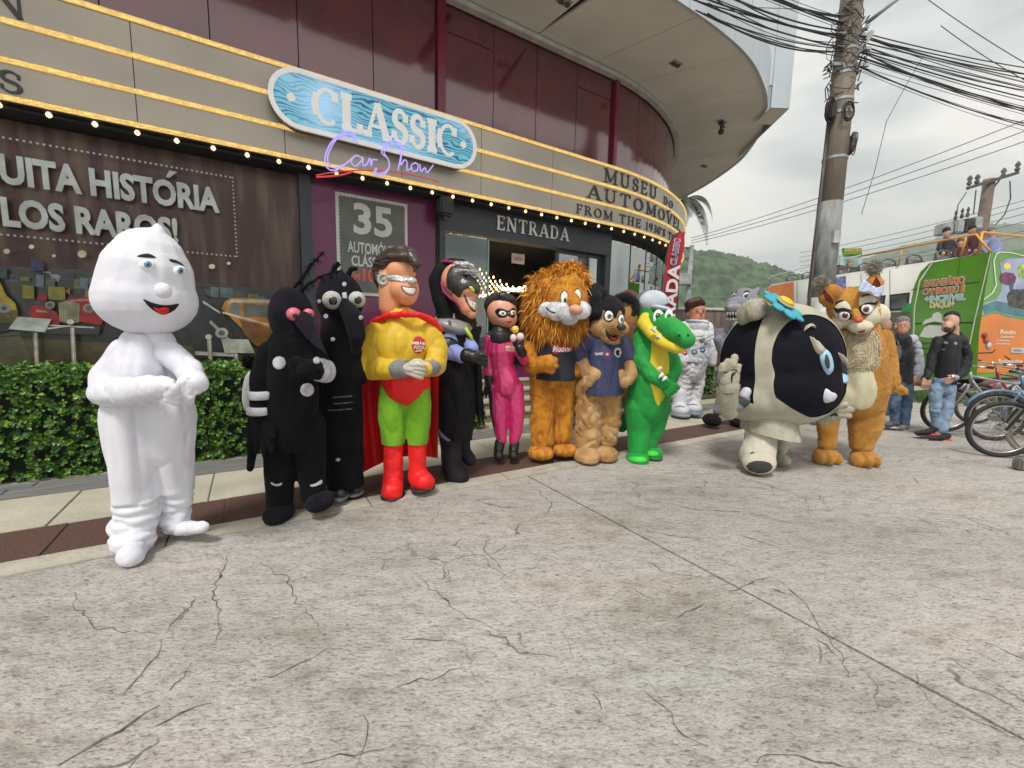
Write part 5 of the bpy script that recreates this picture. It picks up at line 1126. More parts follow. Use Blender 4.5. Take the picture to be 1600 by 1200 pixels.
    def dec(s, name, tgt, pts, mat, h=.006, rings=5, parent=None, lift=.0015, dome=0, **kw):
        """patch sewn on the surface of tgt; outline in photo pixels"""
        if len(pts) >= 6 and len(pts) < 17:          # round off hand placed outlines
            q_ = pts; n0 = len(q_); pts = []
            for i in range(n0):
                a, b, c, d_ = q_[i - 1], q_[i], q_[(i + 1) % n0], q_[(i + 2) % n0]
                for f_ in (0, .33, .67): pts.append(tuple(.5 * (2 * b[k] + (c[k] - a[k]) * f_ + (2 * a[k] - 5 * b[k] + 4 * c[k] - d_[k]) * f_ * f_ + (3 * b[k] - a[k] - 3 * c[k] + d_[k]) * f_ ** 3) * 1.0 for k in (0, 1)))
        n0 = len(pts); dens = []
        for i in range(n0):
            a, b = pts[i], pts[(i + 1) % n0]; k = max(1, int(26 / n0 + .5), int(math.hypot(b[0] - a[0], b[1] - a[1]) / 3))
            for j_ in range(k): dens.append((a[0] + (b[0] - a[0]) * j_ / k, a[1] + (b[1] - a[1]) * j_ / k))
        cx_ = sum(p[0] for p in dens) / len(dens); cy_ = sum(p[1] for p in dens) / len(dens); n = len(dens)
        p, nm = s.hit(tgt, cx_, cy_); V = [p + nm * (h + dome)]; Fc = []
        for r_ in range(1, rings + 1):
            f = r_ / rings; hh = h * (1 - f ** 6) + lift * (f < 1) - (f == 1) * .002 + dome * (1 - f * f)
            for (x, y) in dens:
                p, nm = s.hit(tgt, cx_ + (x - cx_) * f, cy_ + (y - cy_) * f); V.append(p + nm * hh)
        for i in range(n): Fc.append((0, 1 + i, 1 + (i + 1) % n))
        for r_ in range(1, rings):
            for i in range(n): a = 1 + (r_ - 1) * n; Fc.append((a + i, a + n + i, a + n + (i + 1) % n, a + (i + 1) % n))
        o = mk(name, V, Fc, mat, parent or s.root, True)
        bm = bmesh.new(); bm.from_mesh(o.data); bmesh.ops.recalc_face_normals(bm, faces=bm.faces[:])
        for f in bm.faces: f.smooth = True
        bm.to_mesh(o.data); bm.free()
        return tag(o, **kw)
    def text(s, tgt, txt, cx_, cy_, w_, h_, mat, slope=0, bold=.02, lift=.008, shear=0, parent=None):
        vs_, fs = text_mesh(txt, w_, h_, bold, shear); V = []
        for x, y in vs_: p, nm = s.hit(tgt, cx_ + x, cy_ - y + x * slope); V.append(p + nm * lift)
        return mk('lettering', V, fs, mat, parent or s.root)
    def tube(s, name, pts, r_, mat, parent=None, n=8):
        m = MB(); m.tube([s.q(*p) for p in pts], [x * s.k for x in r_] if isinstance(r_, (list, tuple)) else r_ * s.k, n); return m.out(name, mat, parent or s.root, True)
    def ball(s, name, px, py, dy, rx, ry, rz, mat, parent=None, rot=0, **kw):
        m = s.E(px, py, dy, rx, ry, rz, rot)[0]; return m.out(name, mat, parent or s.root, True, **kw)
    def eye(s, tgt, px, py, rx, rz, mwhite, miris, ix=0, iy=0, ir=.55, pr_=.28, out_=.3, parent=None, mp=None):
        p, nm = s.hit(tgt, px, py); k = s.k; e_ = MB(); e_.ball(p - nm * (rx * k * .25), (rx * k * s.g, rx * k * out_, rz * k), 20, 12); o = e_.out('eye', mwhite, parent or s.root, True)
        s.dec('iris', o, ell(px + ix, py + iy, rx * ir, min(rz, rx * 1.3) * ir), miris, .002, 3, parent=o); s.dec('pupil', o, ell(px + ix, py + iy, rx * pr_, min(rz, rx * 1.3) * pr_), mp or M('pupil_black', (.01, .01, .01), .12, 0, coat=.8), .004, 3, parent=o)
        s.dec('glint', o, ell(px + ix - rx * .12, py + iy - rz * .2, rx * .12, rx * .12, 8), M('glint_white', (.85, .85, .85), .2, 0), .006, 2, parent=o)
        return o
    def hand(s, W, Fd, A, N, size, curl=.5, spread=.12, r_=.085, thumb=1.0):
        """prims of a five fingered hand: wrist W, forward Fd, thumb side A, palm normal N (all local metres)"""
        Fd, A, N = Fd.normalized(), A.normalized(), N.normalized(); pr_ = []; z = size
        def cap(p0, p1, r0, r1):
            m = MB(); d = p1 - p0; L_ = max(d.length, 1e-5); d = d / L_; X = d.orthogonal().normalized(); Y_ = d.cross(X); n = 10; rings = [(-r0 * math.cos(PI/2*i/3), max(1e-4, r0 * math.sin(PI/2*i/3))) for i in range(4)] + [(L_ + r1 * math.sin(PI/2*i/3), max(1e-4, r1 * math.cos(PI/2*i/3))) for i in range(4)]
            m.add([p0 + d * h + (X * math.cos(2*PI*k/n) + Y_ * math.sin(2*PI*k/n)) * rr for h, rr in rings for k in range(n)], [(i*n+k, i*n+(k+1)%n, (i+1)*n+(k+1)%n, (i+1)*n+k) for i in range(7) for k in range(n)] + [tuple(range(n))[::-1], tuple(7*n+k for k in range(n))]); pr_.append(m)
        for i in range(4):
            o_ = (1.5 - i) * .19; b0 = W + A * o_ * .6 * z; b1 = W + Fd * .48 * z + A * o_ * z; cap(b0, b1, .13 * z, .115 * z)
            L_ = (.40, .45, .42, .34)[i] * z; d = (Fd + A * (1.5 - i) * spread); p = b1
            for sgm in range(3):
                c = curl * (sgm + .6); dd = (d.normalized() * math.cos(c) + N * math.sin(c)); p2 = p + dd * L_ * (.45, .32, .25)[sgm]; cap(p, p2, r_ * z * (1 - .08 * sgm), r_ * z * (1 - .08 * (sgm + 1))); p = p2
        tb = W + Fd * .12 * z + A * .26 * z; t1 = tb + (Fd * .6 + A * .75 * thumb + N * .25).normalized() * .24 * z; t2 = t1 + (Fd * .9 + A * .2 * thumb + N * .4).normalized() * .22 * z
        cap(tb, t1, .12 * z, .10 * z); cap(t1, t2, .10 * z, .085 * z); cap(W - Fd * .1 * z, W + Fd * .2 * z, .17 * z, .17 * z)
        return pr_
def fur(parent, tgt, n, ln, wd, mat, seed=1, droop=.4, jit=.5, flt=None, name='fur', dirv=None):
    """tapered hairs growing from the surface of tgt"""
    me = tgt.data; n_p = len(me.polygons)
    cen = np.empty(n_p * 3); me.polygons.foreach_get('center', cen); cen = cen.reshape(-1, 3); nor = np.empty(n_p * 3); me.polygons.foreach_get('normal', nor); nor = nor.reshape(-1, 3); ar = np.empty(n_p); me.polygons.foreach_get('area', ar)
    if flt is not None: keep = np.array([bool(flt(Vector(c))) for c in cen]); cen, nor, ar = cen[keep], nor[keep], ar[keep]
    if len(ar) == 0: return
    rg = np.random.default_rng(seed); ix = rg.choice(len(ar), n, p=ar / ar.sum()); c = cen[ix] + rg.uniform(-.005, .005, (n, 3)); nm = nor[ix]
    d = nm * .75 + rg.uniform(-jit, jit, (n, 3)); d[:, 2] -= droop
    if dirv is not None: d += np.array(dirv)
    d /= np.linalg.norm(d, axis=1)[:, None]; l = (ln * rg.uniform(.5, 1.25, n))[:, None]; sd_ = np.cross(d, nm); sl = np.linalg.norm(sd_, axis=1)[:, None]; sd_ = np.where(sl > 1e-4, sd_ / np.maximum(sl, 1e-4), np.array([1., 0, 0]))
    w_ = (wd * rg.uniform(.6, 1.3, n))[:, None]; mid = c + d * l * .55 + nm * l * .08; tip = c + d * l; tip[:, 2] -= (droop * l * .4)[:, 0]
    V = np.stack([c - sd_ * w_ - nm * .003, c + sd_ * w_ - nm * .003, mid + sd_ * w_ * .7, mid - sd_ * w_ * .7, tip], 1).reshape(-1, 3); b = (np.arange(n) * 5)[:, None]
    Fc = [tuple(x) for x in (b + np.array([0, 1, 2, 3])).tolist()] + [tuple(x) for x in (b + np.array([3, 2, 4])).tolist()]
    me2 = bpy.data.meshes.new(name); me2.from_pydata(V.tolist(), [], Fc); me2.materials.append(mat); o = bpy.data.objects.new(name, me2); COL.objects.link(o); o.parent = parent; return tag(o, kind='stuff')
def plush(name, col, col2=None, rough=.95, scale=9, bump=.7, bs=130, sheen=.35, **k): return M(name, col, rough, .16, scale, bump, bs, spec=.1, sheen=sheen, col2=col2, dist=.012, **k)
Mw = plush('white_plush', (.76, .76, .82), (.68, .68, .76), scale=5, bump=.30, bs=190); Mblk = plush('black_plush', (.006, .006, .008), scale=8, sheen=.06); Mblk2 = plush('black_plush_head', (.011, .010, .015), bs=60, sheen=.08)
Mspot = plush('spot_white', (.55, .55, .60)); Mpup = M('pupil_black', (.01, .01, .01), .12, 0, coat=.8); Meye = M('eye_white', (.86, .86, .86), .25, .02, coat=.4); Mfelt = M('black_felt', (.012, .012, .016), .9, .1)

# ---- white plush figure with pointed head
f = Fig('person in an all white plush suit with big round pointed smiling head, leftmost', 240, 858)
body = f.blob('suit', f.C([(230,540,0,42),(228,580,0,58),(231,612,.03,62)]) + f.C([(222,590,0,50),(206,640,0,52),(205,655,0,51),(208,700,0,48),(212,760,0,41),(212,815,-.02,37),(210,842,-.05,36)]) + f.C([(240,590,.02,50),(264,640,.04,50),(268,655,.05,48),(270,700,.08,43),(279,750,.13,34),(277,800,.15,28),(274,815,.15,27)])+ f.C([(212,818,0,38),(212,822,0,38)]), Mw, wr=(.026, 7, 1.1, [(-.1, .32, 1.0, 4, 14)]), smooth=6)
f.blob('sleeve', f.C([(198,550,0,28),(174,585,-.04,31),(168,613,-.10,31),(205,612,-.24,28),(238,606,-.30,24)]), Mw, wr=(.014, 8, 6)); f.blob('sleeve', f.C([(264,550,0,27),(296,580,-.02,25),(305,600,-.12,23)]), Mw, wr=(.014, 8, 6))
f.blob('cuff', f.C([(218,610,-.26,26),(222,610,-.26,26)]) + f.C([(236,606,-.29,24),(240,606,-.29,24)]) + f.C([(250,604,-.32,21),(253,604,-.32,21)]), Mw, smooth=2, wr=(.012, 16, 10)); f.blob('cuff', f.C([(208,838,-.02,40),(209,840,-.02,40)]) + f.C([(209,826,0,41),(209,827,0,41)]), Mw, wr=(.02, 9, 16), smooth=3)
f.blob('cuff', f.C([(272,812,.13,30),(274,814,.13,30)]) + f.C([(272,800,.14,29),(274,801,.14,29)]), Mw, wr=(.018, 10, 16), smooth=3)
W_ = f.q(250, 603, -.33); f.blob('glove', f.hand(W_, Vector((1, -.25, -.5)), Vector((.3, -.3, 1)), Vector((-.2, 1, -.4)), .13, .8, .1, .2), Mw, vox=.009, smooth=4, wr=(.006, 20, 20))
W_ = f.q(308, 600, -.14); f.blob('glove', f.hand(W_, Vector((-.35, -.8, -.45)), Vector((-.3, -.2, 1)), Vector((-.2, .8, -.5)), .135, .85, .1, .2), Mw, vox=.009, smooth=4, wr=(.006, 20, 20))
f.blob('shoe', f.C([(210,850,-.06,26),(208,862,-.12,24),(203,868,-.18,22)]) + f.C([(203,868,-.18,23),(204,869,-.18,23)]), Mw, wr=(.008, 9, 9)); f.blob('shoe', f.C([(266,822,.14,18),(290,826,.10,17),(318,822,.06,12)]), Mw, wr=(.010, 10, 10))
head = f.blob('head', f.E(230,468,0,85,85,55) + f.C([(230,452,0,80),(232,430,0,76),(234,406,0,61),(238,390,.0,42),(243,376,0,22),(248,362,0,11),(246,354,0,7)]) + f.E(255,454,-.29,14,12,11), Mw, vox=.011, smooth=6, wr=(.0018, 5, 5))
for (x, y, a, b) in ((230, 413, 14, 9), (281, 423, 11, 9)):
    s_ = f.dec('eye', head, ell(x, y, a, b), Meye, .006, 4, dome=.006); f.dec('iris', s_, ell(x + 1, y, a * .52, b * .72), M('iris_blue', (.10, .28, .48), .2, .1, coat=.7), .003, 3, parent=s_); f.dec('pupil', s_, ell(x + 1, y, a * .25, b * .36), Mpup, .005, 3, parent=s_)
f.dec('eyebrow', head, [(212,401),(220,397),(234,396),(246,403),(232,403),(222,402)], Mfelt, .004, 3); f.dec('eyebrow', head, [(263,404),(275,406),(286,413),(290,418),(278,412),(266,409)], Mfelt, .004, 3)
mo = f.dec('mouth', head, [(220,466),(236,472),(252,476),(268,476),(283,474),(276,484),(266,490),(256,493),(246,490),(233,481)], Mfelt, .004, 4); f.dec('tongue', mo, [(238,480),(248,482),(256,480),(265,482),(264,489),(256,492),(246,489)], M('tongue_red', (.70, .01, .01), .7, .05), .004, 3, parent=mo)

# ---- black mosquito with pink eyes
f = Fig('person in a black mosquito costume with pink bulging eyes, feathery antennae and white spots', 463, 806)
body = f.blob('suit', f.C([(456,545,0,40),(452,590,0,48),(452,640,0,49),(458,668,0,44)]) + f.C([(435,665,0,31),(438,745,0,25),(437,785,-.02,22)]) + f.C([(482,665,.05,31),(487,745,.06,25),(490,770,.04,22)]) + f.C([(488,552,0,22),(503,580,-.10,17),(480,578,-.27,16)]), Mblk, wr=(.016, 7, 3))
f.blob('sleeve', f.C([(424,552,-.05,22),(408,590,-.13,18),(406,650,-.16,15)]), Mblk, wr=(.008, 9, 6)); f.blob('glove', f.hand(f.q(404, 655, -.16), Vector((.05, 0, -1)), Vector((1, -.1, 0)), Vector((0, -1, 0)), .24, .12, .1, .1) + f.C([(398,672,-.14,9),(395,700,-.12,8),(391,732,-.12,6)]), Mblk, vox=.009); f.blob('glove', f.hand(f.q(482, 578, -.28), Vector((-1, -.1, .1)), Vector((0, -.3, 1)), Vector((0, 1, -.3)), .16, .6, .1, .12), Mblk, vox=.009)
f.blob('boot', f.E(436,802,-.06,24,34,17), Mblk2, wr=(.006, 12, 12)); f.blob('boot', f.E(500,783,.0,24,34,16), Mblk2, wr=(.006, 12, 12))
for (x, y) in ((407, 617), (406, 641)): m = MB(); c = f.q(x, y, -.15); m.lathe([(.068, -.028), (.078, -.022), (.078, .022), (.068, .028)], c, 20); m.out('white_band', Mspot, f.root, True)
for qa, qb in (((497,578,-.16),(499,578,-.15)), ((505,580,-.11),(507,580,-.10))): m = f.C([(*qa, 17.5), (*qb, 17.5)])[0]; m = MB(); a_ = f.q(*qa); b_ = f.q(*qb); d_ = (b_ - a_).normalized(); m.tube([a_, a_ + d_ * .035], .078, 18); m.out('white_band', Mspot, f.root, True)
for (x, y, rx) in ((436, 567, 11), (480, 609, 11.5), (495, 563, 6)): f.dec('spot', body, ell(x, y, rx, rx), Mspot, .004)
f.dec('spot', body, [(423,753),(432,757),(441,754),(440,758),(432,760),(424,757)], Mspot, .004); f.dec('spot', body, [(484,758),(494,755),(503,749),(504,755),(494,760),(486,761)], Mspot, .004)
f.blob('wing', f.E(389,612,.16,13,6,36,rot=8), Mspot, smooth=3); f.blob('ruffle', f.E(388,565,.05,10,9,12), Mblk, wr=(.02, 25, 25))
head = f.blob('head', f.E(455,494,0,36,37,45) + f.E(464,520,0,30,32,22) + f.C([(474,500,-.12,15),(488,524,-.22,10),(500,541,-.30,5),(510,553,-.36,1.5)]), Mblk2, vox=.011)
for x, y, r_, dy in ((459, 491, 11.5, -.15), (482, 490, 9, -.08)):
    e_ = f.ball('eye', x, y, dy, r_, r_, r_ * .85, M('eye_pink', (.62, .13, .19), .4, .1, 9)); f.dec('pupil', e_, ell(x + 2, y + 2, r_ * .42, r_ * .42), M('pupil_brown', (.07, .045, .035), .3, .1), .003, 3, parent=e_)
rnd = random.Random(3)
for pts in ([(457,454,0),(470,436,0),(488,412,0),(506,393,0)], [(470,456,0),(482,444,0),(505,430,0),(536,422,0)]):
    a = f.tube('antenna', pts, [2.2, 2, 1.6, 1.2], Mblk, n=6); m = MB()
    for i in range(len(pts) - 1):
        for k in range(26): u = rnd.random(); p = f.q(*pts[i]).lerp(f.q(*pts[i + 1]), u); d = Vector((rnd.uniform(-1, 1), rnd.uniform(-1, 1), rnd.uniform(-1.2, .6))).normalized(); m.tube([p, p + d * .025 + Vector((0, 0, -.004)), p + d * .04 - Vector((0, 0, .018))], [.0028, .002, .0006], 4)
    m.out('feather', Mblk, a)

# ---- black mosquito with white net eyes
f = Fig('person in long black mosquito costume with white net eyes and thick drooping beak', 543, 776)
body = f.blob('suit', f.C([(530,525,0,30),(530,580,0,35),(533,650,0,37),(538,720,0,33),(540,760,0,31)]) + f.C([(512,545,0,15),(506,600,-.05,14),(515,640,-.08,12)]) + f.C([(553,545,0,14),(560,590,-.05,13)]), Mblk, wr=(.014, 7, 3), cut=(540,758))
for x, y, dy in ((532, 770, -.1), (556, 763, .03)): f.blob('shoe', f.C([(x - 4, y, dy + .05, 9), (x, y + 2, dy - .06, 9)]), M('sneaker_dark', (.03, .03, .035), .5, .2)); m = f.E(x, y + 7, dy - .04, 13, 20, 4)[0]; m.out('sole', M('sole_grey', (.12, .12, .13), .6, .1), f.root, True)
f.blob('glove', f.hand(f.q(515, 640, -.09), Vector((.6, -.2, -.6)), Vector((1, 0, .5)), Vector((0, 1, 0)), .15, .5), Mblk, vox=.01)
head = f.blob('head', f.E(531,468,0,37,38,42) + f.E(532,505,0,31,32,30) + f.C([(541,478,-.14,12),(552,498,-.22,15),(558,525,-.24,13),(556,549,-.22,7)]), Mblk2, vox=.011)
for x, y, r_, dy in ((519, 469, 14.5, -.17), (558, 468, 13, -.12)):
    e_ = f.ball('eye', x, y, dy, r_, r_, r_ * .92, M('net_white', (.58, .58, .54), .8, .0, 200, col2=(.30, .30, .28), lo=.42, hi=.6)); f.dec('pupil', e_, ell(x + 1.5, y + 1, r_ * .55, r_ * .55), Mpup, .003, 3, parent=e_)
f.dec('patch', head, [(534,457),(542,456),(543,466),(535,466)], Mspot, .004, 3)
for x, y, r_ in ((538, 444, 4), (499, 471, 3.5), (509, 494, 4), (564, 496, 4)): f.dec('spot', head, ell(x, y, r_, r_), Mspot, .003, 3)
f.dec('spot', body, ell(520, 530, 4, 3.5), Mspot, .003, 3); f.dec('spot', body, [(523,718),(528,715),(533,718),(528,722)], Mspot, .003, 3)
f.tube('antenna', [(525,438,0),(521,426,0),(523,417,0),(530,411,0)], [5, 5, 4.5, 3.5], Mblk); f.tube('antenna', [(543,440,0),(545,427,0),(549,420,0),(557,420,-.02)], [4.5, 4.5, 4, 3], Mblk)
for y in (619, 629, 639): f.dec('silver_stripe', body, [(512,y+1),(525,y+1),(545,y-1),(560,y-2),(560,y+.5),(545,y+1.2),(525,y+3),(512,y+3)], M('silver_tinsel', (.13, .13, .15), .4, .4, 60), .003, 2)

# ---- hero with yellow top and red cape
f = Fig('person in hero costume with brown quiff, silver visor, yellow top and red cape', 635, 770)
Mskin = M('latex_skin', (.76, .35, .19), .42, .06, 4, sss=.15, spec=.4); Myel = M('yellow_spandex', (.66, .43, .02), .6, .05, 5, .25, 9, sheen=.15, dist=.02); Mredf = M('red_fabric', (.80, .006, .008), .55, .05, 4, .15, 12, sheen=.1); Mgrn = M('green_fabric', (.17, .42, .01), .75, .08, 6, .2, 20, sheen=.2)
Mhair = M('latex_hair', (.045, .025, .020), .38, .1, 4, coat=.2); Mgry = M('grey_fabric', (.22, .23, .25), .7, .08, 6); Mcrm = M('cream_glove', (.55, .51, .44), .75, .06, 9, .3, 30)
top = f.blob('top', f.C([(630,512,.02,34),(630,540,0,44),(632,565,.0,40),(633,590,.0,35)]) + f.C([(612,520,0,25),(612,540,-.04,25)]) + f.C([(650,520,0,24),(652,540,-.04,24)]), Myel, wr=(.012, 9, 5), smooth=6, cut=(630,594))
f.blob('sleeve', f.C([(594,519,0,22),(577,548,-.02,21),(584,575,-.10,19.5),(630,577,-.26,13.5)]), Myel, wr=(.010, 10, 7), smooth=5); f.blob('sleeve', f.C([(667,517,0,20),(683,546,-.02,18.5),(680,570,-.10,17),(668,576,-.24,13)]), Myel, wr=(.010, 10, 7), smooth=5)
for pts, ct in (([(622,577,-.25,14.5),(634,576,-.29,13)], (636,576,-.29)), ([(676,574,-.18,13.5),(667,576,-.26,12.5)], (665,576,-.26))):
    a_, b_ = f.q(*pts[0][:3]), f.q(*ct); d_ = (b_ - a_).normalized(); f.blob('cuff', f.C(pts), Mgry, smooth=2, vox=.008, cuts=[(b_, d_)], wr=(.004, 20, 20))
f.blob('glove', f.hand(f.q(637, 576, -.31), Vector((1, -.2, -.12)), Vector((.2, -.2, 1)), Vector((-.1, 1, -.3)), .16, .45, .05, .115), Mcrm, vox=.007, smooth=3); f.blob('glove', f.hand(f.q(666, 576, -.27), Vector((-1, -.25, 0)), Vector((0, -.2, 1)), Vector((-.1, 1, -.3)), .14, .6, .05, .115), Mcrm, vox=.007, smooth=3)
f.blob('briefs', f.C([(633,585,0,37),(634,592,0,39),(634,598,0,37)]) + f.C([(618,598,0,24),(632,627,-.02,9)]) + f.C([(652,598,0,22),(640,627,-.02,9)]), Mredf, wr=(.004, 7, 5))
f.blob('leggings', f.C([(617,604,.01,23),(614,635,0,24),(613,650,.0,23.5),(615,682,0,19.5),(615,705,0,18)]) + f.C([(652,604,.02,21),(654,635,.02,21),(654,650,.02,20.5),(653,680,.02,18),(652,704,.02,16)]), Mgrn, wr=(.009, 10, 5), smooth=4, cut=(635,693))
def boot(pts, foot, zz): return f.blob('boot', f.C(pts) + foot, Mredf, wr=(.009, 9, 9), smooth=4)
boot([(615,690,0,15.5),(615,725,0,16),(614,755,-.02,17)], f.C([(614,758,-.03,18),(613,767,-.10,18)]), 0); boot([(652,688,.02,14.5),(652,725,.03,15),(653,745,.02,16)], f.C([(655,750,.0,17),(664,753,-.04,16)]), 0)
for x, y, dy, rx, ry in ((614, 774, -.07, 19, 27), (660, 761, .0, 21, 24)): m = f.E(x, y, dy, rx, ry, 4)[0]; m.out('sole', M('sole_black', (.02, .02, .02), .6, .1), f.root, True)
lg = f.dec('chest_logo', top, ell(654, 539, 12.5, 15.5), M('logo_red', (.50, .015, .02), .5, .05), .002, 4); f.dec('logo_rim', top, ell(654, 539, 13.5, 16.5), M('logo_pink', (.62, .10, .08), .5, .05), .0005, 4)
f.text(lg, 'HERÓIS', 654, 536, 19, 5.5, M('logo_white', (.8, .8, .75), .5, 0), .06, .04, .004); f.text(lg, 'PIZZA', 655, 543, 17, 5.5, M('logo_cream', (.75, .62, .42), .5, 0), .04, .04, .004); f.dec('logo_line', lg, [(647,548),(662,547),(662,549),(647,550)], M('logo_white', (.8, .8, .75)), .002, 2)
head = f.blob('head', f.C([(611,480,.03,19),(612,455,.02,20),(613,430,.02,21)]) + f.E(626,422,0,24,25,25) + f.E(632,452,-.02,23,25,22) + f.E(636,458,-.03,17,22,19) + f.E(645,439,-.10,7,7,5), Mskin, vox=.010, smooth=5)
mo = f.dec('mouth', head, [(625,445),(640,448),(652,447),(651,460),(642,463),(632,459),(627,453)], M('lip_dark', (.25, .06, .04), .5, 0), .003, 4); f.dec('teeth', mo, [(628,448),(640,450),(650,449.5),(649,459),(642,461),(633,457)], M('teeth_white', (.78, .76, .72), .25, .02, coat=.5), .005, 4, parent=mo)
vz = f.dec('visor', head, [(603,430),(622,430),(640,433),(652,436),(653,441),(647,443),(640,440),(630,442),(615,440),(604,438)], M('visor_silver', (.62, .62, .62), .18, .05, metal=.5, coat=.6), .012, 5)
m = MB(); m.lathe([(.052, .02), (.056, 0), (.046, -.022), (.030, -.022), (.026, -.010), (.014, -.010), (.012, -.022), (.001, -.024)], f.q(600, 437, -.06), 22, 'y'); o = m.out('ear_disc', M('visor_grey', (.35, .35, .34), .35, .1), f.root, True)
hr = f.blob('hair', f.C([(597,452,.03,6),(592,437,.03,9),(591,422,.04,10),(598,408,.02,12),(612,400,.0,13),(628,396,-.04,14),(643,400,-.09,12),(650,411,-.13,8),(648,423,-.14,3)]) + f.C([(600,440,.08,14),(603,420,.08,17),(615,408,.08,16)]) + f.C([(598,415,-.05,7),(612,402,-.09,8),(630,401,-.12,7)]), Mhair, vox=.007, wr=(.007, 5, 42), smooth=4)
# cape: collar roll and falling cloth
f.blob('cape_collar', f.C([(570,520,.0,5),(584,504,-.04,6),(605,493,-.12,5),(632,491,-.19,5)]) + f.C([(634,491,-.19,5),(655,492,-.15,5),(675,501,-.07,6),(688,516,-.01,5)]) + f.E(633,490,-.19,7,7,7), Mredf, wr=(.005, 15, 15), vox=.01, smooth=3)
rowsL = [(572,508,.02),(566,560,.10),(563,620,.14),(562,680,.12),(561,742,.10)]; rowsR = [(688,508,.02),(686,560,.10),(685,620,.16),(684,680,.16),(684,716,.16)]
V = []; nC, nR = 46, 28
for j in range(nR + 1):
    u = j / nR * 4; i = min(3, int(u)); t_ = u - i; a = [rowsL[i][k] + (rowsL[i + 1][k] - rowsL[i][k]) * t_ for k in range(3)]; b = [rowsR[i][k] + (rowsR[i + 1][k] - rowsR[i][k]) * t_ for k in range(3)]
    for c in range(nC + 1):
        v = c / nC; x = a[0] + (b[0] - a[0]) * v; y = a[1] + (b[1] - a[1]) * v - (14 * math.sin(v * PI) if j / nR > .7 else 0) * (j / nR - .7) / .3; dy = a[2] + (b[2] - a[2]) * v + .20 * math.sin(v * PI) ** .5 * (.4 + .6 * j / nR) + .045 * (j / nR + .15) * math.sin(v * 30 + 1.5 * math.sin(j * .16))
        V.append(f.q(x, y, dy))
n_ = len(V); V += [v + Vector((0, .008, 0)) for v in V]; Fc = []
for j in range(nR):
    for c in range(nC): a = j * (nC + 1) + c; Fc += [(a, a + nC + 1, a + nC + 2, a + 1), (n_ + a, n_ + a + 1, n_ + a + nC + 2, n_ + a + nC + 1)]
mk('cape', V, Fc, Mredf, f.root, True)

# ---- villain with grinning face and black hood
f = Fig('person in black hooded villain costume with grey streaked hair, huge grin and blue sleeves', 722, 742)
Mvb = M('villain_black', (.006, .0055, .007), .8, .2, 3, .5, 12, spec=.25, dist=.03); Mblu = M('blue_spandex', (.25, .30, .62), .6, .05, 5, .2, 8, dist=.02); Msil = M('silver_vinyl', (.34, .33, .34), .35, .1, 5, metal=.2); Mleath = M('leather_black', (.012, .012, .013), .35, .15, 8, .3, 30)
f.blob('robe', f.C([(706,515,0,24),(708,560,0,26),(712,600,.0,30),(712,650,.02,32),(712,690,.03,27)]), Mvb, wr=(.030, 8, 2.0), smooth=6, cut=(712,684))
f.blob('boot', f.C([(703,668,.0,20),(705,700,-.02,17),(706,725,-.06,17)]) + f.C([(707,730,-.08,18),(714,742,-.14,16),(720,746,-.16,13)]), M('boot_dark', (.014, .012, .019), .75, .15, 6, .2, 40, spec=.3)); f.blob('boot', f.C([(722,665,.12,14),(724,700,.12,12)]) + f.C([(724,705,.1,12),(734,718,.05,11)]), M('boot_dark', (.02, .018, .028)))
m = f.E(712, 751, -.12, 21, 26, 4)[0]; m.out('sole', M('sole_black', (.02, .02, .02)), f.root, True)
f.dec('boot_flash', bpy.data.objects[f.root.children[0].name], [(684,668),(690,676),(700,684),(706,688),(700,690),(690,684),(684,678)], Mblu, .004, 3)
f.blob('sleeve', f.C([(704,516,-.05,15),(702,535,-.08,15),(702,548,-.12,14),(722,556,-.22,11),(730,553,-.24,10)]), Mblu, wr=(.008, 9, 6)); f.blob('sleeve', f.C([(728,518,.0,11),(732,535,-.04,11),(738,545,-.12,10)]), Mblu, wr=(.006, 9, 6))
m = f.C([(701,540,-.10,16.5),(701,546,-.11,16.3)])[0]; m.out('arm_band', Mleath, f.root, True); m = f.C([(731,532,-.03,12.6),(732,540,-.05,12.4)])[0]; m.out('arm_band', Mleath, f.root, True)
f.blob('glove', f.C([(730,556,-.25,12),(740,558,-.28,10)]) + f.hand(f.q(740, 559, -.28), Vector((1, -.1, -.2)), Vector((.1, -.3, 1)), Vector((0, 1, -.5)), .15, .5), Mleath, vox=.009, smooth=3)
m = f.C([(722,510,0,10),(738,525,-.02,12),(741,548,-.02,4)]); f.blob('chest_plate', m, Mvb)
sh = f.blob('shoulder_plate', f.E(707,511,-.03,31,27,14,rot=8) + f.C([(684,514,-.02,6),(700,505,-.1,8),(725,509,-.1,7),(735,516,-.04,5)]), Msil, smooth=5, wr=(.004, 8, 8))
for x, y, dx, dy in ((684, 497, -3, -5), (709, 495, 1, -6), (703, 501, -1, -6), (684, 505, -6, 1)): p, nm = f.hit(sh, x, y + 4); m = MB(); m.tube([p - nm * .005, p + nm * .016, p + nm * .05], [.016, .014, .001], 10); m.out('spike', M('chrome', (.55, .55, .55)), sh, True)
f.tube('lapel', [(727,512,-.13),(735,525,-.12),(741,538,-.1)], [3, 3, 1], M('acid_green', (.45, .60, .05), .5, .05))
hood = f.blob('hood', f.C([(708,512,.04,19),(702,490,.06,18),(692,465,.08,18),(686,440,.08,17),(692,424,.06,15),(706,414,.04,11),(722,410,.02,6)]), Mvb, vox=.012, smooth=6, wr=(.004, 5, 5))
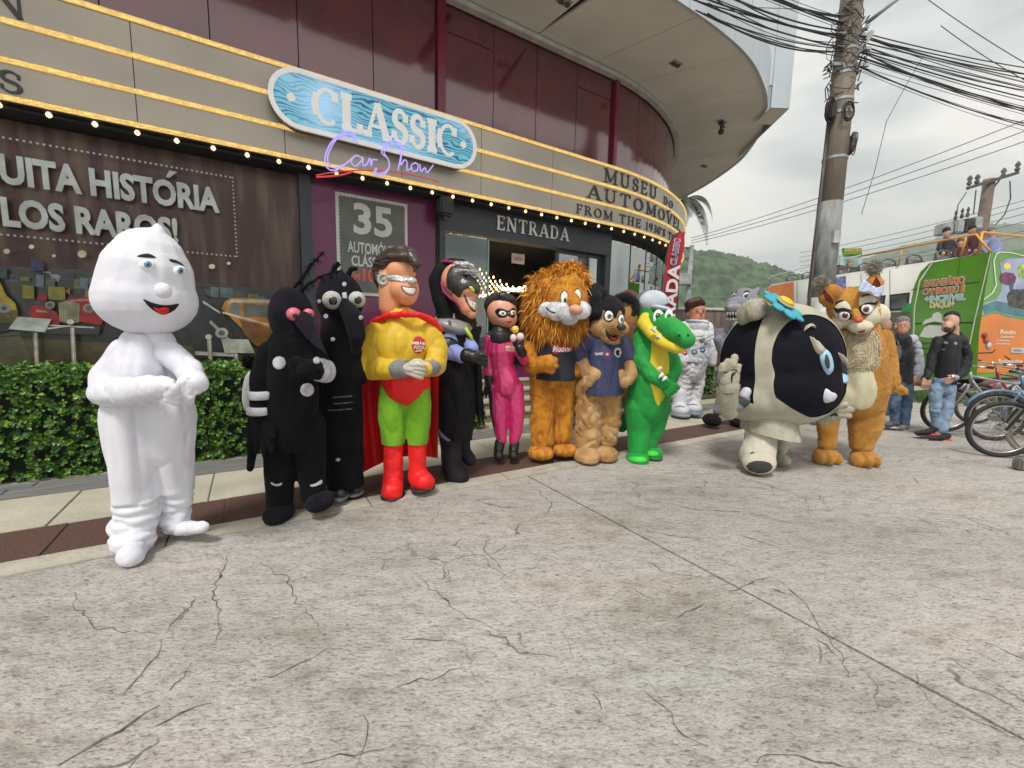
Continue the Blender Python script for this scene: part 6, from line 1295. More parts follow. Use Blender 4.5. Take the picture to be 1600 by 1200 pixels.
f.tube('hood_lining', [(690,408,-.02),(707,409,-.04),(722,411,-.02)], [1.4, 2.0, 1.0], M('hood_pink', (.38, .02, .16), .6, .1)); f.tube('hood_lining', [(697,432,-.12),(690,442,-.15),(693,455,-.17),(703,465,-.18),(714,473,-.19),(719,484,-.19)], [1.5, 2, 2, 2, 1.6, .8], M('hood_pink', (.38, .02, .16)))
f.dec('hood_inside', hood, [(699,428),(694,440),(697,455),(706,463),(714,468),(712,430)], M('hood_wine', (.10, .01, .045), .6, .2), .003, 3)
face = f.blob('head', f.E(717,439,-.06,27,27,27) + f.E(729,452,-.11,22,23,19) + f.C([(724,462,-.12,17),(732,480,-.15,13),(737,490,-.16,8)]), M('villain_skin', (.74, .34, .21), .4, .08, 4, sss=.1), vox=.010, smooth=5)
mk_ = f.dec('mask', face, [(697,450),(696,430),(705,413),(724,407),(743,418),(752,436),(754,452),(752,462),(744,460),(736,452),(728,452),(722,458),(718,466),(710,462),(704,455)], M('mask_black', (.016, .016, .015), .3, .3, 5, coat=.3, col2=(.05, .05, .048)), .010, 6)
f.dec('eye', mk_, [(732,447),(737,447),(742,453),(742,457),(736,453)], M('eye_acid', (.62, .65, .02), .3, 0, emit=.1), .004, 3, parent=mk_)
f.dec('mouth', face, [(724,458),(733,466),(743,470),(748,476),(745,489),(738,487),(731,478),(726,468)], M('lip_maroon', (.14, .02, .02), .4, 0), .003, 4); f.dec('teeth', face, [(727,462),(734,468),(744,473),(746,478),(743,486),(737,482),(731,474)], M('teeth_cream', (.68, .66, .52), .3, .1, coat=.4), .008, 4)
for k in range(4): f.dec('tooth_gap', face, [(729 + k * 4, 465 + k * 2.6), (730 + k * 4, 466 + k * 2.6), (731.2 + k * 3.4, 473 + k * 3.2), (730.5 + k * 3.4, 473 + k * 3.2)], M('lip_maroon', (.14, .02, .02)), .011, 2)
hair = f.blob('hair', f.C([(699,440,-.08,7),(704,426,-.10,9),(716,417,-.11,9),(730,418,-.13,8),(742,426,-.15,6),(750,436,-.16,3)]) + f.C([(704,434,-.18,4),(714,425,-.2,4),(728,424,-.22,4),(742,434,-.22,2)]), M('streak_hair', (.05, .05, .048), .35, .0, 3, col2=(.45, .44, .42), stretch=(3, 3, 26), lo=.42, hi=.62), vox=.008, wr=(.014, 26, 9), smooth=2)
# black cape edge
V = []
for j in range(15):
    t_ = j / 14; 
    for c in range(9): v = c / 8; x = 726 + 10 * t_ + (24 - 3 * t_) * v; y = 545 + 95 * t_ + 14 * v * t_ + (18 * (c % 3) / 2 if j == 14 else 0); V.append(f.q(x, y, .12 + .02 * math.sin(c * 1.7 + j * .2) - .05 * t_))
mk('cape', V + [v + Vector((0, .01, 0)) for v in V], [g_ for j in range(14) for c in range(8) for g_ in ((j*9+c, j*9+c+9, j*9+c+10, j*9+c+1), (135+j*9+c, 135+j*9+c+1, 135+j*9+c+10, 135+j*9+c+9))], Mvb, f.root, True)

# ---- girl hero in pink
f = Fig('person in shiny pink catsuit with black eye mask and bun, holding a toy', 790, 721)
Mpk = M('pink_lycra', (.62, .018, .155), .24, .05, 4, .10, 14, spec=.9, coat=.35, dist=.02); Mfsk = M('doll_skin', (.80, .38, .26), .42, .05, 4, sss=.15); Mdkh = M('doll_hair', (.028, .020, .020), .4, .1)
suit = f.blob('catsuit', f.C([(784,530,.02,19),(784,550,.0,21),(785,575,.0,17.5),(790,597,.0,22),(790,602,.0,22)]) + f.C([(779,606,0,16),(779,645,0,14.5),(783,675,0,10),(784,690,0,8)]) + f.C([(802,606,.02,16.5),(806,642,.02,15),(806,672,.02,11),(803,690,.02,8.5)]) + f.C([(766,529,.0,9),(762,555,0,8.5),(764,585,-.02,7)]) + f.C([(802,530,0,9),(812,550,-.02,8),(819,562,-.1,8),(815,552,-.2,7)]), Mpk, vox=.011, wr=(.005, 12, 8), smooth=4)
f.blob('collar', f.C([(783,512,0,12),(783,520,.0,15),(783,526,-.01,19)]) + f.C([(768,525,0,8),(783,529,-.05,13),(798,526,0,8)]), M('collar_black', (.018, .018, .02), .5, .1), vox=.01)
f.dec('black_side_stripe', suit, [(765,595),(769,600),(770,640),(776,690),(773,690),(767,650),(763,620)], M('collar_black', (.018, .018, .02)), .003, 3)
f.blob('glove', f.C([(764,590,-.02,8),(765,600,-.03,7)]) + f.hand(f.q(765, 601, -.03), Vector((-.15, -.1, -1)), Vector((1, -.2, 0)), Vector((0, .6, -.2)), .15, .25), Mleath, vox=.008, smooth=2)
f.blob('glove', f.C([(816,552,-.2,7.5),(812,544,-.24,7)]) + f.hand(f.q(812, 545, -.25), Vector((-.1, -.2, 1)), Vector((-1, -.3, 0)), Vector((-.3, 1, 0)), .12, .8), Mleath, vox=.008, smooth=2)
for x, y, dy in ((779, 712, -.03), (802, 712, .0)):
    b_ = f.blob('boot', f.C([(x + 2, y - 20, dy + .02, 8.5), (x, y - 8, dy, 8)]) + f.C([(x, y - 6, dy, 8), (x, y + 1, dy - .09, 8)]), Mleath, vox=.009, smooth=3)
    for k in range(5): f.dec('lace', b_, [(x - 3, y - 18 + k * 4), (x + 4, y - 16.5 + k * 4), (x + 4, y - 15.8 + k * 4), (x - 3, y - 17.3 + k * 4)], M('lace_grey', (.1, .1, .1), .6, 0), .003, 2)
lg = f.dec('chest_logo', suit, ell(797, 544, 9, 9.5), M('logo_pink2', (.62, .10, .12), .5, .05), .002, 4); f.text(lg, 'HERÓIS', 797, 542, 14, 4, M('logo_white', (.8, .8, .75)), .06, .04, .004); f.text(lg, 'PIZZA', 797, 547, 12, 3.6, M('logo_cream', (.75, .62, .42)), .04, .04, .004)
head = f.blob('head', f.E(784,486,0,23,23,25) + f.E(790,497,-.02,18,20,15) + f.E(767,496,.0,4,4,6) + f.E(798,491,-.13,3,4,3) + f.C([(783,512,.01,9),(784,500,.01,11)]), Mfsk, vox=.009, smooth=5)
f.blob('hair', f.E(780,477,.05,24,23,20) + f.C([(768,488,.06,9),(772,504,.09,7)]) + f.C([(772,471,-.04,8),(786,464,-.08,9),(799,468,-.07,7),(805,474,-.05,4)]) + f.E(773,461,.02,8,8,5,rot=-20), Mdkh, vox=.010, wr=(.004, 20, 20), smooth=4)
mk_ = f.dec('mask', head, [(772,486),(779,480),(788,483),(795,485),(804,479),(808,484),(806,496),(800,497),(794,494),(789,497),(781,497),(775,493)], M('mask_black2', (.012, .012, .012), .35, 0), .004, 5)
for x, y, a in ((785, 489.5, 6.5), (801.5, 488.5, 4.8)): e_ = f.dec('eye', mk_, ell(x, y, a, 4.1), Meye, .003, 3, parent=mk_); f.dec('iris', e_, ell(x + 1, y, 2.1, 2.3), M('iris_brown', (.07, .03, .015), .2, 0), .002, 2, parent=e_)
f.dec('lips', head, [(791,502),(795,500.5),(800,501),(801,503),(796,505),(792,504)], M('lips', (.55, .06, .06), .3, 0), .004, 3)
toy = Fig('small yellow headed toy with pink round feet held up by the pink suited figure', 808, 520, Y=f.Y - .27, cat='toy', name='toy', z0=1.0, group=None); toy.ball('head', 805, 515, 0, 6, 6, 6, M('toy_yellow', (.72, .50, .08), .5, .1)); toy.ball('foot', 802, 528, -.02, 5, 4, 6, M('toy_pink', (.75, .55, .58), .5, .05)); toy.ball('foot', 813, 526, -.01, 6, 4, 6, M('toy_pink', (.75, .55, .58))); toy.tube('body', [(806,520,.02),(810,532,.02),(812,545,.02)], [3.5, 4, 3], M('toy_red', (.5, .02, .05), .4, .1))

# ---- lion
f = Fig('person in a furry orange lion costume with huge mane, white muzzle and dark t-shirt', 862, 716)
Mor = plush('orange_plush', (.70, .31, .035), (.46, .16, .016), scale=12, bump=.9, lo=.42, hi=.68); Mmane = plush('mane_fur', (.76, .29, .025), (.50, .14, .010), scale=14, bump=1, sheen=.2); Mtsh = M('tshirt_navy', (.016, .018, .034), .85, .12, 3, .5, 8, dist=.03)
f.blob('legs', f.C([(866,560,0,29),(866,582,0,30)]) + f.C([(848,588,0,21),(848,630,0,19),(846,665,0,18),(847,688,0,17)]) + f.C([(881,588,.02,20),(880,630,.04,17),(881,660,.05,16),(879,680,.05,16)]), Mor, wr=(.014, 9, 3.5, [(.05, .5, 1.6)]), smooth=5)
for x, y, dy in ((845, 705, -.05), (882, 700, .04)):
    f.blob('paw', f.E(x, y + 1, dy - .02, 20, 26, 10) + f.E(x - 9, y + 4, dy - .12, 8, 10, 7) + f.E(x + 1, y + 4, dy - .16, 8, 10, 7) + f.E(x + 11, y + 4, dy - .12, 8, 10, 7), Mor, smooth=4)
f.tube('tail', [(868,625,.12),(858,650,.16),(856,665,.15)], [6, 7, 8], Mor)
sh = f.blob('t_shirt', f.C([(868,520,.02,28),(868,550,0,33),(866,575,0,34),(866,600,0,34)]) + f.C([(842,520,0,15),(834,532,-.02,13)]) + f.C([(895,520,.02,14),(900,534,.02,13)]), Mtsh, wr=(.012, 7, 3), smooth=5, cut=(866,591))
f.blob('arm', f.C([(836,528,-.01,12),(826,550,-.05,12),(832,572,-.14,12),(850,568,-.27,11)]), Mor, wr=(.008, 12, 10)); f.blob('arm', f.C([(900,530,.02,11),(906,555,.02,11),(900,580,-.05,10)]), Mor)
f.blob('hand', f.C([(850,568,-.28,11),(856,566,-.30,11)]) + f.C([(852,562,-.30,5),(859,558,-.31,4)]) + f.C([(856,564,-.31,6),(866,563,-.3,5.5)]) + f.C([(856,570,-.31,6),(866,571,-.3,5.5)]) + f.C([(853,575,-.3,6),(862,579,-.29,5)]), Mor, vox=.01, smooth=3)
lg = f.dec('print_red', sh, [(861,536),(896,538),(895,550),(880,551),(864,554),(862,546)], M('print_red', (.50, .01, .02), .6, 0), .002, 3); f.text(lg, 'Moove', 877, 545, 27, 10, M('print_white', (.75, .72, .72), .6, 0), .02, .03, .004, .3)
mane = f.blob('mane', f.E(872,478,.03,45,42,54) + f.E(860,500,.0,36,36,34) + f.E(888,440,-.02,28,28,26) + f.E(880,508,-.08,28,28,22) + f.C([(850,455,0,24),(848,490,0,26)]), Mmane, vox=.018, smooth=5, wr=(.02, 8, 8))
fc = Matrix(); cl = f.q(890, 472, -.2)
fur(mane, mane, 24000, .075, .0032, Mmane, 5, droop=.75, jit=.45, flt=lambda c: not (abs(c.x - cl.x) < .19 and -.16 < c.z - cl.z < .24 and c.y < -.12)); fur(mane, mane, 2500, .13, .005, M('mane_light', (.82, .40, .06), .8, .2, 9), 6, droop=.7, jit=.5, flt=lambda c: not (abs(c.x - cl.x) < .21 and abs(c.z - cl.z) < .18 and c.y < -.1))
face = f.blob('face', f.E(886,468,-.20,31,20,28) + f.E(890,446,-.19,22,17,16), Mor, smooth=4, wr=(.004, 10, 10)); f.blob('ear', f.E(854,444,-.18,8,6,9), Mor, smooth=3)
mz = f.blob('muzzle', f.E(856,484,-.24,14,12,12) + f.E(872,487,-.30,17,14,13) + f.E(889,493,-.36,15,13,13) + f.E(909,485,-.32,13,13,13) + f.E(893,500,-.36,9,9,6) + f.C([(866,484,-.28,12),(900,486,-.34,12)]), plush('muzzle_white', (.70, .70, .74), bs=80), vox=.010, smooth=5)
f.ball('nose', 900, 484, -.46, 10, 8, 7, M('nose_pink', (.68, .36, .26), .6, .05), mz, rot=12); f.blob('snout', f.C([(892,458,-.28,8),(897,474,-.38,9)]), Mor, smooth=2)
for x, y, a, b in ((882, 466, 6.8, 12), (902, 463, 5.6, 12)):
    ou = f.dec('eye_rim', face, [(x + (p[0] - x) * 1.15, y + (p[1] - y) * 1.1) for p in ell(x, y, a, b)], Mfelt, .010, 4); e_ = f.dec('eye', face, ell(x, y, a, b), Meye, .017, 4, dome=.004); f.dec('pupil', e_, ell(x + 1, y + 3, a * .36, b * .38), Mpup, .004, 3, parent=e_)
f.dec('smile', mz, [(853,479),(858,484),(864,488),(871,489),(871,490.5),(863,490),(856,486),(852,480)], Mfelt, .003, 2)

# ---- dog with navy shirt
f = Fig('person in black and tan floppy-eared dog costume with a navy blue shirt', 930, 717)
Mtan = plush('tan_plush', (.60, .40, .20), (.42, .21, .07), scale=5, lo=.38, hi=.64); Mnav = M('navy_shirt', (.035, .04, .105), .7, .08, 3, .4, 7, dist=.03); Mdgb = plush('dog_black', (.018, .017, .020), sheen=.2)
f.blob('legs', f.C([(936,580,0,30),(936,600,0,31)]) + f.C([(918,605,0,21),(920,650,0,21),(918,685,0,20),(916,695,0,19)]) + f.C([(952,605,.02,20),(951,650,.04,19),(948,685,.05,17)]), Mtan, wr=(.024, 9, 9), smooth=4)
for x, y, dy in ((917, 709, -.05), (944, 706, .04)): f.blob('paw', f.E(x, y + 1, dy - .06, 21, 28, 11) + f.E(x, y + 6, dy - .06, 20, 28, 6), Mtan, smooth=4)
sh = f.blob('shirt', f.C([(944,528,.02,27),(942,560,0,34),(940,590,0,35),(937,625,0,36)]) + f.C([(920,530,0,16),(905,548,-.02,16),(905,555,-.03,16)]) + f.C([(966,532,.02,15),(980,550,.0,14),(983,558,-.01,14)]), Mnav, wr=(.014, 6, 4), smooth=5, cut=(940,614))
f.blob('arm', f.C([(907,560,-.03,14),(920,582,-.10,13),(930,585,-.16,12)]) + f.C([(928,584,-.16,12),(921,598,-.14,9),(914,606,-.12,6)]), Mtan, wr=(.006, 10, 10)); f.blob('arm', f.C([(984,562,-.01,12),(984,585,-.08,12),(975,596,-.14,10)]), Mtan, wr=(.006, 10, 10))
f.blob('hand', f.hand(f.q(926, 586, -.16), Vector((-.4, -.1, -1)), Vector((-.8, -.3, .2)), Vector((.2, 1, 0)), .17, .3, .1, .12), Mtan, vox=.01); f.blob('hand', f.hand(f.q(978, 593, -.14), Vector((-.7, -.3, .3)), Vector((.2, -.3, 1)), Vector((0, 1, 0)), .16, .7, .1, .14), Mtan, vox=.01)
f.blob('waistcoat_edge', f.C([(903,625,.05,3),(905,650,.06,5),(904,655,.06,5)]), Mfelt)
t_ = f.dec('shirt_print', sh, [(944,551),(950,550),(953,551),(953,556),(945,557)], M('print_red', (.5, .01, .02)), .002, 2); f.text(sh, 'TANGO', 936, 553, 13, 4, M('print_white', (.75, .72, .72)), -.06, .03, .005); f.text(t_, 'D', 949, 553.5, 3, 3, M('print_white', (.75, .72, .72)), 0, .03, .004)
b_ = f.dec('crest', sh, [(960,545),(965,542),(971,544),(972,550),(970,556),(966,560),(961,556),(959,550)], M('crest_white', (.6, .62, .62), .6, .1), .002, 3); f.dec('crest_mark', b_, [(962,548),(966,546),(969,549),(967,552),(969,555),(965,557),(962,553)], Mfelt, .003, 3)
skull = f.blob('head', f.E(949,487,0,27,27,25) + f.E(945,505,0,25,25,20), Mdgb, vox=.011, smooth=5)
mz = f.blob('muzzle', f.E(940,512,-.08,18,18,17) + f.E(955,518,-.14,19,18,14) + f.C([(952,508,-.18,11),(968,510,-.34,11),(974,513,-.38,8)]) + f.C([(948,525,-.14,11),(962,531,-.26,7)]) + f.E(943,493,-.12,11,8,12,rot=-15) + f.E(966,497,-.12,6,8,14), Mtan, vox=.010, smooth=4)
f.ball('nose', 971, 511, -.44, 6.5, 5, 5, M('nose_black', (.03, .03, .028), .35, .1), mz)
mo = f.dec('mouth', mz, [(945,513),(949,519),(955,524),(963,526),(971,524),(966,531),(958,534),(950,530),(946,522)], Mfelt, .005, 4); f.dec('tongue', mo, [(953,526),(959,528),(965,527),(962,531),(957,532)], M('tongue_red', (.7, .01, .01)), .004, 3, parent=mo)
cb = f.both(skull, mz)
for x, y, a, b in ((951, 494, 8, 9.5), (970, 499, 4.5, 8.5)):
    f.dec('eye_rim', cb, ell(x, y, a + 1.2, b + 1.2), Mfelt, .008, 4); e_ = f.dec('eye', cb, ell(x, y, a, b), Meye, .013, 4, dome=.006); f.dec('iris', e_, ell(x + 1.5, y + 1, a * .55, b * .5), M('iris_grey', (.10, .09, .08), .2, .1), .003, 3, parent=e_); f.dec('pupil', e_, ell(x + 1.5, y + 1, a * .34, b * .32), Mpup, .005, 3, parent=e_)
f.blob('ear', f.C([(944,480,.0,8),(940,458,-.02,9),(930,455,-.06,12),(926,468,-.12,14),(930,486,-.14,12),(933,492,-.14,8)]), Mdgb, vox=.012, smooth=5, wr=(.006, 10, 10)); e2 = f.blob('ear', f.C([(966,466,.0,6),(980,463,-.02,7),(991,472,-.04,7),(994,485,-.06,5.5),(990,491,-.06,4)]), Mdgb, vox=.010, smooth=4)
f.blob('ear_lining', f.C([(973,473,.03,4),(980,476,.03,4)]), Mtan)
# ---- brown eared mascot and dark trousered figure behind
f = Fig('person in a brown floppy-eared animal costume, mostly hidden behind the dog costume', 958, 648, cat='costumed person'); Mbrp = plush('brown_plush', (.15, .065, .03)); Mtn2 = plush('ochre_plush', (.50, .27, .09))
f.blob('suit', f.C([(978,520,0,24),(972,560,0,28),(968,600,0,26)]) + f.C([(958,600,0,13),(958,642,0,11)]) + f.C([(978,600,0,13),(978,642,0,11)]), Mbrp); f.blob('shoe', f.E(966,645,-.12,14,20,8), plush('shoe_taupe', (.13, .11, .10))); f.blob('head', f.E(985,488,0,22,22,28), Mtn2); f.blob('ear', f.C([(965,468,-.1,9),(982,461,-.08,9),(999,470,-.08,9),(1003,488,-.08,7)]), Mbrp); f.ball('foot', 944, 646, 0, 10, 14, 7, plush('shoe_taupe', (.13, .11, .10)))
f = Fig('person in black trousers and dark shoes standing hidden behind the lion and dog costumes', 893, 667, name='person', cat='person', group=None); f.blob('trousers', f.C([(892,560,0,16),(892,600,0,18)]) + f.C([(885,600,0,10),(886,655,0,9)]) + f.C([(900,600,.05,10),(898,652,.05,9)]), Mblk); f.blob('shoe', f.E(887,660,-.1,15,24,7), M('shoe_char', (.03, .032, .036), .6, .2)); f.blob('shoe', f.E(901,655,.02,14,22,7), M('shoe_char', (.03, .032, .036))); f.blob('torso', f.C([(895,500,0,14),(894,560,0,16)]), Mblk); f.blob('head', f.E(895,478,0,9,10,12), Mskin)
# ---- crocodile
f = Fig('person in a green crocodile costume with yellow belly, long snout and pale baseball cap', 1003, 717)
Mgr = M('croc_green', (.006, .30, .040), .7, .08, 5, .35, 10, sheen=.2, dist=.02); Mye = M('croc_yellow', (.74, .58, .03), .75, .06, 6, .3, 9, sheen=.2, dist=.02); Mlime = M('croc_lime', (.05, .62, .05), .7, .05)
body = f.blob('suit', f.C([(1015,525,.02,26),(1018,560,0,34),(1017,600,.0,37),(1010,632,.02,34)]) + f.C([(999,635,.0,26),(998,670,0,20),(997,704,-.01,17)]) + f.C([(1026,635,.05,24),(1022,670,.06,17),(1013,694,.06,13)]) + f.C([(1000,640,.15,18),(980,655,.28,14),(972,668,.34,9)]), Mgr, wr=(.008, 7, 4), smooth=6)
f.blob('sleeve', f.C([(1003,530,-.02,15),(1001,562,-.10,14),(1020,588,-.22,12),(1036,597,-.27,11)]), Mgr, wr=(.008, 12, 10)); f.blob('sleeve', f.C([(1043,545,.0,13),(1055,575,-.04,12),(1048,592,-.17,11)]), Mgr, wr=(.008, 12, 10))
f.blob('glove', f.hand(f.q(1036, 598, -.28), Vector((1, -.1, -.8)), Vector((.7, -.2, .7)), Vector((-.2, 1, 0)), .19, .3, .1, .14), Mgr, vox=.010); f.blob('glove', f.hand(f.q(1048, 592, -.2), Vector((-.8, -.3, -.4)), Vector((-.2, -.3, 1)), Vector((-.2, 1, 0)), .14, .5, .1, .14), Mgr, vox=.010)
for (x, y), (x2, y2) in (((1026, 577), (1033, 575)), ((1028, 591), (1036, 584)), ((1034, 596), (1041, 589))): m = MB(); a, b = f.q(x, y, -.37), f.q(x2, y2, -.36); m.tube([b, a.lerp(b, .4), a], [.022, .016, .002], 8); m.out('claw', M('claw_white', (.70, .70, .64), .4, .05), f.root, True)
f.dec('belly', body, [(1019,530),(1030,532),(1042,545),(1046,560),(1046,585),(1046,600),(1042,615),(1034,628),(1029,636),(1024,628),(1019,610),(1014,595),(1015,570),(1017,550)], Mye, .006, 8, dome=.012)
for x, y, dy, t0, t1 in ((996, 715, -.06, 978, 1013), (1018, 706, .05, 1008, 1028)):
    ft = f.blob('foot', f.E(x, y, dy, 18, 26, 10) + f.E(x, y + 5, dy, 18, 26, 5), Mgr, smooth=4); f.dec('toes', ft, [(t0, y), (x, y - 2), (t1, y), (t1, y + 6), (x, y + 8), (t0, y + 6)], Mlime, .005, 4)
head = f.blob('head', f.E(1018,487,.0,23,23,27) + f.C([(1022,500,-.08,18),(1040,508,-.24,18),(1058,520,-.42,17),(1072,531,-.52,13)]) + f.E(1060,524,-.55,4.5,5,5) + f.E(1074,524,-.55,4.5,5,5), Mgr, vox=.011, smooth=5)
jaw = f.blob('jaw', f.E(1011,502,-.08,14,14,15) + f.C([(1008,505,-.12,12),(1018,520,-.22,10),(1036,536,-.36,9),(1056,544,-.46,8),(1063,545,-.47,7)]), Mye, vox=.010, smooth=4)
for (x, y), (x2, y2) in (((1018, 515), (1024, 520)), ((1026, 527), (1032, 530)), ((1036, 534), (1041, 540))): m = MB(); p, nm = f.hit(jaw, x2 - 3, y2 - 2); a = f.q(x - 1, y - 1, -.36); b = f.q(x2, y2, -.36); tip = (a + b) / 2 + Vector((.02, -.02, .05)); m.add([a + Vector((0, -.03, 0)), b + Vector((0, -.03, 0)), tip, a + Vector((0, .03, 0)), b + Vector((0, .03, 0))], [(0, 1, 2), (1, 4, 2), (4, 3, 2), (3, 0, 2), (0, 3, 4, 1)]); m.out('tooth', M('claw_white', (.7, .7, .64)), f.root)
for x, y, a in ((1028, 494, 8.5), (1045, 494, 6.5)): f.eye(head, x, y, a, 11, Meye, M('iris_green', (.01, .12, .03), .2, .1), .5, .5, .62, .42)
for x, y in ((1061, 524), (1075, 524)): f.dec('nostril', head, ell(x, y, 2.4, 3), Mfelt, .003, 2)
Mcap = M('cap_paleblue', (.50, .55, .62), .75, .08, 6, .2, 40); Mcapd = M('cap_grey', (.14, .17, .19), .8, .08, 6)
f.blob('cap', f.E(1020,472,-.03,24,22,18), Mcap, vox=.011, cuts=[(f.q(1020, 480, 0), Vector((.25, 0, -1)))], smooth=4); f.blob('cap_back', f.E(1012,471,.02,20,22,17.5), Mcapd, vox=.011, cuts=[(f.q(1012, 478, 0), Vector((.15, 0, -1))), (f.q(1017, 470, 0), Vector((1, 0, .0)))], smooth=3)
f.blob('cap_peak', f.E(1036,483,-.18,18,16,4.5,rot=14), Mcap, vox=.009, cuts=[(f.q(1040, 486, -.2), Vector((.2, 0, -1)))], smooth=3); f.ball('cap_button', 1028, 459, -.03, 3, 3, 2, Mcapd)
# ---- astronaut
f = Fig('person in a white astronaut suit with a brown-haired latex head, standing before the far hedge', 1070, 650)
Msw = M('space_white', (.66, .66, .70), .75, .06, 6, .6, 8, dist=.04); Mband = M('space_grey', (.26, .27, .32), .7, .08, 6)
suit = f.blob('suit', f.C([(1088,512,0,18),(1087,530,-.02,24),(1085,560,0,23),(1080,580,.0,20)]) + f.C([(1071,575,0,13),(1070,600,0,12.5),(1068,625,0,12)]) + f.C([(1090,575,.02,13),(1089,600,.03,12),(1085,628,.03,10)]) + f.C([(1067,512,0,11),(1062,535,-.04,11),(1060,552,-.08,10),(1068,566,-.14,8)]) + f.C([(1105,512,.02,10),(1111,535,.02,10),(1112,552,.0,9)]), Msw, vox=.016, wr=(.014, 9, 11), smooth=3)
f.blob('glove', f.hand(f.q(1069, 568, -.15), Vector((.4, -.2, -1)), Vector((1, -.2, .2)), Vector((0, 1, 0)), .18, .4), Msw, vox=.011); f.blob('glove', f.C([(1112,552,0,9),(1113,566,0,7)]), Msw)
for x, y, dy in ((1062, 640, -.1), (1082, 637, .0)): b_ = f.blob('boot', f.C([(x + 2, y - 26, dy + .08, 12), (x, y - 8, dy + .06, 12)]) + f.E(x + 1, y, dy - .05, 14, 20, 10), M('boot_white', (.62, .64, .68), .5, .05), vox=.016); f.blob('sole', f.E(x + 1, y + 7, dy - .05, 15.5, 22, 5), M('boot_sole', (.22, .27, .33), .6, .1), vox=.014); f.dec('boot_band', b_, [(x - 12, y - 4), (x, y - 7), (x + 13, y - 4), (x + 13, y - 2.5), (x, y - 5.5), (x - 12, y - 2.5)], Mband, .006, 2)
f.blob('collar', [m for m in f.C([(1088,505,-.02,18),(1089,509,-.03,19)])], Msw, vox=.016, cuts=[(f.q(1088, 500, 0), Vector((0, 0, 1)))]); m = MB(); c = f.q(1089, 504, -.03); m.tube([c + Vector((.17 * math.cos(a * PI / 12), .16 * math.sin(a * PI / 12), -.02 * math.cos(a * PI / 12))) for a in range(24)], .022, 8, closed=True); m.out('neck_ring', Mband, f.root, True)
head = f.blob('head', f.E(1089,487,0,13.5,14,17) + f.E(1091,496,-.05,10,10,9) + f.E(1075,490,.02,3,3,4) + f.E(1096,489,-.16,2.2,3,3) + f.C([(1088,500,0,9),(1088,508,.02,9)]), M('astro_skin', (.56, .23, .15), .45, .05, 4, sss=.1), vox=.012); f.blob('hair', f.E(1085,476,.03,16,16,9.5) + f.C([(1078,478,.03,8),(1076,486,.05,6)]) + f.C([(1078,473,-.08,6),(1092,470,-.10,7),(1098,474,-.08,5)]), M('brown_hair', (.06, .018, .016), .6, .1), vox=.012)
for x in (1089, 1098.5): f.dec('eye', head, ell(x, 487, 2.4, 1.5), M('eye_dark', (.03, .02, .02), .3, 0), .003, 2); f.dec('eyebrow', head, [(x - 3, 483.5), (x + 3, 483), (x + 3, 484), (x - 3, 484.6)], M('brown_hair', (.06, .018, .016)), .004, 2)
mo = f.dec('mouth', head, [(1089,497),(1094,498.5),(1099,497),(1097,501),(1093,502)], M('lip_dark', (.25, .06, .04)), .003, 2)
for x, y, r_, c in ((1070, 551, 4.5, (.45, .02, .03)), (1085, 550, 5, (.04, .22, .33)), (1098, 547, 4.5, (.03, .16, .30)), (1075, 519, 4, (.35, .36, .38)), (1103, 536, 3, (.05, .14, .25))): d_ = f.dec('patch', suit, ell(x, y, r_, r_), M('patch_%d' % x, c, .6, .1), .008, 3); f.dec('patch_center', d_, ell(x, y, r_ * .45, r_ * .45), Msw, .004, 2, parent=d_)
f.dec('chest_shield', suit, [(1092,529),(1102,528),(1102,533),(1097,537),(1092,533)], M('shield_grey', (.16, .16, .16), .5, .1), .008, 3)
for y0, y1 in ((564, 566), (598, 600), (606, 607)): f.dec('belt_line', suit, [(1066, y0), (1098, y0 + 1), (1098, y1 + 1.5), (1066, y1 + .5)], Mband, .006, 2)
f.dec('chest_line', suit, [(1070,526),(1104,525),(1104,526),(1070,527)], Mband, .004, 2); f.dec('buckle', suit, [(1084,564),(1093,565),(1092,570),(1084,569)], Mband, .012, 2)
# ---- shark
f = Fig('person in a grey shark costume with toothy open jaw, half hidden behind the round costume', 1132, 666)
Mshk = plush('shark_grey', (.27, .27, .32), (.21, .21, .26)); Mshl = plush('shark_pale', (.46, .46, .50))
f.blob('suit', f.C([(1160,520,0,24),(1155,570,0,27),(1145,610,0,25)]) + f.C([(1132,615,0,12),(1122,642,-.02,9)]) + f.C([(1150,615,.1,12),(1152,642,.1,9)]) + f.C([(1140,525,0,10),(1128,545,-.1,9),(1122,530,-.15,8)]), Mshk, vox=.018)
f.blob('boot', f.E(1112,656,-.1,14,22,10), Mblk2, vox=.016); f.blob('boot', f.E(1153,660,.0,12,22,9), Mblk2, vox=.016); f.blob('hand', f.hand(f.q(1123, 530, -.16), Vector((-.1, 0, 1)), Vector((1, 0, 0)), Vector((0, -1, 0)), .17, .1, .12, .12), Mshk, vox=.012)
head = f.blob('head', f.E(1163,470,0,21,21,20) + f.E(1150,476,-.12,17,17,12) + f.E(1143,480,-.22,11,12,8), Mshk, vox=.014); lo = f.blob('jaw', f.E(1155,503,-.02,17,20,14) + f.E(1148,507,-.12,11,12,7), Mshl, vox=.014); f.blob('mouth', f.E(1152,492,-.02,16,22,8), M('mouth_dark', (.05, .012, .015), .7, .1), vox=.014)
f.dec('muzzle_pale', head, [(1133,478),(1150,474),(1165,480),(1165,486),(1150,487),(1134,486)], Mshl, .004, 4)
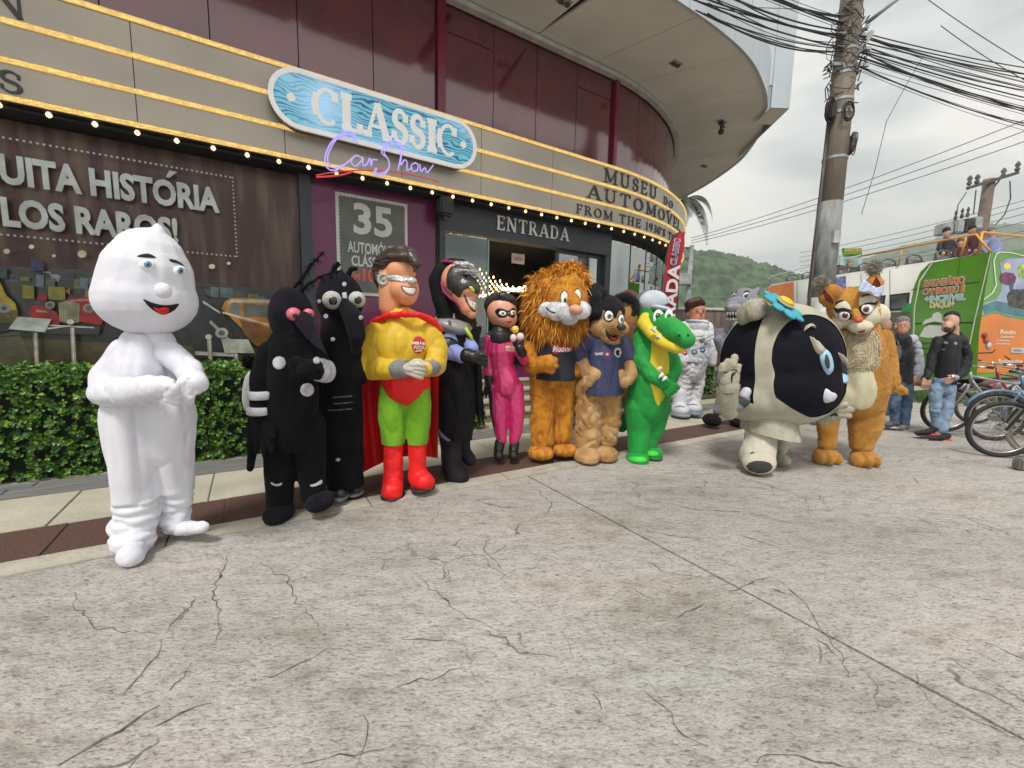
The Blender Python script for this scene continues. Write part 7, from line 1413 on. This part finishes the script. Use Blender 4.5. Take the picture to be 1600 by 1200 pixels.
for i in range(7):
    x = 1137 + i * 4.2; m = MB(); p = f.q(x, 488 - i * .1, -.30 + abs(i - 2) * .03); m.tube([p, p - Vector((0, 0, .05))], [.018, .002], 6); m.out('tooth', M('claw_white', (.7, .7, .64)), f.root); p = f.q(x, 500, -.24 + abs(i - 2) * .03); m = MB(); m.tube([p, p + Vector((0, 0, .045))], [.016, .002], 6); m.out('tooth', M('claw_white', (.7, .7, .64)), f.root)
for x, a in ((1147, 3.6), (1166, 5)): f.eye(head, x, 462, a, a * 1.0, Meye, M('iris_black', (.02, .02, .02), .2, 0), 0, 0, .8, .5); f.dec('eyebrow', head, [(x - 5, 457), (x, 453), (x + 6, 455), (x + 7, 457), (x, 455), (x - 4, 458.5)], Mfelt, .004, 2)
f.blob('fin', f.C([(1172,462,.1,9),(1184,452,.2,4)]), Mshk)
# ---- round black and cream ball costume
f = Fig('person inside giant round black and cream ball costume with a turquoise flower', 1200, 734)
Mcr = plush('cream_plush', (.52, .49, .40), (.41, .385, .30), scale=6, bump=.8); Mbk = plush('glossy_black_plush', (.010, .010, .020), (.022, .02, .045), scale=2.5, bump=.5, bs=30, sheen=.12, rough=.8) if False else M('glossy_black_plush', (.0035, .0035, .009), .8, .0, 2.5, .35, 9, spec=.18, dist=.03)
FUZZ_keep = FUZZ.pop('cream_plush'); shell = f.blob('ball', f.E(1218,562,.08,103,94,90,rot=12) + f.E(1175,615,.05,60,70,45) + f.E(1225,600,.0,96,84,66), Mcr, vox=.018, smooth=14); FUZZ['cream_plush'] = FUZZ_keep
def pl3(a, b, c, ref):
    P_ = [f.hit(shell, *q)[0] for q in (a, b, c)]; n_ = (P_[1] - P_[0]).cross(P_[2] - P_[0]).normalized(); r_ = f.hit(shell, *ref)[0]
    return (P_[0], n_ if (r_ - P_[0]).dot(n_) > 0 else -n_)
pf = pl3((1243,497), (1206,566), (1212,620), (1270,560)); pb = pl3((1190,503), (1179,566), (1177,626), (1140,560)); vd_ = (f.q(1218, 562, .08) - f.cam).normalized(); pr3 = (f.q(1218, 562, .08) - vd_ * .16, -vd_)
back = Vector((0, .6, .05)); A1 = f.hit(shell, 1212, 621)[0]; A2 = f.hit(shell, 1278, 655)[0]; A3 = A2 + Vector((.5, .6, .12)); nA = (A2 - A1).cross(A3 - A1).normalized(); nA = nA if nA.z > 0 else -nA; pA = (A1, nA)
B1 = f.hit(shell, 1118, 610)[0]; B2 = f.hit(shell, 1176, 631)[0]; nB = (B2 - B1).cross(Vector((.2, .6, .05))).normalized(); nB = nB if nB.z > 0 else -nB; pB = (B1, nB)
T1 = f.hit(shell, 1190, 502)[0]; T2 = f.hit(shell, 1140, 520)[0]; nT = (T2 - T1).cross(Vector((0, .6, .25))).normalized(); nT = nT if nT.z < 0 else -nT
bm = bmesh.new(); bm.from_mesh(shell.data)
for co_, no_ in (pf, pb, pr3, pA, pB): bmesh.ops.bisect_plane(bm, geom=bm.verts[:] + bm.edges[:] + bm.faces[:], plane_co=co_, plane_no=no_)
sd = lambda c, pl: (c - pl[0]).dot(pl[1])
for fc_ in bm.faces:
    c = fc_.calc_center_median(); fc_.material_index = 1 if ((sd(c, pf) > 0 and sd(c, pA) > 0) or (sd(c, pb) > 0 and sd(c, pr3) > 0 and sd(c, pB) > 0)) else 0
    fc_.smooth = True
bmesh.ops.recalc_face_normals(bm, faces=bm.faces[:]); 
for v in bm.verts:
    k_ = [g_.material_index for g_ in v.link_faces]
    if k_ and all(k_): v.co = v.co - v.normal * .012
bm.to_mesh(shell.data); bm.free(); shell.data.materials.append(Mbk); f.bvh = {}
f.blob('skirt', f.C([(1200,636,0,42),(1202,686,-.03,50)]) + f.C([(1238,662,-.06,9),(1240,688,-.08,5)]), Mcr, vox=.014, wr=(.008, 10, 5), cuts=[(f.q(1205, 679, 0), Vector((-.18, 0, -1)))])
Mcr2 = plush('pale_cream_plush', (.64, .60, .50), (.56, .52, .42), scale=6); f.blob('leg', f.C([(1190,660,-.02,27),(1188,690,-.06,27),(1183,712,-.10,30)]), Mcr2, vox=.013, wr=(.01, 8, 8)); ft = f.blob('foot', f.E(1186,722,-.18,29,24,19), Mcr2, vox=.013)
f.dec('sole', ft, ell(1186, 730, 24, 11), M('sole_char', (.045, .048, .045), .8, .2), .006, 4); f.dec('seam', ft, [(1160,712),(1170,703),(1186,700),(1202,702),(1212,708),(1212,709.5),(1202,703.8),(1186,702),(1170,705),(1161,713.5)], Mfelt, .004, 2)
f.blob('leg', f.C([(1222,665,.14,18),(1222,700,.18,11)]) + f.E(1222,718,.12,12,22,9), Mcr, vox=.013)
f.blob('bun', f.E(1180,485,.0,24,24,19) + f.E(1163,492,.05,12,18,17) + f.E(1204,490,.0,28,28,13), Mcr, vox=.014, wr=(.010, 9, 9))
f.blob('side_ball', f.E(1181,484,-.14,17,14,15), Mcr, vox=.013, wr=(.006, 9, 9))
fb = f.q(1224, 478, -.26); Mtq = M('turquoise_felt', (.055, .38, .47), .85, .08, 8, .3, 60)
for k in range(8):
    a = k * PI / 4 + .2; nf = Vector((.38, -.55, .75)).normalized(); tf_ = Vector((0, 0, 1)).cross(nf).normalized(); d = tf_ * math.cos(a) + nf.cross(tf_) * math.sin(a); m = MB(); m.ball(fb + d * .125, (.10, .062, .022), 14, 8, Matrix((d, Vector((.38, -.55, .75)).normalized().cross(d).normalized(), Vector((.38, -.55, .75)).normalized())).transposed()); m.out('petal', Mtq, f.root, True)
q_ = Vector((.38, -.55, .75)).to_track_quat('Z', 'Y').to_matrix(); m = MB(); m.ball(fb + Vector((0, -.03, .03)), (.105, .085, .02), 18, 8, q_); m.out('flower_rim', Mcr, f.root, True); m = MB(); m.ball(fb + Vector((.005, -.04, .045)), (.085, .068, .02), 18, 8, q_); m.out('flower_center', M('flower_yellow', (.80, .50, .02), .8, .06), f.root, True)
# arms
arm = f.blob('arm', f.C([(1140,642,-.30,15),(1137,620,-.38,16),(1139,603,-.42,16)]), Mcr, vox=.012); hd_ = f.blob('hand', f.E(1140,590,-.44,16,12,18) + f.C([(1128,578,-.47,5.5),(1129,571,-.48,5)]) + f.C([(1136,573,-.47,6),(1137,565,-.48,5.5)]) + f.C([(1145,570,-.47,6),(1148,558,-.47,5.5)]) + f.C([(1152,580,-.47,5),(1154,572,-.47,4.5)]), Mcr, vox=.010, smooth=3)
f.dec('finger_line', hd_, [(1142,600),(1141,590),(1144,581),(1151,580),(1151,581.5),(1145,582.5),(1142.7,590),(1143.4,600)], Mfelt, .004, 2); f.dec('finger_line', hd_, [(1127,580),(1134,582),(1140,580),(1140,581.2),(1134,583.5),(1127,581.5)], Mfelt, .004, 2); f.dec('finger_line', hd_, [(1139,578),(1150,577),(1154,580),(1153,581),(1149,578.4),(1139,579.2)], Mfelt, .004, 2)
f.dec('wrist_line', arm, [(1124,612),(1136,616),(1152,613),(1152,614.5),(1136,617.6),(1124,613.5)], M('seam_grey', (.2, .19, .16), .8, 0), .004, 2)
sk = f.blob('sock', f.C([(1152,634,-.36,11),(1162,624,-.38,10)]), M('sock_grey', (.19, .20, .24), .8, .1), vox=.01); f.blob('sock_tip', f.C([(1163,617,-.385,8.5),(1166,612,-.39,8)]), M('sock_white', (.55, .55, .60), .8, .06), vox=.01)
m = f.C([(1158,628,-.37,11.6),(1160,626,-.375,11.4)])[0]; m.out('sock_band', M('sock_dark', (.05, .055, .06), .8, .1), f.root, True)
rh = f.blob('hand', f.C([(1288,655,-.10,11),(1312,644,-.18,10)]) + f.C([(1312,640,-.2,7),(1328,640,-.24,6)]) + f.C([(1312,648,-.2,6),(1326,650,-.24,5)]) + f.C([(1306,634,-.2,6),(1320,632,-.24,5.5)]), Mcr, vox=.010, smooth=3)
f.dec('finger_line', rh, [(1296,650),(1304,645),(1310,647),(1309,652),(1308,648),(1304,646.5),(1297,651.5)], Mfelt, .004, 2)
# face on the front panel
fp_ = shell
f.dec('eyebrow', fp_, [(1256,518),(1259,509),(1267,507),(1275,513),(1268,511),(1261,512)], Mcr, .030, 4); f.dec('lash_shape', fp_, [(1265,525),(1272,531),(1276,532),(1286,544),(1290,550),(1282,555),(1275,550),(1270,540)], Mcr, .030, 4)
e_ = f.dec('eye', fp_, [(1283,546),(1289,544),(1296,553),(1300,568),(1299,582),(1294,586),(1287,578),(1281,560)], M('eye_blue', (.36, .60, .75), .6, .05), .034, 5); f.dec('pupil', e_, [(1289,553),(1293,553),(1297,565),(1297,575),(1293,578),(1288,568)], M('pupil_slate', (.05, .055, .06), .6, .1), .004, 3, parent=e_)
f.dec('lash_shape', fp_, [(1309,550),(1315,556),(1322,562),(1325,570),(1322,575),(1316,566)], Mcr, .028, 3); f.dec('eye', fp_, [(1314,565),(1318,566),(1323,580),(1324,595),(1320,598),(1316,582)], M('pupil_slate', (.05, .055, .06)), .030, 3); f.dec('eye_edge', fp_, [(1316,582),(1320,596),(1324,594),(1322,600),(1318,598)], M('eye_blue', (.36, .6, .75)), .032, 2)
f.dec('tooth', fp_, [(1290,607),(1299,612),(1307,616),(1301,626),(1290,630),(1286,622)], M('tooth_white', (.62, .60, .68), .7, .04), .030, 3)
# ---- squirrel
f = Fig('person in tan and cream tufted-ear animal costume with lashes and pale blue bow', 1322, 722)
Msq = plush('squirrel_fur', (.56, .29, .065), (.42, .19, .038), scale=7, bump=.8); Mcq = plush('cream_fur', (.80, .74, .58), (.70, .62, .46), scale=7, bump=.7); Min = plush('ear_wine', (.13, .018, .015))
body = f.blob('suit', f.C([(1341,522,.03,36),(1346,555,.0,42),(1347,600,-.0,47),(1345,625,.0,42)]) + f.C([(1296,632,.04,22),(1294,665,.02,19),(1293,694,.0,16)]) + f.C([(1325,615,.0,30),(1312,632,.03,24)]) + f.C([(1352,632,-.0,33),(1352,665,-.02,28),(1346,694,-.02,20)]) + f.C([(1378,528,.02,19),(1388,560,.0,15),(1390,590,-.03,15)]) + f.C([(1304,524,.02,17),(1294,550,.03,14),(1296,590,.02,13)]), Msq, vox=.015, wr=(.010, 7, 4, [(.05, .45, 1.5)]), smooth=6)
f.blob('cuff', f.C([(1390,590,-.03,17),(1391,597,-.04,16)]), Msq, vox=.012, wr=(.008, 12, 12)); f.blob('hand', f.C([(1392,600,-.05,9),(1404,606,-.09,8),(1413,611,-.1,6)]) + f.C([(1404,607,-.09,6),(1417,615,-.12,3)]) + f.C([(1402,603,-.09,5),(1416,609,-.1,3)]) + f.C([(1398,610,-.08,5),(1409,616,-.1,3)]) + f.C([(1396,600,-.08,4.5),(1404,598,-.12,3)]), Msq, vox=.009, smooth=3)
for x, y, dy in ((1291, 713, .0), (1350, 717, -.06)):
    f.blob('paw', f.E(x, y - 2, dy, 21, 26, 13) + f.E(x - 11, y + 2, dy - .08, 9, 16, 11) + f.E(x + 2, y + 2, dy - .12, 9, 18, 12) + f.E(x + 15, y + 3, dy - .08, 8, 16, 10), Msq, vox=.012, smooth=3)
f.dec('belly', body, [(1322,575),(1340,577),(1362,577),(1368,590),(1372,606),(1370,622),(1362,636),(1348,642),(1335,641),(1322,640),(1314,630),(1314,600)], M('cream_cloth', (.60, .56, .38), .8, .05, 5, .3, 8, sheen=.2, dist=.03), .008, 8, dome=.004)
ch = f.dec('chest', body, [(1316,518),(1335,515),(1362,516),(1372,522),(1374,545),(1372,568),(1362,576),(1340,577),(1322,574),(1315,560),(1312,535)], Mcq, .010, 8, dome=.006); fur(ch, ch, 5200, .032, .0020, M('chest_hair', (.66, .56, .38), .9, .2, 14), 9, droop=.8, jit=.5)
head = f.blob('head', f.E(1332,480,.0,44,38,31,rot=10) + f.E(1334,490,-.02,44,38,25,rot=14) + f.C([(1314,466,.03,15),(1299,458,.0,18),(1286,446,-.01,7)]) + f.C([(1302,476,.03,12),(1292,466,.0,14)]) + f.C([(1360,460,.03,17),(1365,445,.0,16),(1368,426,.0,5)]), Msq, vox=.013, smooth=6)
f.dec('ear_inside', head, [(1287,451),(1294,458),(1303,468),(1301,476),(1291,471),(1286,461)], Min, .003, 3); f.dec('ear_inside', head, [(1369,430),(1376,440),(1377,449),(1360,449),(1365,438)], Min, .003, 3)
mz = f.blob('muzzle', f.E(1344,511,-.17,20,16,10), Mcq, vox=.011, smooth=5); ck1 = f.blob('cheek', f.E(1374,491,.0,14,20,17,rot=-20), Mcq, vox=.011); ck2 = f.blob('cheek', f.E(1307,505,.0,12,18,11), Mcq, vox=.011); f.blob('bridge', f.C([(1336,486,-.20,6),(1340,496,-.30,6)]), Msq, vox=.010)
nz_ = f.blob('nose', f.E(1342,500,-.40,7.5,6,4.5,rot=-18), M('nose_red', (.60, .09, .06), .45, .05), vox=.007)
f.dec('mouth', mz, [(1339,517),(1346,516),(1354,512),(1352,518),(1347,521),(1341,520)], M('mouth_wine', (.10, .015, .03), .5, 0), .005, 3); f.dec('tongue', mz, [(1343,518.5),(1348,517.5),(1351,516),(1348,520),(1344,520.5)], M('tongue_pink', (.55, .16, .2), .5, 0), .008, 2)
f.dec('cheeks', f.both(head, mz, ck1, ck2), [(1297,494),(1304,497),(1314,502),(1322,503),(1330,502),(1335,506),(1341,509),(1349,505),(1356,499),(1362,490),(1369,480),(1377,472),(1384,479),(1388,492),(1384,503),(1374,511),(1364,515),(1352,518),(1340,519),(1325,517),(1311,513),(1302,506)], Mcq, .007, 9)
cb = f.both(head, mz, ck1, ck2)
for x, y, a, b, pts in ((1320, 493, 10, 8, [(1301,487),(1304,477),(1313,471),(1322,470),(1329,478),(1331,490),(1322,500),(1308,499)]), (1353, 483, 10, 9, [(1342,476),(1343,464),(1352,460),(1363,461),(1371,470),(1366,482),(1356,492),(1346,489)])):
    f.dec('eyelid', cb, pts, Mcq, .008, 5); e_ = f.dec('eye_rim', cb, [(x + (p[0] - x) * 1.16, y + (p[1] - y) * 1.14) for p in ell(x, y, a, b)], Mfelt, .019, 4); e2 = f.dec('eye', cb, ell(x, y, a, b), Meye, .024, 5, dome=.012); f.dec('iris', e2, ell(x + .5, y, a * .58, b * .66), M('iris_wine', (.20, .035, .05), .2, .2, 20, coat=.6), .003, 3, parent=e2); f.dec('pupil', e2, ell(x + .5, y, a * .32, b * .38), Mpup, .005, 3, parent=e2); f.dec('glint', e2, ell(x + 1, y - b * .4, 1.2, 1.2, 8), M('glint_white', (.85, .85, .85)), .007, 2, parent=e2)
f.dec('eyelash', cb, [(1302,479),(1309,482),(1318,480.5),(1328,483),(1331,487),(1324,486),(1314,486.5),(1309,490),(1304,486)], Mfelt, .034, 3); f.dec('eyelash', cb, [(1344,480),(1349,474),(1357,472.5),(1364,474),(1372,470),(1368,477),(1362,476.5),(1352,476)], Mfelt, .034, 3)
f.dec('eyebrow', head, [(1303,478),(1307,471),(1316,468),(1319,470),(1311,473),(1305,478)], Mfelt, .007, 3); f.dec('eyebrow', head, [(1344,465),(1348,461),(1357,459),(1362,461),(1355,462),(1348,464.5)], Mfelt, .010, 3)
bw = f.blob('bow', f.slab([(1349,437),(1344,445),(1341,455),(1352,457),(1361,456),(1364,450),(1358,443)], -.30, -.20) + f.slab([(1363,449),(1370,450),(1382,445),(1380,454),(1373,464),(1366,463),(1361,456)], -.30, -.20) + f.E(1362,452,-.27,5,6,5), M('bow_blue', (.50, .58, .78), .75, .06, 6, .4, 14), vox=.009, wr=(.006, 22, 22), smooth=2)
for x, y, dx in ((1284, 443, -1), (1366, 419, .1)): tf = f.blob('ear_tuft', f.E(x, y, 0, 8, 8, 8), plush('tuft_grey', (.34, .32, .27)), vox=.014); fur(tf, tf, 1500, .05, .003, M('tuft_hair', (.48, .46, .40), .9, .4, 30, col2=(.24, .22, .19)), 3, droop=.1, jit=.7, dirv=Vector((dx * .5, 0, .3)))
f.blob('tail', f.C([(1310,540,.25,15),(1300,520,.32,15),(1300,512,.34,12)]), Msq)

# ================================================================== BYSTANDERS
def facefeat(f, head, cx_, cy_, s_, skin_dark, turn=0, brow=(.02, .015, .012)):
    for x in (-.38, .42): X = cx_ + (x + turn) * s_; f.dec('eye', head, ell(X, cy_, s_ * .13, s_ * .07), M('eye_dark', (.03, .02, .02), .3, 0), .002, 2); f.dec('eyebrow', head, [(X - s_ * .22, cy_ - s_ * .20), (X + s_ * .22, cy_ - s_ * .22), (X + s_ * .22, cy_ - s_ * .14), (X - s_ * .22, cy_ - s_ * .12)], M('brow_%d' % int(brow[0] * 999), brow, .9, 0), .003, 2)
    f.dec('mouth', head, [(cx_ + (turn - .25) * s_, cy_ + s_ * .78), (cx_ + (turn + .25) * s_, cy_ + s_ * .76), (cx_ + (turn + .2) * s_, cy_ + s_ * .86), (cx_ + (turn - .2) * s_, cy_ + s_ * .87)], M('mouth_%d' % int(skin_dark[0] * 99), skin_dark, .5, 0), .002, 2)
Mdn = M('denim', (.13, .21, .33), .85, .2, 5, .5, 9, col2=(.05, .085, .15), dist=.02, lo=.4, hi=.62); Mdn2 = M('denim_light', (.27, .37, .50), .85, .15, 6, .5, 9, col2=(.14, .21, .32), dist=.02, lo=.4, hi=.65); Msk = M('skin', (.50, .25, .17), .5, .08, 8, sss=.12); Mski = M('skin_pale', (.56, .33, .24), .5, .06, 8, sss=.12)
Mjk = M('jacket_black', (.014, .014, .018), .7, .2, 5, .4, 9, dist=.03); Mlil = M('sleeve_lilac', (.46, .47, .54), .75, .08, 5, .4, 9, dist=.02)
f = Fig('grey-haired man in black and pale blue track jacket and worn blue jeans by the bicycles', 1405, 670, name='person', cat='person', group='men standing beside the bicycles')
f.blob('jeans', f.C([(1409,598,0,17),(1409,606,0,17)]) + f.C([(1400,605,0,11.5),(1398,635,-.02,9.5),(1398,662,-.0,8)]) + f.C([(1417,605,0,11.5),(1416,635,.0,10),(1413,664,.0,8.5)]), Mdn, vox=.012, wr=(.009, 11, 12), smooth=3)
for x, y, dy, cc in ((1391, 663, -.06, (.13, .10, .11)), (1410, 668, -.06, (.30, .28, .26))): f.blob('trainer', f.C([(x + 6, y - 1, dy + .05, 6), (x, y, dy - .04, 6), (x - 5, y + 1, dy - .08, 4.5)]), M('trainer_%d' % x, cc, .6, .3, 20), vox=.009); m = f.E(x, y + 4, dy, 13, 14, 2)[0]; m.out('sole', M('sole_pale', (.42, .40, .36), .6, .1), f.root, True)
jk = f.blob('jacket', f.C([(1408,532,.0,17),(1409,555,0,20),(1409,588,0,18),(1409,600,0,18)]), Mjk, vox=.012, wr=(.012, 8, 4), cut=(1409, 598), smooth=4)
f.blob('sleeve', f.C([(1425,530,0,10),(1433,550,.0,9.5),(1436,570,-.02,8.5),(1434,585,-.05,8)]), Mlil, vox=.011, wr=(.012, 14, 10)); f.blob('sleeve', f.C([(1392,530,0,10),(1386,550,.0,9),(1384,575,-.02,8),(1386,590,-.05,7)]), Mjk, vox=.011, wr=(.01, 14, 10)); f.dec('sleeve_stripe', bpy.data.objects[f.root.children[-1].name], [(1390,530),(1392,530),(1386,560),(1384,560)], Mlil, .002, 2)
f.blob('hand', f.hand(f.q(1433, 588, -.06), Vector((-.1, -.2, -1)), Vector((-1, -.2, 0)), Vector((-.2, 1, 0)), .17, .5), Msk, vox=.008, smooth=2); f.blob('hand', f.hand(f.q(1386, 592, -.06), Vector((.1, -.2, -1)), Vector((1, -.2, 0)), Vector((.2, 1, 0)), .17, .4), Msk, vox=.008, smooth=2)
f.dec('undershirt', jk, [(1401,523),(1409,530),(1418,522),(1418,545),(1409,550),(1402,545)], M('tee_black', (.008, .008, .009), .8, .1), .002, 4); f.dec('chest_panel', jk, [(1397,538),(1411,538),(1408,562),(1397,561)], M('panel_grey', (.13, .135, .15), .8, .1), .004, 3); m = MB(); P_ = [f.hit(jk, x, y)[0] + Vector((0, -.012, 0)) for x, y in ((1400,527),(1403,538),(1405,543),(1410,537),(1415,529))]; m.tube(P_, .004, 5); m.out('chain', Mchr, f.root)
head = f.blob('head', f.E(1410,510,0,11,12.5,14) + f.E(1410,517,-.03,8.5,9,8) + f.C([(1409,520,.02,8.5),(1409,532,.02,9.5)]) + f.E(1410,511,-.14,2,2.5,3) + f.E(1420,511,.0,2,3,4) + f.E(1399,511,.0,2,3,4), Msk, vox=.009, smooth=4); facefeat(f, head, 1410, 508.5, 8, (.25, .07, .06), 0, (.15, .14, .13))
f.blob('hair', f.E(1410,501.5,.02,12.0,13.2,8) + f.C([(1419,506,.03,4),(1420,514,.04,3)]) + f.C([(1400,506,.03,4),(1399,514,.04,3)]), M('grey_hair', (.22, .21, .20), .9, .3, 60, .6, 120), vox=.009)
f = Fig('young man in open black hoodie, light blue jeans and black and red trainers', 1460, 684, name='person', cat='person', group='men standing beside the bicycles')
f.blob('jeans', f.C([(1474,597,0,18),(1476,606,0,18)]) + f.C([(1463,606,0,12),(1461,640,-.02,10),(1462,665,-.0,7.5)]) + f.C([(1482,606,0,13),(1480,640,-.04,11),(1473,672,-.06,8)]), Mdn2, vox=.012, wr=(.009, 11, 12), smooth=3)
for x, y, dy in ((1446, 676, .0), (1468, 685, -.10)): f.blob('trainer', f.C([(x + 12, y - 4, dy, 7), (x, y - 1, dy - .05, 6), (x - 14, y, dy - .08, 4)]), M('trainer_black', (.012, .012, .014), .6, .2), vox=.009); m = f.E(x + 10, y + 3, dy - .02, 11, 10, 2.8)[0]; m.out('sole', M('sole_red', (.60, .02, .03), .6, .05), f.root, True); m = f.E(x - 4, y + 4, dy - .05, 14, 10, 1.8)[0]; m.out('sole', M('sole_dark', (.03, .03, .03), .6, .05), f.root, True)
jk = f.blob('hoodie', f.C([(1484,532,.0,17),(1482,555,0,21),(1477,590,0,19),(1476,600,0,19)]) + f.C([(1493,520,.07,8),(1502,528,.07,8),(1508,532,.07,5)]), Mjk, vox=.012, wr=(.014, 8, 4), cut=(1477, 600), smooth=4)
f.blob('sleeve', f.C([(1500,532,0,12),(1510,555,.0,11),(1505,580,-.04,10),(1494,590,-.10,8)]), Mjk, vox=.011, wr=(.014, 14, 10)); f.blob('sleeve', f.C([(1466,532,0,10),(1457,555,.02,9),(1452,580,.0,8),(1448,590,-.02,7)]), Mjk, vox=.011, wr=(.01, 14, 10))
f.blob('hand', f.hand(f.q(1490, 592, -.13), Vector((-1, 0, -.4)), Vector((-.2, -.2, 1)), Vector((0, 1, 0)), .13, .4), Mski, vox=.008, smooth=2); m = f.C([(1492, 590, -.12, 7.5), (1488, 589, -.13, 7)])[0]; m.out('watch', Mchr, f.root, True); f.blob('hand', f.hand(f.q(1447, 592, -.02), Vector((.1, 0, -1)), Vector((1, 0, 0)), Vector((.2, 1, 0)), .16, .4), Mski, vox=.008, smooth=2)
f.dec('t_shirt', jk, [(1474,522),(1484,524),(1488,545),(1486,590),(1462,592),(1462,560),(1468,530)], M('tee_black', (.008, .008, .009)), .003, 5); f.dec('print_band', jk, [(1465,533),(1484,533),(1483,538),(1464,538)], M('tee_print', (.28, .28, .26), .8, .3, 30), .008, 3); f.dec('print_blue', jk, [(1463,540),(1467,540),(1466,549),(1463,553)], M('tee_blue', (.12, .28, .55), .8, .1), .008, 2); f.dec('print_bar', jk, [(1468,545),(1478,545),(1478,547),(1468,547)], M('tee_print', (.28, .28, .26)), .008, 2); f.dec('badge', jk, ell(1493, 537, 3, 3), M('tee_print', (.28, .28, .26)), .010, 2)
head = f.blob('head', f.E(1486,503,0,12.5,13,15) + f.E(1480,511,-.05,9,9,9) + f.C([(1490,512,.02,9),(1489,528,.03,10)]) + f.E(1473,504,-.10,2.2,2.5,3) + f.E(1494,505,-.06,2.2,3,4), Mski, vox=.009, smooth=4); facefeat(f, head, 1477, 500, 7, (.25, .08, .07), 0)
f.dec('beard', head, [(1473,513),(1478,510),(1486,512),(1493,507),(1494,513),(1486,520),(1476,520)], M('stubble', (.10, .06, .045), .9, .3, 60), .002, 4); f.blob('hair', f.E(1487.5,493.5,.016,12.5,13.4,7.8) + f.C([(1496,497,.02,5),(1497,505,.03,3.5)]), M('black_hair', (.018, .015, .014), .8, .2, 60, .5, 120), vox=.009)
f = Fig('man in a white cap almost hidden behind the long-eared tan costume', 1277, 630, name='person', cat='person', group=None, Y=6.6); f.P.z = 0
f.root.location.z = 0
f.blob('torso', f.C([(1278,530,0,17),(1278,590,0,18),(1278,620,0,16)]) + f.C([(1272,625,0,9),(1272,664,0,7)]) + f.C([(1286,625,0,9),(1286,664,0,7)]), M('jersey_grey', (.14, .14, .15), .8, .2)); f.blob('head', f.E(1277,506,0,11,12,13) + f.C([(1277,512,.02,8),(1277,524,.02,8)]), Msk); f.blob('cap', f.E(1277,498,0,12.5,13,9) + f.E(1275,501,-.12,12,10,3), M('cap_white', (.68, .68, .72), .8, .05))
f = Fig('dark-haired person barely visible between tan costume and grey-haired man', 1383, 645, name='person', cat='person', group=None, Y=7.6)
f.root.location.z = 0; f.P.z = 0
f.blob('torso', f.C([(1384,530,0,15),(1384,590,0,16),(1384,615,0,14)]) + f.C([(1380,615,0,8),(1380,648,0,7)]) + f.C([(1389,615,0,8),(1389,648,0,7)]), M('shirt_blue_dark', (.05, .08, .14), .8, .2)); f.blob('head', f.E(1383,508,0,10,11,12) + f.C([(1383,512,.02,7),(1383,524,.02,7)]), Msk); f.blob('hair', f.E(1383,503,.03,11.5,12,9), M('black_hair', (.018, .015, .014)))
# people on the upper deck of the bus
def rider(label, x, y, Y, col, skin, hair, hat=None, s=1.0):
    P = aty(x, y + 45, Y); f = Fig(label, x, y + 45, Y=Y, name='person', cat='person', z0=P.z, group='passengers on the open top deck of the bus')
    f.blob('torso', f.C([(x,y+20*s,0,9*s),(x-1,y+32*s,0,11*s),(x-2,y+44*s,0,11*s)]) + f.C([(x-9*s,y+21*s,0,5*s),(x-12*s,y+32*s,-.1,4.5*s),(x-6*s,y+38*s,-.2,4*s)]) + f.C([(x+9*s,y+21*s,0,5*s),(x+13*s,y+32*s,-.1,4.5*s),(x+8*s,y+38*s,-.2,4*s)]), col, vox=.022, smooth=3)
    f.blob('head', f.E(x,y+7*s,0,5.6*s,6.5*s,7.5*s) + f.C([(x,y+12*s,0,4*s),(x,y+17*s,0,4.5*s)]) + f.E(x+5.2*s,y+7*s,0,1,1,1.5), skin, vox=.016, smooth=3); f.blob('hair', f.E(x-.2,y+3.2*s,.015,6.5*s,7.4*s,5.6*s), hair, vox=.018, smooth=3)
    for sg in (-1, 1): f.ball('hand', x + sg * 5 * s, y + 39 * s, -.26, 3 * s, 3 * s, 2.5 * s, skin)
Mbh = M('black_hair', (.018, .015, .014)); rider('young man in dark shirt with orange badge looking right on the bus deck', 1479, 357, 13.6, M('rider_dark', (.02, .022, .03), .8, .1), Mski, Mbh); rider('small seated person with reddish hair low between other bus riders', 1500, 374, 13.4, M('rider_brown', (.07, .02, .025), .8, .1), Mski, M('reddish_hair', (.12, .03, .02), .8, .1), s=.8); rider('young man in maroon top behind the yellow rail on the bus deck', 1519, 353, 13.6, M('rider_maroon', (.06, .012, .02), .8, .1), Msk, Mbh); rider('older bearded man in blue shirt, rightmost rider on the bus deck', 1549, 356, 13.3, M('rider_blue', (.20, .24, .42), .8, .1), Mski, M('grey_hair', (.22, .21, .20)), s=1.05)
bpy.data.scenes.remove(TS)
